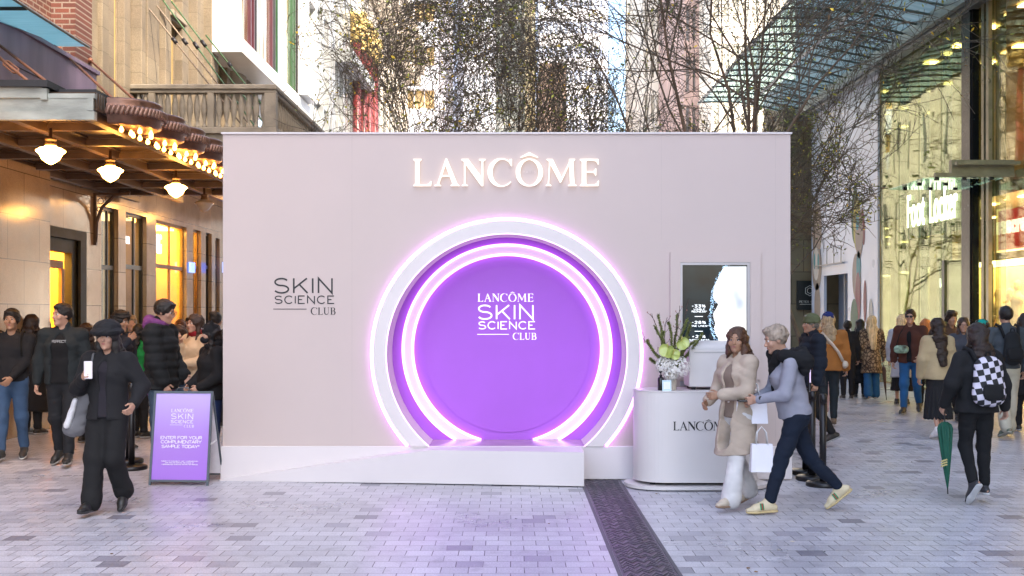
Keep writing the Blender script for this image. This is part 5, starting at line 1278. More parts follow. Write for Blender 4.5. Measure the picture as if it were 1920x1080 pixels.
class SDF:
    def __init__(self): self.p = []
    def cone(self, a, b, ra, rb, k=.03, sc=None, fr=None, neg=False): self.p.append(('c', np.array(a, float), np.array(b, float), ra, rb, k, sc, fr, neg)); return self
    def ell(self, c, r, k=.02, fr=None, neg=False): self.p.append(('e', np.array(c, float), np.array(r, float), None, None, k, None, fr, neg)); return self
    def cut(self, p, n, k=.012): self.p.append(('p', np.array(p, float), np.array(n, float) / np.linalg.norm(n), 0, 0, k, None, None, True)); return self
    def mesh(self, h, noise=None, pad=.03):
        lo = np.full(3, 1e9); hi = -lo; bb = []
        for q in self.p:
            if q[0] == 'p': l = np.full(3, -9.); u = np.full(3, 9.)
            elif q[0] == 'c':
                m = max(q[3], q[4]) * (max(q[6]) if q[6] else 1) ; l = np.minimum(q[1], q[2]) - m; u = np.maximum(q[1], q[2]) + m
            else: m = max(q[2]); l = q[1] - m; u = q[1] + m
            bb.append((l, u))
            if not q[8]: lo = np.minimum(lo, l); hi = np.maximum(hi, u)
        lo = lo - pad; hi = hi + pad; n = np.ceil((hi - lo) / h).astype(int) + 1
        Fd = np.full(tuple(n), .5, np.float32)
        ax = [lo[i] + h * np.arange(n[i]) for i in range(3)]
        for q, (l, u) in zip(self.p, bb):
            k = q[5]; e = k + 3 * h
            i0 = np.maximum(np.floor((l - e - lo) / h).astype(int), 0); i1 = np.minimum(np.ceil((u + e - lo) / h).astype(int) + 1, n)
            if np.any(i1 <= i0): continue
            X, Y, Z = np.meshgrid(ax[0][i0[0]:i1[0]], ax[1][i0[1]:i1[1]], ax[2][i0[2]:i1[2]], indexing='ij')
            P_ = np.stack([X, Y, Z], -1) - q[1]
            if q[0] == 'c':
                d = q[2] - q[1]
                if q[7] is not None: P_ = P_ @ q[7]; d = d @ q[7]
                ms = 1
                if q[6]: s_ = np.array(q[6]); P_ = P_ / s_; d = d / s_; ms = min(q[6])
                L2 = max(1e-9, d @ d); t = np.clip((P_ @ d) / L2, 0, 1)
                D = (np.linalg.norm(P_ - t[..., None] * d, axis=-1) - (q[3] + (q[4] - q[3]) * t)) * ms
            elif q[0] == 'p': D = P_ @ q[2]
            else:
                if q[7] is not None: P_ = P_ @ q[7]
                w = P_ / q[2]; k0 = np.linalg.norm(w, axis=-1); k1 = np.linalg.norm(w / q[2], axis=-1) + 1e-9; D = k0 * (k0 - 1) / k1
            sl = tuple(slice(i0[i], i1[i]) for i in range(3)); A = Fd[sl]
            if q[8]:
                D = -D; hh = np.clip(.5 + .5 * (D - A) / k, 0, 1); Fd[sl] = A * (1 - hh) + D * hh + k * hh * (1 - hh)
            else:
                hh = np.clip(.5 + .5 * (A - D) / k, 0, 1); Fd[sl] = A * (1 - hh) + D * hh - k * hh * (1 - hh)
        if noise is not None:
            X, Y, Z = np.meshgrid(*ax, indexing='ij'); Fd += noise(X, Y, Z)
        Fd[0] = Fd[-1] = .5; Fd[:, 0] = Fd[:, -1] = .5; Fd[:, :, 0] = Fd[:, :, -1] = .5
        return surf_nets(Fd, lo, h)
def folds(seed, amp=.005, f=1.0):
    r = np.random.default_rng(seed); A = r.uniform(-1, 1, (5, 3)) * np.array([14, 14, 26]) * f; ph = r.uniform(0, 6, 5); B = r.uniform(-1, 1, (5, 3)) * 9 * f
    def fn(X, Y, Z):
        o = 0
        for i in range(5): s_ = np.sin(A[i, 0] * X + A[i, 1] * Y + A[i, 2] * Z + ph[i] + 1.6 * np.sin(B[i, 0] * X + B[i, 1] * Y + B[i, 2] * Z)); o = o + s_ + 1.1 * (1 - 2 * np.abs(np.sin(.5 * (A[i, 1] * X + A[i, 0] * Y + A[i, 2] * Z * 1.3) + ph[i] * 2 + 1.2 * s_)) ** .7)
        return (o * amp / 3.1).astype(np.float32)
    return fn
def ribs(amp=.008, pitch=.09):
    return lambda X, Y, Z: (-amp * np.abs(np.sin(Z * pi / pitch))).astype(np.float32)
SKIN = [M('skin_light', (.43, .245, .17), .5, 0, .08, 12, spec=.4), M('skin_tan', (.33, .18, .11), .5, 0, .08, 12, spec=.4), M('skin_brown', (.25, .125, .075), .5, 0, .08, 12, spec=.4)]
def HAIR(name, c): return M('hair_' + name, c, .42, 0, .45, 14, bump=.7, bscale=55, stretch=(3, 3, .35), spec=.4)
def FAB(name, c, rough=.85, var=.16, sheen=.0, bs=140): return M('cloth_' + name, c, rough, 0, var, 5, bump=.25, bscale=bs, sheen=sheen, spec=.25)
eye_w = M('eye_white', (.62, .58, .55), .25, 0, 0); eye_d = M('eye_iris', (.02, .012, .008), .15, 0, 0); lipm = M('lips', (.33, .12, .10), .45, 0, .1); browm = M('brow_dark', (.02, .014, .01), .7, 0, 0)
def person(px, d, label, h=1.70, face=180, skin=0, hair=('black', (.012, .009, .008)), hstyle='short', lean=0, turn=0, nod=0, lleg=(0, 0, 0), rleg=(0, 0, 0), lhand=None, rhand=None, spread=.0,
           top=('jacket', 'black', (.012, .012, .013)), inner=None, bottom=('trousers', 'black', (.014, .014, .016)), shoes=((.02, .02, .02), (.3, .3, .3)), hat=None, seed=1, fine=.010, glasses=False, mask=False, hood=None, scarf=None, group=None, fingers=True, female=False, bulk=1.0, extra=None, base=None, curl=45, openw=1.0):
    """a clothed figure standing at column px, depth d; face: 0 away from camera, 90 to photo right, 180 towards camera, 270 to photo left"""
    u = h / 1.75
    rot = _rot('z', -R_(face)); X0 = PX(px, d)
    t = thing('person', (X0, d, 0), label, 'person', group)
    T = {}
    sw = (.165 if female else .188) * bulk ** .5
    # skeleton, local: x right, y forward, z up, pelvis at origin
    Rl = _rot('x', -R_(lean)); up = lambda v: Rl @ np.array(v, float)
    hips = {s: np.array([s * .088, 0, -.02]) for s in (-1, 1)}
    J = {}
    foot = {}
    for s, (hf, kf, fp) in ((-1, lleg), (1, rleg)):
        a = R_(hf); td = np.array([s * spread, math.sin(a), -math.cos(a)]); td /= np.linalg.norm(td); kn = hips[s] + td * .425
        b = a - R_(kf); sdv = np.array([s * spread * .6, math.sin(b), -math.cos(b)]); sdv /= np.linalg.norm(sdv); an = kn + sdv * .405
        c = -R_(fp); fd = np.array([s * .12, math.cos(c), math.sin(c)]); fu = np.array([0, -math.sin(c), math.cos(c)])
        heel = an - fd * .055 - fu * .065; ball = an + fd * .12 - fu * .072; toe = an + fd * .185 - fu * .074
        J[s] = (hips[s], kn, an); foot[s] = (heel, ball, toe, fd, fu)
    zmin = min(min(p[2] for p in foot[s][:3]) for s in (-1, 1)) - .022
    pel = np.array([0, 0, -zmin])
    chest = pel + up([0, .0, .34]); neck = pel + up([0, -.01, .545]); waist = pel + up([0, 0, .14])
    sh = {s: pel + up([s * sw, -.01, .458]) for s in (-1, 1)}
    Rh = _rot('z', -R_(turn)) @ _rot('x', -R_(nod + lean * .25)); head = neck + up([0, .012, .0]) * 1 + Rh @ np.array([0, .012, .125])
    for s in (-1, 1): J[s] = tuple(p + pel for p in J[s]); foot[s] = tuple(p + pel for p in foot[s][:3]) + foot[s][3:]
    L1, L2 = .285, .25; arm = {}
    for s, tg in ((-1, lhand), (1, rhand)):
        if tg is None: tg = (s * (sw + .075), .05, -.10)
        if isinstance(tg, tuple): w = pel + np.array([tg[0], tg[1], tg[2]])
        a = sh[s]; dv = w - a; D = np.linalg.norm(dv)
        if D > L1 + L2 - .005: w = a + dv / D * (L1 + L2 - .005); dv = w - a; D = np.linalg.norm(dv)
        ca = (L1 ** 2 + D ** 2 - L2 ** 2) / (2 * L1 * D); ca = max(-1, min(1, ca)); dn = dv / D
        pole = np.array([s * .55, -.7, -.6]); pole -= dn * pole.dot(dn); pole /= np.linalg.norm(pole)
        el = a + dn * L1 * ca + pole * L1 * math.sqrt(1 - ca * ca); arm[s] = (a, el, w)
    T['J'] = J; T['arm'] = arm; T['head'] = head; T['Rh'] = Rh; T['pel'] = pel
    def W(V): return (np.asarray(V) * u) @ rot.T + np.array([X0, d, 0])
    def emit(name, sdf, hh, mat, noise=None, parent=t, **kw):
        V, Q = sdf.mesh(hh, noise)
        return np_mesh(name, W(V), Q, mat, parent, **kw)
    Hp = lambda x, y, z: head + Rh @ np.array([x, y, z])
    # ---- body: legs, trunk, neck, head
    B = SDF()
    B.cone(pel + up([0, 0, -.03]), waist, .115, .105, .05, (1.25, .9, 1), Rl).cone(waist, chest, .105, .115, .05, (1.3, .9, 1), Rl).cone(chest, pel + up([0, -.01, .43]), .115, .070, .05, (1.4, 1, 1), Rl)
    lt = .70 if bottom[0] in ('slim', 'jeans', 'trousers', 'flare') else .85
    for s in (-1, 1):
        B.cone(J[s][0], J[s][1], .078 * lt, .052 * lt, .03).cone(J[s][1], J[s][2], .05 * lt, .034 * max(lt, .8), .02)
        hl, bl, te = foot[s][:3]; B.cone(J[s][2], bl + foot[s][4] * .02, .036, .028, .02).cone(hl + foot[s][4] * .03, te + foot[s][4] * .02, .026, .02, .02)
        a, e_, w = arm[s]; B.cone(a, e_, .045, .036, .03).cone(e_, w, .036, .025, .02)
    B.cone(neck - up([0, 0, .04]), Hp(0, -.018, -.06), .056 if not female else .048, .05 if not female else .043, .025)
    B.ell(Hp(0, -.014, .03), (.074, .092, .090), .02, Rh).ell(Hp(0, .018, -.02), (.060, .072, .095), .02, Rh).ell(Hp(0, .036, -.075), (.044, .046, .042), .02, Rh)
    B.cone(Hp(0, .083, .012), Hp(0, .104, -.022), .008, .0135, .012).ell(Hp(0, .096, -.028), (.017, .011, .009), .008, Rh)
    B.cone(Hp(-.034, .076, .030), Hp(.034, .076, .030), .011, .011, .012)
    for s in (-1, 1): B.ell(Hp(s * .031, .096, .010), (.019, .012, .011), .012, Rh, neg=True).ell(Hp(s * .044, .062, -.022), (.022, .02, .022), .02, Rh).ell(Hp(s * .074, -.004, -.002), (.010, .02, .031), .008, Rh)
    B.ell(Hp(0, .084, -.050), (.023, .013, .006), .007, Rh).ell(Hp(0, .082, -.062), (.019, .013, .007), .007, Rh).ell(Hp(0, .076, -.094), (.022, .018, .018), .014, Rh)
    V, Q = B.mesh(fine)
    Vs, Fs, n_ = [V], [Q], len(V)
    # hands
    for s in (-1, 1):
        a, e_, w = arm[s]; dr = (w - e_); dr /= np.linalg.norm(dr)
        side = np.array([0, 0, 1.0]) if abs(dr[2]) < .7 else np.array([0, 1.0, 0]); side -= dr * side.dot(dr); side /= np.linalg.norm(side)
        pn = np.cross(dr, side) * -s       # palm normal
        if pn[0] * s > 0: pn = -pn
        H = SDF(); pc_ = w + dr * .085; H.cone(w - dr * .01, w + dr * .02, .024, .027, .01)
        for i in range(4):
            o_ = side * (.027 - .018 * i); H.cone(w + dr * .02 + o_ * .6, pc_ + o_, .014, .0125, .012)
        for i, L in enumerate((.036, .040, .037, .029)):
            c1 = R_(curl * .75 + 4 * i); c2 = R_(curl * 1.6 + 6 * i); o_ = side * (.029 - .0195 * i)
            d1 = dr * math.cos(c1) + pn * math.sin(c1); d2 = dr * math.cos(c2) + pn * math.sin(c2)
            p1 = pc_ + o_; p2 = p1 + d1 * L; H.cone(p1, p2, .0095, .0085, .003).cone(p2, p2 + d2 * L * .85, .0085, .007, .002)
        tb = w + dr * .03 + side * .026; d1 = dr * .6 + side * .55 + pn * .45; d1 /= np.linalg.norm(d1); d2 = dr * .8 + pn * .5 + side * .1; d2 /= np.linalg.norm(d2)
        H.cone(tb, tb + d1 * .038, .0125, .010, .008).cone(tb + d1 * .038, tb + d1 * .038 + d2 * .028, .0095, .008, .002)
        Vh, Qh = H.mesh(.0055 if fingers else .009, pad=.015); Vs.append(Vh); Fs.append(Qh + n_); n_ += len(Vh)
        T['hand%d' % s] = W([pc_ + pn * .03 + dr * .02])[0]; T['wrist%d' % s] = W([w])[0]; T['dir%d' % s] = rot @ dr
    np_mesh('body', W(np.concatenate(Vs)), np.concatenate(Fs), SKIN[skin], t)
    # face details
    if 90 <= (face + turn) % 360 <= 270 and d < 17:
        for s in (-1, 1):
            mb = MB(); mb.smooth = True; c = W([Hp(s * .031, .073, .011)])[0]; f_ = rot @ Rh
            mb.lathe((0, 0, 0), [(0, -.0125), (.008, -.0095), (.0125, 0), (.0075, .0098), (.0, .0124)], 10, 'Y')
            mb.v = [tuple(np.array(c) + f_ @ (np.array(v) * (1.15, 1, 1) * u)) for v in mb.v]
            mb.mi = [1 if i >= 30 else 0 for i in range(len(mb.mi))]
            mb.build('eye', [eye_w, eye_d], t)
            e = SDF(); e.cone(Hp(s * .017, .0885, .034), Hp(s * .045, .080, .037), .0045, .003, .002); emit('eyebrow', e, .004, browm)
        e = SDF(); e.ell(Hp(0, .0915, -.051), (.021, .007, .0045), .003, Rh).ell(Hp(0, .0895, -.0585), (.017, .007, .005), .003, Rh); emit('lips', e, .004, lipm)
    if glasses:
        g_ = SDF()
        for s in (-1, 1):
            pts = [Hp(s * .032 + .024 * math.cos(q), .102, .010 + .018 * math.sin(q)) for q in np.linspace(0, 2 * pi, 13)]
            for i in range(12): g_.cone(pts[i], pts[i + 1], .003, .003, .001)
            g_.cone(Hp(s * .056, .10, .014), Hp(s * .078, .0, .012), .0025, .0025, .001)
            if glasses == 'dark': g_.ell(Hp(s * .032, .102, .010), (.024, .004, .018), .001, Rh)
        g_.cone(Hp(-.010, .103, .014), Hp(.010, .103, .014), .003, .003, .001); emit('glasses', g_, .004, ink)
    if mask:
        m_ = SDF(); m_.ell(Hp(0, .05, -.055), (.062, .068, .052), .02, Rh); emit('face_mask', m_, .007, FAB('mask', (.012, .012, .014)))
    # ---- hair
    hm = HAIR(*hair)
    Ha = SDF(); hn = folds(seed + 50, .004, 3.2)
    if hstyle != 'none':
        vol = .009 if hstyle in ('short', 'fringe') else .013
        Ha.ell(Hp(0, -.022, .036), (.078 + vol, .094 + vol, .090 + vol), .02, Rh)
        if hstyle == 'curly': Ha.ell(Hp(0, .01, .085), (.085, .09, .06), .03, Rh); hn = folds(seed + 50, .012, 4.5)
        if hstyle == 'short': Ha.ell(Hp(0, .030, .100), (.056, .058, .026), .02, Rh); hn = folds(seed + 50, .005, 5.0)
        if hstyle == 'fringe': Ha.ell(Hp(0, .036, .088), (.064, .050, .026), .02, Rh); hn = folds(seed + 50, .006, 5.0)
        if hstyle in ('long', 'mid'):
            L = .42 if hstyle == 'long' else .20
            bk_ = up([0, -.085, 0])
            for s in (-1, 1):
                Ha.cone(Hp(s * .060, -.02, .0), Hp(s * .074, .0, -.10), .028, .028, .03).cone(Hp(s * .078, -.005, -.10), neck + up([s * .10, .085 if L > .3 else .02, -.02 - L * .40]), .030, .020, .03)
            Ha.cone(Hp(0, -.06, .02), neck + up([0, -.10, -.02]), .075, .062, .04, (1.15, .8, 1)).cone(neck + up([0, -.10, -.02]), neck + up([.01, -.150, -L]), .060, .032, .04, (1.6, .75, 1))
            hn = folds(seed + 50, .007, 2.6)
        if hstyle == 'bun': Ha.ell(Hp(0, -.10, .09), (.045, .045, .045), .02, Rh)
        if hstyle in ('long', 'mid'): Ha.ell(Hp(0, .100, -.014), (.052, .07, .088), .014, Rh, neg=True)
        else: Ha.ell(Hp(0, .108, -.012 if hstyle != 'fringe' else -.024), (.068, .076, .088), .010, Rh, neg=True).cone(Hp(-.1, .075, -.06), Hp(.1, .075, -.06), .072, .072, .01, neg=True)
        emit('hair', Ha, max(.008, fine * .8), hm, hn)
    if hat:
        hk, hc = hat[0], FAB(*hat[1:3]); E = SDF()
        if hk == 'beanie': E.ell(Hp(0, -.016, .060), (.094, .110, .090), .02, Rh).cone(Hp(-.001, -.012, .032), Hp(.001, -.012, .032), .098, .098, .01, (1, 1.1, .42), Rh); E.ell(Hp(0, .02, -.085), (.12, .14, .10), .01, Rh, neg=True)
        if hk == 'cat':
            E.ell(Hp(0, -.014, .055), (.096, .112, .092), .02, Rh); E.ell(Hp(0, .03, -.085), (.12, .13, .10), .01, Rh, neg=True)
            for s in (-1, 1): E.cone(Hp(s * .055, 0, .115), Hp(s * .078, 0, .168), .028, .006, .02); E.cone(Hp(s * .085, -.01, .0), Hp(s * .075, -.02, -.10), .03, .02, .02)
        if hk == 'bucket': E.ell(Hp(0, -.018, .088), (.108, .120, .072), .02, Rh).cone(Hp(0, -.012, .085), Hp(0, .0, .056), .112, .142, .02, (1, 1.05, .42), Rh); E.ell(Hp(0, .010, -.035), (.128, .14, .082), .010, Rh, neg=True)
        if hk == 'cap': E.ell(Hp(0, -.012, .055), (.090, .108, .082), .02, Rh).cone(Hp(0, .07, .045), Hp(0, .135, .035), .05, .03, .02, (1.2, 1, .25), Rh); E.ell(Hp(0, .02, -.06), (.12, .11, .09), .01, Rh, neg=True)
        if hk == 'curlyhat': E.ell(Hp(0, 0, .08), (.1, .12, .07), .02, Rh)
        ho_ = emit(hat[3] if len(hat) > 3 else 'hat', E, max(.007, fine * .7), hc, folds(seed + 9, .003, 3))
        if hk == 'cat':
            mb = MB(); f_ = rot @ Rh
            for (x, z, r, m_) in ((-.045, .075, .018, 0), (.04, .078, .018, 0), (.0, .05, .012, 1), (.015, .055, .010, 1), (-.015, .058, .009, 1)):
                c = np.array([x, .102 - abs(x) * .35, z]); n0 = len(mb.v); mb.mat(m_)
                mb.add([W([Hp(c[0] + r * math.cos(q), c[1] + .006, c[2] + r * .6 * math.sin(q))])[0] for q in np.linspace(0, 2 * pi, 9)[:-1]], [tuple(range(8))])
            mb.build('hat_patches', [M('patch_white', (.7, .7, .75), .7), M('patch_red', (.6, .01, .03), .6)], ho_)
    # ---- lower clothes
    bk, bn, bc = bottom[:3]; bm_ = bottom[3] if len(bottom) > 3 else FAB(bn, bc)
    E = SDF(); wd = {'trousers': 1.0, 'jeans': .95, 'slim': .85, 'wide': 1.4, 'baggy': 1.55, 'flare': 1.15, 'skirt': 1, 'midi': 1}[bk]
    E.cone(pel + up([0, 0, .10]), pel + up([0, -.01, -.03]), .112, .122, .04, (1.28, .95, 1), Rl)
    if bk in ('skirt', 'midi'):
        zl_ = .30 if bk == 'midi' else .42
        k_ = (J[-1][2] + J[1][2]) / 2; kk = np.array([k_[0], k_[1] * .6 + pel[1] * .4, zl_]); E.cone(pel + np.array([0, 0, -.04]), kk - np.array([0, 0, .06]), .125, .185, .04, (1.12, .9, 1)).cut(kk, (0, 0, 1), .012)
        nf = lambda X, Y, Z: (folds(seed, .003)(X, Y, Z) + .010 * np.sin(22 * np.arctan2(Y - pel[1], X)) * np.clip((pel[2] - Z) * 2, 0, 1)).astype(np.float32)
    else:
        nf = folds(seed, .0050, 1.1)
        for s in (-1, 1):
            hp_, kn, an = J[s]; ex = .0 if wd < 1.3 else -.02
            kr, ar = .066 + .026 * (wd - 1), (.052 * wd if wd > .9 else .047) + (.035 if bk == 'flare' else 0)
            E.cone(hp_, kn, .094 + .018 * (wd - 1), kr * 1.08, .04).cone(kn, an + (kn - an) * (.02 if wd > 1.1 else .10), kr * 1.06, ar, .03)
            if wd > 1.3: E.cone(an + (kn - an) * .12, an + (kn - an) * .02, ar * 1.1, ar * 1.05, .02)
    emit('skirt' if bk in ('skirt', 'midi') else 'trousers', E, fine, bm_, nf)
    # ---- shoes
    sc1, sc2 = shoes[:2]; sm1 = M('shoe_%.2f_%.2f_%.2f' % sc1, sc1, .5, 0, .1, 20); sm2 = M('sole_%.2f_%.2f_%.2f' % sc2, sc2, .6, 0, .1, 20)
    for s in (-1, 1):
        hl, bl, te, fd, fu = foot[s]; sidev = np.cross(fd, fu); fr = np.stack([sidev, fd, fu], 1)
        E = SDF(); E.cone(hl + fu * .032 + fd * .01, bl + fu * .028, .036, .040, .02, (1, 1, .9), fr).cone(bl + fu * .026, te + fu * .018, .040, .030, .02, (1, 1, .7), fr).cone(J[s][2] - fu * .005, J[s][2] + fu * .02 + fd * .005, .042, .044, .03).cone(J[s][2] + fd * .02, bl + fu * .035, .04, .032, .02)
        E.ell(bl - fu * .065, (.12, .30, .065), .004, fr, neg=True)
        sho = emit('shoe', E, .0085 if d < 13 else .011, sm1)
        E = SDF(); E.cone(hl + fd * .008 + fu * -.002, bl - fu * .0, .040, .043, .01, (1, 1, .38), fr).cone(bl, te - fd * .004, .043, .034, .01, (1, 1, .38), fr); emit('sole', E, .008 if d < 13 else .011, sm2, parent=sho)
        if len(shoes) > 2:
            for j, cc_ in enumerate(shoes[2]):
                E = SDF(); c = J[s][2] * .35 + bl * .65 + fu * .045 + fd * (.010 * (j - 1)); 
                E.cone(c - sidev * .050 - fu * .040, c - sidev * .03 + fu * .004, .008, .008, .002).cone(c + sidev * .03 + fu * .004, c + sidev * .050 - fu * .040, .008, .008, .002); emit('shoe_stripe', E, .005, M('stripe_%.2f_%.2f' % cc_[:2], cc_, .5, 0, 0), parent=sho)
    # ---- upper clothes
    def torso(kind, name, mat, off, open_front=False, seed2=0, length=.0, nm=None):
        E = SDF(); o = off
        fw = .90 if female else 1.0
        E.cone(waist, chest, (.108 + o * .8) * bulk * fw, (.116 + o * .8) * bulk, .05, (1.26, .95, 1), Rl).cone(chest, pel + up([0, -.01, .43]), (.116 + o * .8) * bulk, .068 + o * .7, .05, (1.42, 1, 1), Rl)
        lo_ = {'shirt': -.03, 'jacket': -.08, 'puffer': -.12, 'coat': -.40, 'longcoat': -.60, 'hoodie': -.09, 'cape': -.12}[kind] - length
        E.cone(waist, pel + up([0, 0, max(lo_, -.08) - .03]), (.108 + o) * bulk * fw, (.122 + o) * bulk, .05, (1.26, 1.0, 1), Rl)
        if lo_ < -.2: kk = (J[-1][1] + J[1][1]) / 2; E.cone(pel + up([0, 0, -.06]), np.array([0, kk[1] * .6, pel[2] + lo_ - .05]), (.125 + o) * bulk, (.165 + o), .05, (1.16, 1.12, 1))
        hemp = pel + (up([0, 0, lo_]) if lo_ > -.2 else np.array([0, 0, lo_])); E.cut(hemp, (up([0, 0, 1]) if lo_ > -.2 else np.array([0, .12, 1])), .014)
        for s in (-1, 1):
            a, e_, w = arm[s]; dw = (w - e_) / np.linalg.norm(w - e_)
            E.cone(pel + up([s * .07, -.012, .475]), a - up([0, 0, .004]), .046 + o * .7, .046 + o * .8, .035).cone(a, e_, .050 + o * .9, .043 + o, .035).cone(e_, w - dw * .015, .043 + o, .031 + o * .8, .03)
        E.cone(neck - up([0, 0, .07]), neck - up([0, .0, .008]), .070 + o * .4, .058 + o * .3, .03)
        if kind in ('jacket', 'puffer', 'coat', 'longcoat'): E.cone(neck + up([0, -.015, -.03]), neck + up([0, -.008, .012]), .072, .066, .02)
        # neck opening
        E.cone(neck + up([0, .05, .0]), neck + up([0, .02, .10]), .045, .065, .01, neg=True)
        if open_front:
            for z0_, z1_, w0, w1 in (((lo_ + .0) if lo_ > -.2 else -.3, .30, .056 * openw, .050 * openw), (.30, .53, .050 * openw, .055)):
                E.cone(pel + up([0, .20, z0_]), pel + up([0, .195, z1_]), w0, w1, .01, (1, 2.2, 1), Rl, neg=True)
        ns = ribs(.009, .085) if kind == 'puffer' else folds(seed + seed2, .0055 if kind != 'shirt' else .004, 1.0)
        if kind == 'puffer': f2 = folds(seed, .004); r_ = ns; ns = lambda X, Y, Z: r_(X, Y, Z) + f2(X, Y, Z)
        return emit(nm or {'shirt': 'shirt', 'jacket': 'jacket', 'puffer': 'puffer_jacket', 'coat': 'coat', 'longcoat': 'coat', 'hoodie': 'hoodie', 'cape': 'jacket'}[kind], E, fine, mat, ns)
    if inner: torso('shirt', inner[0], FAB(inner[0], inner[1]), .006, seed2=3, nm='shirt', length=.03)
    tm = top[3] if len(top) > 3 and top[3] is not None else FAB(top[1], top[2])
    off = {'shirt': .010, 'jacket': .024, 'puffer': .040, 'coat': .026, 'longcoat': .026, 'hoodie': .028, 'cape': .035}[top[0]]
    tj = torso(top[0], top[1], tm, off, open_front=bool(inner)); T['top'] = tj
    if hood:
        E = SDF()
        for q in np.linspace(0, 2 * pi, 13)[:-1]:
            q2 = q + 2 * pi / 12; f_ = lambda q: neck + up([.085 * math.cos(q), -.035 + .085 * math.sin(q), .0 + .03 * math.sin(-q) + .02]); E.cone(f_(q), f_(q2), .034, .034, .02)
        E.ell(neck + up([0, -.12, .0]), (.10, .06, .085), .03, Rl); emit('hood', E, max(.009, fine), FAB(*hood), folds(seed, .004, 2))
    if scarf:
        E = SDF(); E.cone(sh[-1] + up([.03, .03, .07]), sh[-1] + up([-.01, -.13, -.02]), .06, .07, .04).cone(sh[1] + up([-.03, .03, .07]), sh[1] + up([.01, -.13, -.02]), .06, .07, .04).cone(sh[-1] + up([.02, -.13, -.02]), sh[1] + up([-.02, -.13, -.02]), .07, .07, .04, (1, .6, 1.6)).cone(neck + up([-.09, .07, -.0]), neck + up([0, .10, -.14]), .045, .04, .03).cone(neck + up([.09, .07, -.0]), neck + up([0, .10, -.14]), .045, .04, .03).cone(neck + up([0, .11, -.12]), neck + up([.03, .13, -.33]), .045, .03, .03)
        emit('draped_jumper', E, fine, FAB(*scarf), folds(seed, .006, 1.5))
    T['W'] = W; T['up'] = up; T['neck'] = neck; T['sh'] = sh; T['emit'] = emit; T['rot'] = rot; T['u'] = u; T['t'] = t; T['Hp'] = Hp
    return T
GB = 'people walking and standing along the shops on the left'; GR = 'shoppers walking down the street on the right'
PE = {}
blkc = ('black', (.012, .012, .013))
# ---- left
PE['bucket'] = person(203, 9.85, 'person in all black with a bucket hat walking towards the camera past the sign', h=1.66, face=183, skin=0, hstyle='mid', hat=('bucket', 'hat_black', (.016, .016, .018), 'bucket_hat'), nod=6, lleg=(12, 46, 30), rleg=(14, 6, -4), lhand=(-.30, .16, .06), rhand=(.13, .24, .30), top=('jacket', 'black_shell', (.014, .014, .016)), inner=('black_shirt', (.020, .018, .024)), bottom=('baggy', 'black_baggy', (.013, .013, .014)), seed=3, fine=.0085, shoes=((.012, .012, .012), (.03, .03, .03)), group=GB, female=True, bulk=1.08)
PE['perfect'] = person(118, 12.85, 'tall person in an open black jacket over a printed black shirt, looking to the side', h=1.83, face=176, turn=38, skin=0, hstyle='short', lleg=(8, 4, 0), rleg=(-6, 12, 14), lhand=(-.26, .02, -.12), rhand=(.28, .02, -.14), top=('jacket', 'charcoal_jacket', (.016, .020, .022)), inner=('black_tee', (.008, .008, .009)), openw=1.9, bottom=('trousers', 'black_jeans', (.016, .017, .020)), seed=5, shoes=((.02, .018, .016), (.35, .33, .30)), group=GB, bulk=1.06)
PE['jeans'] = person(22, 13.3, 'person in a black jumper and blue jeans, hands clasped, at the left edge', h=1.79, face=172, skin=1, hstyle='fringe', lleg=(-8, 10, 8), rleg=(10, 6, -2), lhand=(-.06, .22, .02), rhand=(.20, .18, .0), top=('shirt', 'black_jumper', (.013, .013, .015)), bottom=('jeans', 'blue_denim', (.045, .085, .16)), seed=6, shoes=((.03, .03, .03), (.6, .6, .58)), group=GB, bulk=1.1)
PE['dark_back'] = person(60, 16.0, 'person with long dark hair and long black coat seen from behind near the lit doorway', h=1.72, face=10, hstyle='long', hair=('dark_brown', (.020, .010, .007)), top=('longcoat', 'black', (.012, .012, .013)), bottom=('trousers', 'black', (.014, .014, .016)), seed=7, fine=.013, fingers=False, group=GB, female=True)
PE['red_top'] = person(80, 17.2, 'person with dark hair and a dark red top half hidden behind the long black coat', h=1.66, face=200, hstyle='long', top=('coat', 'dark_red', (.10, .008, .012)), bottom=('trousers', 'black', (.014, .014, .016)), seed=8, fine=.014, fingers=False, group=GB, female=True)
PE['brownhair'] = person(163, 15.0, 'person with long dark brown hair seen from behind beside the bucket hat', h=1.60, face=20, hstyle='long', hair=('brown', (.035, .016, .009)), top=('coat', 'black', (.012, .012, .013)), bottom=('trousers', 'black', (.014, .014, .016)), seed=9, fine=.013, fingers=False, group=GB, female=True)
PE['curly'] = person(222, 14.3, 'person with curly black hair raising a hand to the face, in a dark jacket', h=1.76, face=115, turn=-10, skin=1, hstyle='curly', rhand=(.14, .30, .44), top=('jacket', 'navy_shell', (.016, .018, .026)), bottom=('trousers', 'black', (.014, .014, .016)), seed=10, fine=.012, group=GB, nod=8)
PE['green'] = person(262, 15.6, 'person in a bright green jacket with black hair, behind the curly haired one', h=1.58, face=30, hstyle='mid', top=('jacket', 'bright_green', (.015, .22, .055)), bottom=('trousers', 'black', (.014, .014, .016)), seed=11, fine=.012, fingers=False, group=GB, female=True)
PE['greyhair'] = person(245, 17.2, 'person with grey fair hair and an olive jacket among the waiting crowd', h=1.70, face=150, skin=0, hstyle='mid', hair=('ash', (.22, .17, .11)), top=('jacket', 'olive', (.09, .08, .05)), seed=12, fine=.014, fingers=False, group=GB)
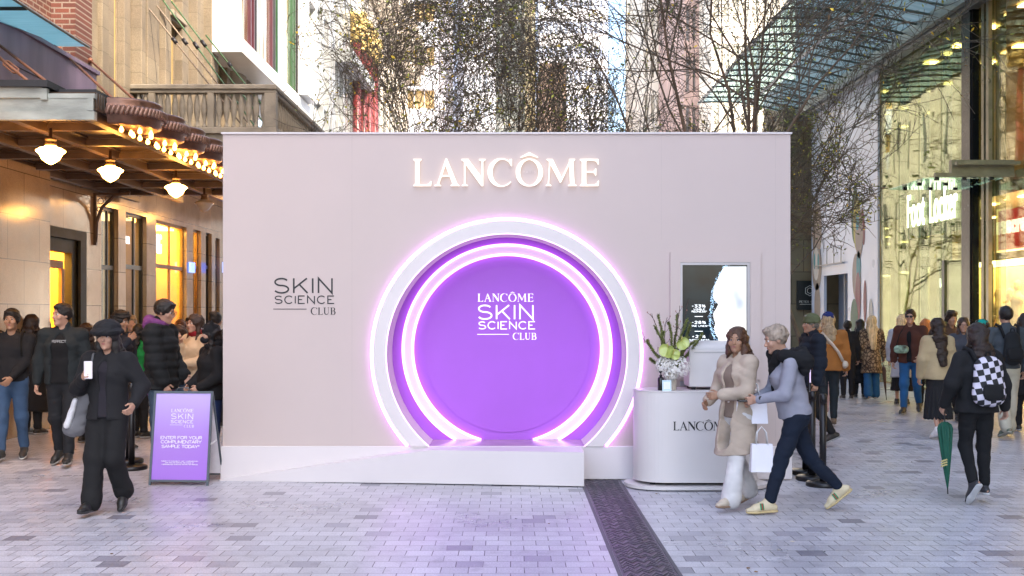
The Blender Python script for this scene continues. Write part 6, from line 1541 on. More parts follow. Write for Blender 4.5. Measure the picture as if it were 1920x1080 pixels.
PE['puffer'] = person(302, 12.75, 'tall person with glasses, black puffer jacket and purple hood behind the sandwich board', h=1.90, face=98, turn=0, nod=14, skin=0, hstyle='fringe', glasses=True, hood=('plum', (.16, .045, .16)), top=('puffer', 'puffer_black', (.013, .014, .015)), inner=None, bottom=('jeans', 'grey_blue_denim', (.05, .075, .11)), lhand=(-.16, .18, .0), rhand=(.17, .12, -.08), seed=13, fine=.0095, shoes=((.10, .055, .03), (.2, .12, .06)), group=GB)
E_ = SDF(); q_ = PE['puffer']; E_.cone(q_['pel'] + q_['up']([0, 0, -.02]), q_['pel'] + q_['up']([0, 0, -.14]), .135, .135, .03, (1.2, 1, 1)); q_['emit']('hoodie_hem', E_, .012, FAB('plum', (.16, .045, .16)), folds(4, .004))
PE['phone_f'] = person(338, 15.2, 'person with long dark hair in a dark top leaning forward, holding a phone up', h=1.57, face=195, nod=6, skin=0, hstyle='long', hair=('brown', (.035, .016, .009)), top=('jacket', 'black', (.012, .012, .013)), rhand=(.05, .26, .32), lhand=(-.05, .25, .26), bottom=('jeans', 'grey_blue_denim', (.05, .075, .11)), seed=14, fine=.011, group=GB, female=True)
PE['cream'] = person(366, 14.9, 'person in a cream jacket and red scarf holding a hand to the chin', h=1.72, face=215, turn=0, skin=0, hstyle='long', hair=('brown', (.035, .016, .009)), top=('jacket', 'cream', (.55, .40, .25)), hood=('scarf_red', (.22, .01, .015)), rhand=(.05, .20, .40), lhand=(-.10, .24, .16), bottom=('jeans', 'blue_denim', (.045, .085, .16)), seed=15, fine=.011, group=GB, female=True)
PE['redhair'] = person(338, 18.5, 'person with reddish brown hair far back in the waiting crowd', h=1.63, face=170, skin=0, hstyle='long', hair=('auburn', (.09, .03, .012)), top=('jacket', 'brown', (.07, .04, .025)), seed=16, fine=.014, fingers=False, group=GB, female=True)
PE['back1'] = person(356, 20.0, 'person with short black hair in the deepest row of the waiting crowd', h=1.66, face=190, skin=1, hstyle='short', top=('jacket', 'grey_mid', (.10, .10, .11)), seed=17, fine=.015, fingers=False, group=GB)
PE['back2'] = person(404, 17.0, 'person with black hair in a black coat seen just behind the cat ear hat', h=1.76, face=20, hstyle='bun', top=('coat', 'black', (.012, .012, .013)), seed=18, fine=.014, fingers=False, group=GB, female=True)
PE['cat'] = person(396, 12.5, 'person in a black hoodie, black face mask and black knitted hat with cat ears', h=1.62, face=232, turn=12, skin=0, hstyle='long', hat=('cat', 'knit_black', (.012, .012, .013), 'knitted_hat'), mask=True, top=('hoodie', 'hoodie_black', (.011, .011, .012)), hood=('hoodie_black', (.011, .011, .012)), lhand=(-.14, .20, .06), rhand=(.12, .22, .06), bottom=('jeans', 'navy_denim', (.015, .03, .09)), seed=19, fine=.0095, shoes=((.02, .02, .02), (.1, .1, .1)), group=GB, female=True, bulk=1.1)
# ---- right
PE['beigecoat'] = person(1382, 10.05, 'person in a long beige coat and wide white trousers walking in front of the counter', h=1.61, face=236, turn=-30, skin=1, hstyle='mid', hair=('chestnut', (.07, .03, .015)), lleg=(13, 3, -6), rleg=(-10, 14, 16), lhand=(-.06, .28, .16), rhand=(.20, .20, .08), top=('coat', 'beige_wool', (.42, .34, .27)), inner=('taupe_knit', (.20, .15, .12)), openw=1.5, scarf=None, bottom=('flare', 'white_wide', (.60, .58, .57)), seed=21, fine=.0085, shoes=((.5, .42, .33), (.25, .16, .10)), female=True, bulk=.98)
PE['sneaker'] = person(1490, 9.85, 'person in grey with a black jumper over the shoulders, navy jeans and striped sneakers', h=1.70, face=268, lean=13, nod=14, skin=0, hstyle='short', hair=('silver', (.30, .235, .18)), lleg=(20, 4, 0), rleg=(-22, 22, 38), lhand=(-.10, .36, .12), rhand=(.10, .36, .10), top=('shirt', 'grey_melange', (.27, .27, .32)), scarf=('knit_black2', (.010, .010, .011)), bottom=('slim', 'ink_denim', (.008, .013, .026)), seed=22, fine=.0085, shoes=((.58, .49, .32), (.52, .40, .20), [(.01, .20, .07), (.35, .02, .02), (.01, .20, .07)]), bulk=1.12)
PE['beanie_green'] = person(1522, 14.6, 'person in an olive beanie and dark navy jacket walking past the end of the booth', h=1.74, face=262, skin=0, hstyle='short', hair=('grey', (.2, .18, .15)), hat=('beanie', 'olive_knit', (.10, .115, .06), 'beanie'), top=('puffer', 'navy_puffer', (.012, .017, .028)), lleg=(14, 6, 0), rleg=(-14, 20, 20), seed=23, fine=.011, group=GR)
PE['orange'] = person(1553, 17.2, 'person in an orange brown overshirt and navy beanie with a pale strap, seen from behind', h=1.72, face=8, hstyle='mid', hair=('sandy', (.36, .26, .15)), hat=('beanie', 'navy_knit', (.015, .025, .12), 'beanie'), top=('hoodie', 'rust_orange', (.33, .13, .032)), bottom=('slim', 'charcoal', (.020, .026, .030)), rleg=(4, 2, 0), lleg=(-6, 14, 16), seed=24, fine=.012, shoes=((.16, .11, .07), (.1, .07, .05)), group=GR, bulk=1.22)
PE['pinkleg'] = person(1541, 18.6, 'person in pale pink trousers mostly hidden behind the orange brown overshirt', h=1.62, face=0, hstyle='mid', hair=('sandy', (.36, .26, .15)), top=('jacket', 'grey_mid', (.10, .10, .11)), bottom=('trousers', 'pale_pink', (.50, .34, .33)), lleg=(-14, 20, 20), rleg=(8, 4, 0), seed=25, fine=.014, fingers=False, shoes=((.7, .7, .7), (.7, .7, .7)), group=GR, female=True)
PE['far_dark'] = person(1589, 22.5, 'small dark haired person in black far down the street beside the navy beanie', h=1.58, face=5, hstyle='bun', top=('jacket', 'black', (.012, .012, .013)), seed=26, fine=.016, fingers=False, group=GR, female=True)
PE['far_long'] = person(1612, 22.8, 'person in a long black coat walking to the left of the leopard coat', h=1.61, face=8, hstyle='mid', top=('longcoat', 'black', (.012, .012, .013)), bottom=('trousers', 'black', (.014, .014, .016)), seed=27, fine=.015, fingers=False, group=GR, female=True)
g = NG('cloth_leopard'); v = g.coord((1, 1, .8)); vo = g.n('TexVoronoi'); vo.feature = 'DISTANCE_TO_EDGE'; vo.inputs['Scale'].default_value = 17; g.l(v, vo.inputs['Vector']); nz = g.n('TexNoise'); nz.inputs['Scale'].default_value = 9; g.l(v, nz.inputs['Vector'])
a_ = mathn(g, 'ADD', vo.outputs['Distance'], mathn(g, 'MULTIPLY', nz.outputs[0], .35)); g.l(ramp(g, a_, [(.22, (.035, .02, .012)), (.34, (.27, .17, .09)), (.5, (.34, .24, .14))]), g.b.inputs['Base Color']); g.b.inputs['Roughness'].default_value = .8; leopard = g.m
PE['leopard'] = person(1634, 22.5, 'person with long blond hair in a leopard print coat and blue jeans, seen from behind', h=1.66, face=6, hstyle='long', hair=('blond', (.60, .44, .24)), top=('coat', 'leopard', (.3, .2, .1), leopard), bottom=('flare', 'mid_denim', (.02, .09, .22)), rleg=(6, 3, 0), lleg=(-6, 10, 10), rhand=(.28, .10, -.06), seed=28, fine=.014, group=GR, female=True)
PE['blond2'] = person(1691, 21.0, 'person with blond hair, pale grey coat and black skirt behind the brown jacket', h=1.70, face=20, hstyle='long', hair=('blond', (.60, .44, .24)), top=('coat', 'pale_grey', (.40, .42, .46)), bottom=('midi', 'black', (.014, .014, .016)), seed=29, fine=.014, fingers=False, group=GR, female=True)
PE['brown'] = person(1707, 19.3, 'person in a dark brown jacket, sunglasses and blue jeans walking towards the camera', h=1.81, face=208, turn=0, skin=0, hstyle='short', hair=('dark_brown', (.020, .010, .007)), glasses='dark', top=('jacket', 'oxblood_brown', (.070, .026, .018)), inner=('black_tee', (.008, .008, .009)), bottom=('jeans', 'mid_denim', (.02, .09, .22)), rleg=(10, 4, 0), lleg=(-12, 22, 20), lhand=(-.18, .16, .02), seed=30, fine=.012, group=GR, bulk=1.05)
PE['ginger'] = person(1735, 20.5, 'person with ginger hair partly hidden behind the long dark hair', h=1.62, face=20, hstyle='mid', hair=('ginger', (.42, .13, .03)), top=('jacket', 'teal_dark', (.02, .07, .09)), seed=31, fine=.015, fingers=False, group=GR, female=True)
PE['beigejkt'] = person(1757, 15.6, 'person with very long dark hair, beige jacket and black pleated skirt, seen from behind', h=1.66, face=355, hstyle='long', hair=('dark_brown', (.020, .010, .007)), top=('hoodie', 'beige_cotton', (.40, .31, .18)), bottom=('midi', 'black_pleats', (.016, .016, .018)), rleg=(6, 2, 0), lleg=(-8, 14, 16), seed=32, fine=.012, shoes=((.7, .7, .7), (.65, .65, .65)), group=GR, female=True, bulk=1.08)
PE['curlyfar'] = person(1783, 19.5, 'person with curly dark hair far behind the beige jacket', h=1.76, face=170, skin=1, hstyle='curly', hair=('dark_brown', (.020, .010, .007)), top=('jacket', 'brown', (.07, .04, .025)), seed=33, fine=.014, fingers=False, group=GR)
PE['specs'] = person(1806, 18.0, 'person with glasses and brown hair facing the camera in a grey coat', h=1.66, face=195, skin=0, hstyle='mid', glasses=True, hair=('brown', (.035, .016, .009)), top=('coat', 'slate', (.06, .065, .08)), seed=34, fine=.013, fingers=False, group=GR, female=True)
PE['teal'] = person(1842, 17.0, 'person in a bright teal cap and teal jacket behind the checked backpack', h=1.64, face=300, skin=0, hstyle='short', hat=('cap', 'teal_cap', (.01, .30, .24), 'cap'), top=('jacket', 'teal_bright', (.02, .24, .22)), seed=35, fine=.013, fingers=False, group=GR)
PE['check'] = person(1832, 10.3, 'person with long dark hair and black jacket carrying a chequered backpack', h=1.58, face=352, hstyle='long', hair=('dark_brown', (.020, .010, .007)), top=('hoodie', 'black_fleece', (.013, .013, .014)), bottom=('slim', 'black_leggings', (.010, .010, .011)), lleg=(10, 34, 50), rleg=(4, 6, 0), lhand=(-.30, .10, -.02), rhand=(.32, .02, -.06), seed=36, fine=.0085, shoes=((.03, .03, .035), (.5, .5, .5)), group=GR, female=True, bulk=1.18)
PE['greyback'] = person(1886, 15.75, 'person in a dark grey shirt and cream trousers with a small black backpack', h=1.82, face=0, hstyle='short', top=('shirt', 'dark_grey', (.055, .065, .075)), bottom=('wide', 'cream_trousers', (.44, .40, .31)), lleg=(-8, 16, 18), rleg=(8, 4, 0), lhand=(-.28, .06, -.04), seed=37, fine=.012, shoes=((.10, .13, .09), (.3, .3, .25)), group=GR, bulk=1.12)
PE['edge'] = person(1921, 16.5, 'person in dark clothes cut by the right edge of the picture', h=1.72, face=10, hstyle='mid', top=('coat', 'black', (.012, .012, .013)), seed=38, fine=.013, fingers=False, group=GR, female=True)
PE['far3'] = person(1862, 22.0, 'person with brown hair standing close to the shop window with the mannequins', h=1.68, face=160, skin=0, hstyle='mid', hair=('brown', (.035, .016, .009)), top=('jacket', 'brown', (.07, .04, .025)), seed=39, fine=.015, fingers=False, group=GR, female=True)
PE['far4'] = person(1668, 30.0, 'tiny far person in a grey coat near the foot of the hoarding', h=1.7, face=0, hstyle='short', top=('coat', 'grey_mid', (.10, .10, .11)), seed=40, fine=.018, fingers=False, group=GR)

# lettering on the printed shirt
q_ = PE['perfect']; W_, up_, pel_ = q_['W'], q_['up'], q_['pel']
mb = MB()
def chest(u, v, w): p_ = pel_ + up_([-u, .136 - 2.2 * u * u + w, v]); return tuple(W_([p_])[0])
sans(mb, 'PERFECT', 0, .375, .030, chest, .003, wt=.2, width=.15, center=False)
mb.v = []; mb.f = []; mb.mi = []; mb.sm = []
sans(mb, 'PERFECT', -.075, .375, .030, chest, .003, wt=.2, width=.15)
mb.build('shirt_lettering', M('print_grey', (.30, .30, .30), .7), q_['t'])

# ================================================================ things held or carried
def held(name, loc, label, cat, group=None): return thing(name, tuple(loc), label, cat, group)
hd = PE['bucket']['hand1']
t = held('phone', hd, 'white phone held up in the hand of the person in the bucket hat', 'phone')
mb = MB(); c = Vector(hd) + Vector((0, -.012, .03)); mb.bbox((c.x - .036, c.y - .006, c.z - .075), (c.x + .036, c.y + .006, c.z + .075), .005); mb.build('case', M('phone_white', (.75, .70, .72), .3), t)
mb = MB(); mb.box((c.x - .03, c.y + .0062, c.z - .068), (c.x + .03, c.y + .0068, c.z + .068)); mb.build('phone_screen', M('black_glass', (.01, .01, .012), .08), t)
# tote bag at the side of the bucket hat person
q_ = PE['bucket']; s_ = q_['W']([q_['sh'][1]])[0]
t = held('tote_bag', (s_[0] - .12, s_[1], .8), 'grey and white tote bag slung from the shoulder of the person in the bucket hat', 'bag')
bx_, by_ = s_[0] - .10, s_[1] + .02
E_ = SDF(); E_.cone((bx_ - .05, by_, .74), (bx_ + .05, by_ - .02, 1.02), .085, .055, .03, (1.1, .6, 1)); V_, Q_ = E_.mesh(.011, folds(2, .006, 1.6)); np_mesh('pouch', V_, Q_, M('tote_grey', (.12, .12, .13), .8, 0, .3, 6), t)
E_ = SDF(); E_.cone((bx_ - .09, by_ - .055, .76), (bx_ - .02, by_ - .055, .98), .028, .018, .02); V_, Q_ = E_.mesh(.009, folds(3, .003, 2)); np_mesh('pocket', V_, Q_, M('tote_white', (.6, .6, .62), .7), t)
mb = MB(); mb.smooth = True; mb.tube([(bx_ + .03, by_ - .05, 1.02), (s_[0] + .03, s_[1] - .10, 1.24), (s_[0] + .05, s_[1] - .07, s_[2] + .05), (s_[0] + .06, s_[1] + .06, s_[2] + .04), (bx_ + .04, by_ + .04, 1.0)], .018, 8, sx=.4); mb.build('strap', M('strap_grey', (.10, .11, .12), .7), t)
# white paper bags
for lab, (px, py), d_, w_, h_, hand in (('white paper shopping bag, the upper of two between the beige coat and the navy jeans', (1408, 768), 9.95, .28, .24, 'a'), ('white paper shopping bag hanging low beside the navy jeans', (1428, 858), 9.80, .20, .24, 'b')):
    c = P(px, py, d_); t = held('shopping_bag', (c.x, c.y, c.z - h_ / 2), lab, 'shopping bag', 'white paper bags carried by the couple')
    mb = MB(); zt_, zb3 = c.z + h_ / 2, c.z - h_ / 2
    V8 = [(c.x - w_ / 2, c.y - .05, zb3), (c.x + w_ / 2, c.y - .05, zb3), (c.x + w_ / 2, c.y + .05, zb3), (c.x - w_ / 2, c.y + .05, zb3), (c.x - w_ / 2 + .01, c.y - .03, zt_), (c.x + w_ / 2 - .01, c.y - .025, zt_), (c.x + w_ / 2 - .01, c.y + .03, zt_), (c.x - w_ / 2 + .01, c.y + .03, zt_)]
    mb.add(V8, [(0, 3, 2, 1), (0, 1, 5, 4), (1, 2, 6, 5), (2, 3, 7, 6), (3, 0, 4, 7)]); mb.build('paper', M('paper_white', (.74, .72, .78), .6, 0, .06, 4), t)
    mb = MB(); mb.smooth = True
    for s in (-.028, .028): mb.tube([(c.x - w_ * .25, c.y + s, zt_ - .01), (c.x - w_ * .2, c.y + s * .6, zt_ + .10), (c.x, c.y, zt_ + .15), (c.x + w_ * .2, c.y + s * .6, zt_ + .10), (c.x + w_ * .25, c.y + s, zt_ - .01)], .004, 5)
    mb.build('handle', M('cord_white', (.7, .7, .7), .7), t)
# phone and watch of the man
hd = PE['sneaker']['hand-1']; t = held('phone', hd, 'black phone held in front of the person with striped sneakers', 'phone')
mb = MB(); c = Vector(hd); mb.bbox((c.x - .085, c.y - .04, c.z - .004), (c.x + .06, c.y + .035, c.z + .010), .003); mb.build('case', M('black_glass', (.01, .01, .012), .08), t)
mb = MB(); mb.box((c.x - .078, c.y - .034, c.z + .0102), (c.x + .053, c.y + .029, c.z + .0108)); mb.build('phone_screen', M('dark_screen', (.03, .03, .035), .1), t)
wr = PE['sneaker']['wrist-1']; t = held('wristwatch', wr, 'silver wristwatch on the wrist above the black phone', 'watch')
E_ = SDF(); a_ = Vector(wr); dv_ = Vector(PE['sneaker']['dir-1']); o1 = dv_.orthogonal().normalized(); o2 = dv_.cross(o1)
for i in range(12):
    f_ = lambda q: np.array(a_ - dv_ * .02 + (o1 * math.cos(q) + o2 * math.sin(q)) * .031); E_.cone(f_(2 * pi * i / 12), f_(2 * pi * (i + 1) / 12), .006, .006, .003)
V_, Q_ = E_.mesh(.004); np_mesh('band', V_, Q_, M('watch_steel', (.6, .6, .58), .25, .9, .05), t)
mb = MB(); mb.smooth = True; cc_ = a_ - dv_ * .02 + Vector((0, -.034, .01)); mb.lathe(tuple(cc_), [(.0, -.006), (.018, -.005), (.02, .003), (0, .004)], 14, 'Y'); mb.build('dial', ink, t)
# sling strap
q_ = PE['orange']; W_, up_, pel_ = q_['W'], q_['up'], q_['pel']
t = held('sling_bag', W_([pel_])[0], 'pale strap and small bag slung across the back of the orange brown overshirt', 'bag')
mb = MB(); mb.smooth = True
pts = [W_([pel_ + up_([x, -.20 - .02 * math.sin((x + .1) * 6), z])])[0] for x, z in ((-.13, .50), (-.06, .42), (.03, .32), (.12, .20), (.19, .06))]; mb.tube(pts, .028, 8, sx=.35); mb.build('strap', M('strap_cream', (.55, .48, .38), .8), t)
E_ = SDF(); c = pel_ + up_([.24, -.04, .0]); E_.cone(c, c + np.array([0, .08, -.02]), .06, .05, .02); V_, Q_ = E_.mesh(.012, folds(4, .004)); np_mesh('pouch', W_(V_), Q_, M('strap_cream', (.55, .48, .38), .8), t)
# chequered backpack
g = NG('checker_cloth'); tc = g.n('TexCoord'); mp = g.n('Mapping'); mp.inputs['Rotation'].default_value = (0, R_(12), 0); g.l(tc.outputs['Object'], mp.inputs['Vector'])
ck = g.n('TexChecker'); ck.inputs['Scale'].default_value = 19; ck.inputs['Color1'].default_value = (.012, .012, .014, 1); ck.inputs['Color2'].default_value = (.62, .58, .66, 1)
sp_ = g.n('SeparateXYZ'); cb_ = g.n('CombineXYZ'); g.l(mp.outputs[0], sp_.inputs[0]); g.l(sp_.outputs[0], cb_.inputs[0]); g.l(sp_.outputs[2], cb_.inputs[1]); cb_.inputs[2].default_value = .01; g.l(cb_.outputs[0], ck.inputs['Vector']); g.l(ck.outputs[0], g.b.inputs['Base Color']); g.b.inputs['Roughness'].default_value = .75
q_ = PE['check']; W_, up_, pel_ = q_['W'], q_['up'], q_['pel']; c0 = W_([pel_ + up_([0, -.22, .25])])[0]
def pack(q_, label, mat, pocket, w=.13, h0=.10, h1=.42, dp=.12, strap=None, hue='black_strap'):
    W_, up_, pel_ = q_['W'], q_['up'], q_['pel']; c0 = W_([pel_ + up_([0, -.20, .25])])[0]
    t = held('backpack', c0, label, 'backpack'); E_ = SDF(); Rl_ = _rot('x', 0)
    E_.cone(pel_ + up_([0, -.215, h0]), pel_ + up_([0, -.205, h1]), .125, .10, .04, (w / .10, dp / .12 * .75, 1)); V_, Q_ = E_.mesh(.011, folds(7, .003, 1.5)); np_mesh('pack', W_(V_), Q_, mat, t)
    E_ = SDF(); E_.cone(pel_ + up_([-.05, -.305, h0 + .0]), pel_ + up_([.05, -.305, h0 + .0]), .055, .055, .02, (1, .5, 1)).cone(pel_ + up_([-.06, -.30, h0 + .06]), pel_ + up_([.06, -.30, h0 + .06]), .045, .045, .02, (1, .5, 1)); V_, Q_ = E_.mesh(.009, folds(8, .002, 2)); np_mesh('pocket', W_(V_), Q_, pocket, t)
    for s in (-1, 1):
        mb = MB(); mb.smooth = True; pts = [W_([pel_ + up_(p_)])[0] for p_ in ((s * .09, -.17, h1 + .02), (s * .12, -.10, .53), (s * .13, .02, .555), (s * .13, .13, .45), (s * .14, .12, .28), (s * .15, -.05, .15), (s * .12, -.17, h0))]; mb.tube(pts, .022, 8, sx=.4); mb.build('strap', FAB(hue, (.012, .012, .013)), t)
    mb = MB(); mb.smooth = True; mb.tube([W_([pel_ + up_(p_)])[0] for p_ in ((-.03, -.2, h1 + .09), (-.02, -.2, h1 + .14), (.02, -.2, h1 + .14), (.03, -.2, h1 + .09))], .008, 6); mb.build('grab_handle', FAB(hue, (.012, .012, .013)), t)
    return t
pack(PE['check'], 'black and white chequered backpack on the back of the black jacket', g.m, FAB('black_pocket', (.012, .012, .013)), w=.14, h1=.38)
pack(PE['greyback'], 'small plain black backpack on the dark grey shirt', FAB('black_pack', (.014, .015, .017)), FAB('black_pocket', (.012, .012, .013)), w=.10, h0=.14, h1=.36, dp=.09)
pack(PE['jeans'], 'dark grey backpack on the back of the black jumper at the left edge', FAB('grey_pack', (.05, .055, .065)), FAB('black_pocket', (.012, .012, .013)), w=.13)
def umbrella(top, tip, r, label, clothm, closed_len, name='umbrella'):
    t = held(name, top, label, 'umbrella'); a, b = Vector(top), Vector(tip); ax = (b - a).normalized(); o1 = ax.orthogonal().normalized(); o2 = ax.cross(o1)
    mb = MB(); mb.smooth = True; n_ = 48; prof = [(0, .35), (.04, .8), (.10, 1), (.4, .72), (.75, .36), (.96, .10), (1, .06)]
    vs = []
    for (f_, rr) in prof:
        for k in range(n_):
            q = 2 * pi * k / n_; m_ = 1 + .16 * math.cos(8 * q + 2 * f_); vs.append(a.lerp(b, .14 + .84 * f_) + (o1 * math.cos(q) + o2 * math.sin(q)) * r * rr * m_)
    mb.add(vs, [(i * n_ + k, i * n_ + (k + 1) % n_, (i + 1) * n_ + (k + 1) % n_, (i + 1) * n_ + k) for i in range(len(prof) - 1) for k in range(n_)]); mb.build('canopy', clothm, t)
    mb = MB(); mb.smooth = True; mb.tube([a, b + ax * .02], .006, 8); mb.build('shaft', M('umbrella_shaft', (.03, .03, .03), .4), t)
    mb = MB(); mb.smooth = True; mb.tube([a - ax * .10 + o1 * .05, a - ax * .12 + o1 * .03, a - ax * .12, a - ax * .08, a + ax * .02], .011, 8); mb.build('handle', M('umbrella_handle', (.05, .03, .02), .4), t)
    return t
hd = PE['check']['hand-1']; tp = P(1787, 922, 10.25)
um = umbrella((hd[0], hd[1] - .02, hd[2] + .02), (PX(1777, 10.2), 10.2, PZ(922, 10.2)), .065, 'folded dark green umbrella with a pale gold emblem held by the person in black', FAB('umbrella_green', (.008, .075, .045), .5), 1)
mb = MB(); c = P(1768, 868, 10.11)
for k in range(3): mb.obox((c.x + .01, c.y, c.z + .022 * (k - 1)), (.028, 0, .009), (0, .003, 0), (-.002, 0, .006))
mb.build('emblem', M('emblem_gold', (.45, .38, .15), .5), um)
hd = PE['leopard']['hand1']; umbrella((hd[0], hd[1], hd[2]), (PX(1662, 22.4), 22.4, PZ(748, 22.4)), .04, 'slim closed brown umbrella held like a cane beside the leopard coat', FAB('umbrella_brown', (.09, .05, .04), .6), 1)
t = held('handbag', P(1714, 655, 19.2), 'small multicoloured bag held at the hip of the brown jacket', 'bag'); c = P(1690, 655, 19.1)
E_ = SDF(); E_.cone(np.array(c) + (-.06, 0, 0), np.array(c) + (.06, 0, 0), .07, .07, .02, (1, .5, 1)); V_, Q_ = E_.mesh(.014); np_mesh('pouch', V_, Q_, g.m if False else M('bag_multi', (.20, .30, .22), .6, 0, .9, 14), t)
mb = MB(); mb.smooth = True; mb.tube([(c.x - .09, c.y, c.z + .05), (c.x - .02, c.y + .03, c.z + .25), (c.x + .08, c.y + .06, c.z + .40)], .008, 5); mb.build('strap', FAB('black_strap', (.012, .012, .013)), t)

# ================================================================ things around the booth
# A-frame sign
af = thing('sandwich_board', (PX(340, 11.5), 11.5, 0), 'purple sandwich board in a grey frame standing in front of the booth end, entries invited', 'sign board')
BL, BRt = P(279, 909, 11.40), P(391, 911.5, 11.36); BL.z = BRt.z = 0
TL, TR = P(290, 733, 11.62), P(404, 734, 11.60)
TL.z = TR.z = .935
ux = (BRt - BL).normalized(); uz = (TL - BL).normalized(); nrm_ = ux.cross(uz).normalized()
if nrm_.y > 0: nrm_ = -nrm_
Wd = (BRt - BL).length; Hd = (TL - BL).length
def bd(u, v, w): return BL + ux * u + uz * v + nrm_ * w
def bar(mb, a, b, hw, hd_):
    a, b = Vector(a), Vector(b); ax = (b - a) / 2; s1 = ax.normalized().cross(nrm_).normalized() * hw; mb.obox((a + b) / 2, ax, s1, nrm_ * hd_)
grey = M('board_frame_grey', (.10, .12, .135), .42, .5, .1)
mb = MB(); bar(mb, bd(.011, 0, 0), bd(.011, Hd, 0), .011, .011); bar(mb, bd(Wd - .011, 0, 0), bd(Wd - .011, Hd, 0), .011, .011); bar(mb, bd(.022, Hd - .011, 0), bd(Wd - .022, Hd - .011, 0), .011, .0105); bar(mb, bd(.022, .045, 0), bd(Wd - .022, .045, 0), .010, .0105)
mb.build('frame', grey, af)
mb = MB(); b0_, b1_ = BL + Vector((.02, .42, 0)), BRt + Vector((.045, .40, 0)); t0_, t1_ = bd(.011, Hd - .01, -.015), bd(Wd - .011, Hd - .01, -.015)
for a, b in ((b0_, t0_), (b1_, t1_)): mb.tube([a, b], .012, 6)
mb.tube([b0_ + Vector((0, -.01, .06)), b1_ + Vector((0, -.01, .06))], .01, 6); mb.build('rear_frame', grey, af)
mb = MB(); mb.add([b0_.lerp(t0_, .08) , b1_.lerp(t1_, .08), b1_.lerp(t1_, .95), b0_.lerp(t0_, .95)], [(0, 1, 2, 3)]); mb.build('rear_panel', M('board_back_white', (.7, .68, .7), .5), af)
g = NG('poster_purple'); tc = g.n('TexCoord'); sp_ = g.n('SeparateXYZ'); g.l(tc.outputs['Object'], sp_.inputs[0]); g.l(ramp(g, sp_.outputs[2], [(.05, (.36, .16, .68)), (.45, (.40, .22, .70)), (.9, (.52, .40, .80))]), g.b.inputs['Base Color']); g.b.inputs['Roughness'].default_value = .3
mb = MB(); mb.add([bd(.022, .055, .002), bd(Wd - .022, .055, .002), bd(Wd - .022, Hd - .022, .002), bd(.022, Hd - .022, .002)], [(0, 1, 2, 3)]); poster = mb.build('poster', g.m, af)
mb = MB(); mb.smooth = True; c1, c2 = bd(Wd * .36, Hd, 0), bd(Wd * .62, Hd, 0); mb.tube([c1, c1.lerp(c2, .18) + Vector((0, 0, .035)), c1.lerp(c2, .82) + Vector((0, 0, .035)), c2], .006, 6); mb.build('handle', grey, af)
mb = MB(); q1 = bd(Wd, Hd * .44, 0); mb.obox(q1 + Vector((.01, .08, .01)), (.006, .09, .01), (.0, 0, .008), (.003, 0, 0)); mb.build('hinge_strap', M('strap_white', (.7, .7, .7), .5), af)
def bz(zx, zy):      # zoomed sign picture -> board coordinates
    v = (912 - (700 + zy * .2222)) / (912 - 733.5); l = 279 + 11 * v; r = 391 + 13.5 * v; u = (260 + zx * .2222 - l) / (r - l); return u * Wd, v * Hd
mb = MB()
def flush(nm):
    global mb
    mb.build(nm, M('poster_white', (.86, .82, .92), .5, 0, 0), poster); mb = MB()
def line_(fn, txt, x0, x1, y0, y1, **kw):
    a = bz(x0, y1); b = bz(x1, y0); fn(mb, txt, a[0], a[1], b[1] - a[1], lambda u, v, w: bd(u, v, .0035 + w), .0012, width=b[0] - a[0], **kw)
line_(serif, 'LANCOME', 280, 476, 304, 333); line_(sans, 'SKIN', 278, 474, 343, 393, wt=.11, wide=1.08); line_(sans, 'SCIENCE', 276, 472, 400, 428, wt=.14, wide=1.05); line_(serif, 'CLUB', 390, 478, 441, 464)
a = bz(268, 442); b = bz(380, 440); pa, pb = bd(a[0], a[1], .004), bd(b[0], a[1], .004); bar(mb, pa, pb, .0016, .0008); flush('poster_wordmark')
for txt, x0, x1, y0, y1 in (('ENTER FOR YOUR', 187, 544, 537, 565), ('COMPLIMENTARY', 189, 540, 573, 601), ('SAMPLE TODAY*', 195, 522, 612, 640)): line_(sans, txt, x0, x1, y0, y1, wt=.17, wide=1.1)
flush('poster_headline')
for txt, x0, x1, y0, y1 in (('*SUBJECT TO AVAILABILITY. LIMIT 1 COMPLIMENTARY', 190, 508, 746, 755), ('SKIN ANALYSIS SERVICE AND CHOICE OF', 225, 470, 760, 769), ('1 PERSONALISED SKINCARE ROUTINE PER PERSON', 195, 502, 774, 783)): line_(sans, txt, x0, x1, y0, y1, wt=.2, wide=.9)
flush('poster_small_print')
# queue posts
def post(px, d, label, h=1.0):
    t = thing('queue_post', (PX(px, d), d, 0), label, 'queue post', 'black queue posts'); pm = M('post_black', (.010, .009, .010), .35, .2, .1)
    mb = MB(); mb.smooth = True; x = PX(px, d); mb.lathe((x, d, 0), [(.165, 0), (.17, .01), (.17, .035), (.15, .047), (.04, .055)], 32); mb.build('base', pm, t)
    mb = MB(); mb.smooth = True; mb.lathe((x, d, .05), [(.034, 0), (.034, h - .15)], 16); mb.build('pole', pm, t)
    mb = MB(); mb.smooth = True; mb.lathe((x, d, h - .10), [(.036, 0), (.038, .005), (.038, .085), (.03, .095)], 16); mb.box((x - .025, d - .045, h - .08), (x + .025, d - .035, h - .03)); mb.build('belt_head', pm, t)
post(247, 12.55, 'black queue post behind the person in the bucket hat, the nearer of two there', .97)
post(241, 13.1, 'black queue post behind the person in the bucket hat, the farther of two there', .97)
post(1543, 11.35, 'black queue post nearest the camera beside the striped sneakers', .93)
post(1523, 11.75, 'black queue post in the middle of the three at the right end of the booth', .93)
post(1510, 12.2, 'black queue post farthest back of the three at the right end of the booth', .93)
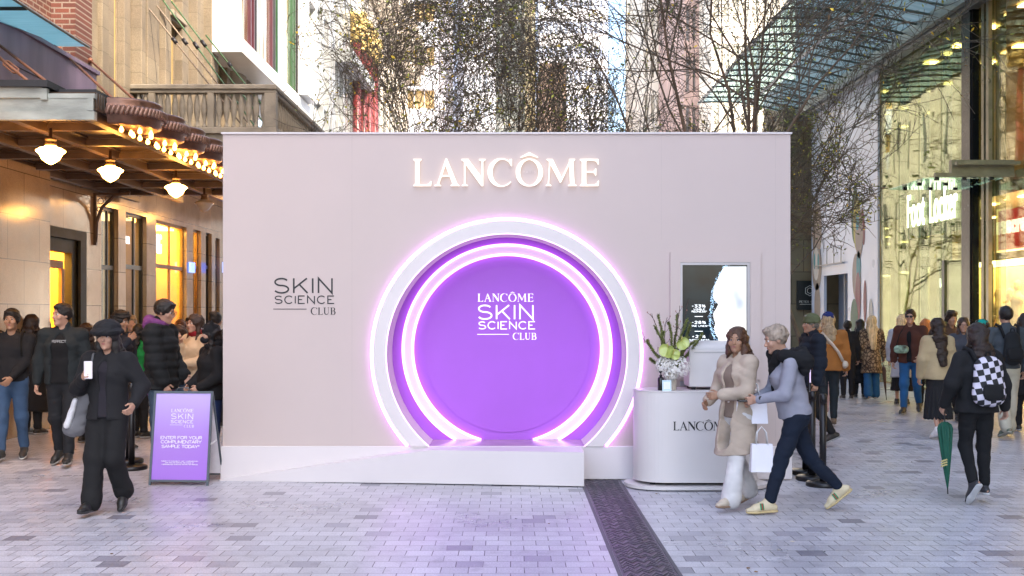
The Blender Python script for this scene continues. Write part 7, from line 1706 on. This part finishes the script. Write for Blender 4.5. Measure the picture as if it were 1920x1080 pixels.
t = thing('thin_pole', (PX(1518, 12.0), 12.0, 0), 'thin dark pole with a painted violet gleam rising behind the queue posts', 'pole'); mb = MB(); mb.smooth = True; x = PX(1518, 12.0); mb.tube([(x, 12, 0), (x, 12, PZ(672, 12))], .018, 8); mb.lathe((x, 12, 0), [(.12, 0), (.12, .02), (.03, .03)], 20); mb.build('pole', M('post_black', (.010, .009, .010), .35, .2, .1), t)
mb = MB(); mb.box((x - .006, 11.975, 1.0), (x + .006, 11.981, PZ(674, 12))); mb.build('violet_gleam', EM('gleam_violet', (.5, .2, .7), .15), t)  # glowing strip stands in for violet light caught on the pole
# counter
ct = thing('counter', (PX(1305, 11.35), 11.35, 0), 'white oval counter with black lettering on a low white base plate beside the booth', 'counter')
cxm, cyd = PX(1305, 11.3), 11.36
def stad(cx, cy, hw, r, z0, z1, mb, n=24):
    pts = []
    for i in range(n + 1): a = -pi / 2 + pi * i / n; pts.append((cx + hw - r + r * math.cos(a), cy + r * math.sin(a)))
    for i in range(n + 1): a = pi / 2 + pi * i / n; pts.append((cx - hw + r + r * math.cos(a), cy + r * math.sin(a)))
    n_ = len(pts); mb.add([(p[0], p[1], z0) for p in pts] + [(p[0], p[1], z1) for p in pts], [(i, (i + 1) % n_, n_ + (i + 1) % n_, n_ + i) for i in range(n_)])
    mb.add([(p[0], p[1], z0) for p in pts], [tuple(range(n_))]); mb.add([(p[0], p[1], z1) for p in pts], [tuple(range(n_))])
cw = M('counter_white', (.64, .60, .585), .35, 0, .03, 2, spec=.4)
mb = MB(); stad(cxm, cyd, .62, .30, .075, .962, mb); mb.build('cabinet', cw, ct)
mb = MB(); stad(cxm, cyd, .625, .305, .964, .974, mb); mb.build('counter_top', cw, ct)
mb = MB(); stad(cxm, cyd - .02, .715, .345, .012, .045, mb); mb.build('base_plate', cw, ct)
for (dx, dy) in ((-.45, -.18), (.45, -.18), (-.45, .2), (.45, .2)): mb = MB(); mb.smooth = True; mb.lathe((cxm + dx, cyd + dy, .0452), [(.03, 0), (.03, .0290)], 12); mb.build('foot', ink, ct)
yf = cyd - .30
mb = MB(); serif(mb, 'LANCOME', PX(1262, yf), PZ(807, yf), 16.5 / (F / yf), tw(yf - .0005), .002, width=(1370 - 1262) * yf / F); mb.build('lettering', ink, ct)
# scanner device
sc_ = thing('skin_scanner', (PX(1330, 11.42), 11.42, .974), 'white boxy skin scanner with a rounded grey lid standing on the counter', 'device')
x0, x1 = PX(1289, 11.35), PX(1400, 11.35); zt0, zt1 = PZ(725, 11.3), PZ(655, 11.3)
mb = MB(); mb.bbox((x0, 11.24, zt0), (x1, 11.60, zt1), .008); mb.build('housing', M('device_white', (.60, .565, .55), .4, 0, .03), sc_)
mb = MB(); mb.smooth = True; xa_, xb_ = x0 + .01, x1 - .002
mb.grid(lambda u, v: (xa_ + (xb_ - xa_) * v, 11.42 - .175 * math.cos(pi * u), zt1 + .085 * math.sin(pi * u) ** .7), 16, 1); mb.add([(xa_, 11.42 - .175 * math.cos(pi * i / 16), zt1 + .085 * math.sin(pi * i / 16) ** .7) for i in range(17)], [tuple(range(17))]); mb.add([(xb_, 11.42 - .175 * math.cos(pi * i / 16), zt1 + .085 * math.sin(pi * i / 16) ** .7) for i in range(17)], [tuple(range(17))]); mb.build('lid', M('device_grey', (.52, .50, .50), .4, 0, .03), sc_)
mb = MB(); mb.box((x0 + .05, 11.235, zt1 - .03), (x1 - .05, 11.238, zt1 - .028)); mb.build('seam', grey, sc_)
for xx in (x0 + .05, x1 - .05):
    for yy in (11.29, 11.55): mb = MB(); mb.smooth = True; mb.lathe((xx, yy, .974), [(.022, 0), (.028, .02), (.028, zt0 - .975)], 12); mb.build('foot', ink, sc_)
# vase with flowers
VX, VY = PX(1257, 11.22), 11.22; zc = .974
vs_ = thing('vase', (VX, VY, zc), 'ribbed pale vase on the counter holding the branches and flowers', 'vase')
mb = MB(); mb.smooth = True; n_ = 60; prof = [(.055, 0), (.058, .02), (.062, .12), (.068, .19), (.066, .2), (.056, .195)]
mb.add([(VX + r * (1 + .035 * math.cos(20 * 2 * pi * k / n_)) * math.cos(2 * pi * k / n_), VY + r * (1 + .035 * math.cos(20 * 2 * pi * k / n_)) * math.sin(2 * pi * k / n_), zc + z) for (r, z) in prof for k in range(n_)], [(i * n_ + k, i * n_ + (k + 1) % n_, (i + 1) * n_ + (k + 1) % n_, (i + 1) * n_ + k) for i in range(len(prof) - 1) for k in range(n_)])
mb.build('body', M('vase_cream', (.50, .44, .36), .5, 0, .1, 8), vs_)
bq = thing('bouquet', (VX, VY, zc + .19), 'bouquet of mossy branches, bare twigs, green anthuriums and white hydrangeas in the ribbed vase', 'bouquet')
rz = random.Random(4); pet = M('hydrangea_petal', (.88, .85, .80), .7, 0, .1, 9)
for (px, py, r, cc_) in ((1245, 685, .085, 'a'), (1274, 688, .105, 'b'), (1258, 700, .075, 'c')):
    c = P(px, py, VY - .05); mb = MB()
    for k in range(420):
        v = Vector((rz.gauss(0, 1), rz.gauss(0, 1), rz.gauss(0, 1))).normalized(); p_ = c + v * r * rz.uniform(.82, 1.03); a_ = v.orthogonal().normalized(); b_ = v.cross(a_); an = rz.uniform(0, 6.3); a2 = a_ * math.cos(an) + b_ * math.sin(an); b2 = v.cross(a2); s = rz.uniform(.009, .014)
        for q in range(4):
            an2 = q * pi / 2; d1 = a2 * math.cos(an2) + b2 * math.sin(an2); d2 = v.cross(d1); mb.add([p_, p_ + (d1 + d2 * .6) * s * .6 + v * .003, p_ + d1 * s + v * .002, p_ + (d1 - d2 * .6) * s * .6 + v * .003], [(0, 1, 2, 3)])
    mb.build('hydrangea', pet, bq)
ant = M('anthurium_green', (.40, .46, .12), .3, 0, .2, 8, coat=.3)
for (px, py, s, rx) in ((1252, 652, .056, -.35), (1277, 640, .048, .7), (1262, 664, .038, 1.4)):
    c = P(px, py, VY - .14); mb = MB(); mb.smooth = True; ca, sa = math.cos(rx), math.sin(rx)
    def heart(u, v):
        a = 2 * pi * u; r = s * v * (1.25 - .75 * math.sin(a)) * (.72 + .28 * abs(math.cos(a))); x_, z_ = r * math.cos(a), r * math.sin(a) * 1.15; return (c.x + x_ * ca - z_ * sa, c.y - .03 * (v * v) + .5 * abs(x_), c.z + x_ * sa + z_ * ca)
    mb.grid(heart, 24, 4); fl_ = mb.build('anthurium', ant, bq)
    mb = MB(); mb.smooth = True; mb.tube([(c.x, c.y - .005, c.z), (c.x + .01 * sa, c.y - .03, c.z + .05)], [.005, .003], 6); mb.build('spadix', M('spadix_yellow', (.6, .5, .15), .5), fl_)
moss = M('mossy_branch', (.15, .17, .045), .85, 0, .4, 30); twg = M('twig_dark', (.05, .03, .025), .8, 0, .3, 20); bud = M('twig_bud', (.28, .13, .10), .7)
for (pts, kind) in (([(1255, 690), (1240, 640), (1236, 590)], 'm'), ([(1262, 690), (1272, 630), (1290, 598)], 'm'), ([(1250, 690), (1225, 660), (1212, 638)], 'm'), ([(1266, 690), (1295, 660), (1318, 625)], 'm'), ([(1258, 680), (1262, 620), (1252, 605)], 'm'), ([(1252, 690), (1228, 680), (1218, 672)], 'm'), ([(1268, 680), (1285, 640), (1296, 606)], 'm'),
                     ([(1256, 685), (1248, 640), (1226, 612)], 'm'), ([(1260, 685), (1268, 640), (1270, 588)], 'm'), ([(1264, 685), (1284, 650), (1304, 640)], 'm'), ([(1262, 690), (1290, 668), (1300, 652)], 'm'), ([(1250, 690), (1236, 650), (1244, 622)], 'm'), ([(1270, 690), (1282, 665), (1290, 632)], 'm'),
                     ([(1256, 680), (1232, 620), (1222, 588)], 't'), ([(1260, 680), (1270, 610), (1275, 574)], 't'), ([(1264, 680), (1276, 620), (1292, 560)], 't'), ([(1250, 680), (1222, 655), (1205, 634)], 't'), ([(1254, 680), (1238, 630), (1252, 596)], 't')):
    W3 = [P(q[0], q[1], VY + rz.uniform(-.12, .10)) for q in pts]; W3[0].y = VY; L = 9
    cv = [W3[0] * (1 - t_) ** 2 + W3[1] * 2 * t_ * (1 - t_) + W3[2] * t_ ** 2 for t_ in [i / (L - 1) for i in range(L)]]
    cv = [p_ + Vector((rz.gauss(0, .004), rz.gauss(0, .004), rz.gauss(0, .003))) for p_ in cv]
    mb = MB(); mb.smooth = False
    if kind == 'm':
        mb.tube(cv, [.009 - .004 * i / L for i in range(L)], 6); mb.smooth = False
        for k in range(620):
            t_ = .15 + .85 * rz.random(); i = min(L - 2, int(t_ * (L - 1))); p_ = cv[i].lerp(cv[i + 1], t_ * (L - 1) - i); v = Vector((rz.gauss(0, 1), rz.gauss(0, 1), rz.gauss(.3, 1))).normalized(); s = rz.uniform(.016, .030); a_ = v.orthogonal().normalized() * .005
            mb.add([p_ - a_, p_ + a_, p_ + v * s], [(0, 1, 2)])
        mb.build('mossy_branch', moss, bq, fix=False)
    else:
        mb.tube(cv, [.0045 - .0025 * i / L for i in range(L)], 5)
        for k in range(5):
            i = rz.randint(3, L - 2); p_ = cv[i]; q = p_ + Vector((rz.uniform(-.06, .06), rz.uniform(-.03, .03), rz.uniform(.03, .08))); mb.tube([p_, p_.lerp(q, .5) + Vector((.006, 0, 0)), q], [.003, .0025, .0018], 4); mb.mat(1); mb.lathe(tuple(q), [(0, -.006), (.0055, 0), (.003, .010), (0, .014)], 6); mb.mat(0)
        mb.build('bare_twig', [twg, bud], bq)
# pump bottle and small card
bt = thing('pump_bottle', (PX(1239, 11.16), 11.16, zc), 'black pump bottle on the counter beside the vase', 'bottle'); x = PX(1239, 11.16)
mb = MB(); mb.smooth = True; mb.lathe((x, 11.16, zc), [(.028, 0), (.031, .004), (.031, .115), (.026, .128), (.012, .133)], 20); mb.build('body', M('bottle_black', (.006, .005, .006), .2), bt)
mb = MB(); mb.smooth = True; mb.lathe((x, 11.16, zc + .133), [(.014, 0), (.014, .02), (.005, .022), (.005, .045), (.016, .046), (.014, .060), (0, .062)], 14); mb.tube([(x, 11.16, zc + .186), (x - .01, 11.13, zc + .184), (x - .015, 11.12, zc + .178)], .005, 6); mb.build('pump', M('bottle_black', (.006, .005, .006), .2), bt)
cd = thing('counter_card', (PX(1250, 11.10), 11.10, zc), 'small pale blue acrylic card holder in front of the vase', 'card holder'); x = PX(1250, 11.10)
mb = MB(); mb.add([(x - .045, 11.085, zc), (x + .045, 11.085, zc), (x + .045, 11.10, zc + .105), (x - .045, 11.10, zc + .105), (x - .045, 11.088, zc), (x + .045, 11.088, zc), (x + .045, 11.103, zc + .105), (x - .045, 11.103, zc + .105)], [(0, 1, 2, 3), (4, 5, 6, 7), (0, 1, 5, 4), (1, 2, 6, 5), (2, 3, 7, 6), (3, 0, 4, 7)]); mb.build('card', M('card_blue', (.45, .60, .68), .2, 0, .05), cd)
mb = MB(); mb.add([(x - .032, 11.0865, zc + .018), (x + .032, 11.0865, zc + .018), (x + .032, 11.0955, zc + .088), (x - .032, 11.0955, zc + .088)], [(0, 1, 2, 3)]); mb.build('paper_insert', M('card_white', (.75, .78, .80), .4), cd)
# mannequins in the far right window
for i, (px, py, lab) in enumerate(((1872, 546, 'cream mannequin bust in the lit window, left of the pair'), (1893, 546, 'cream mannequin bust in the lit window, right of the pair'), (1908, 530, 'taller cream mannequin in the lit window by the picture edge'))):
    yy = yR(px); yy = min(yy, 21.0); xx = (px - 960) * (yy) / F; xx = XR + .9; yy = xx * F / (px - 960); zt_ = PZ(py - 6, yy)
    t = thing('mannequin', (xx, yy, zt_ - 1.2), lab, 'mannequin', 'mannequins in the lit shop window'); mm = M('mannequin_cream', (.62, .50, .32), .35, 0, .05)
    E_ = SDF(); c = np.array([xx, yy, zt_ - .13]); E_.ell(c, (.085, .085, .125), .02).cone(c - (0, 0, .1), c - (0, 0, .24), .05, .06, .03).cone(c - (0, .17, .28), c - (0, -.17, .28), .07, .07, .06).cone(c - (0, 0, .30), c - (0, 0, .55), .16, .12, .06, (.75, 1.1, 1)).cone(c - (0, 0, .55), c - (0, 0, .85), .12, .16, .06, (.75, 1, 1))
    V_, Q_ = E_.mesh(.02); np_mesh('torso', V_, Q_, mm, t)
    mb = MB(); mb.tube([(xx, yy, .3), (xx, yy, zt_ - .8)], .02, 6); mb.lathe((xx, yy, .3), [(.16, 0), (.16, .02)], 20); mb.build('stand', silver, t)
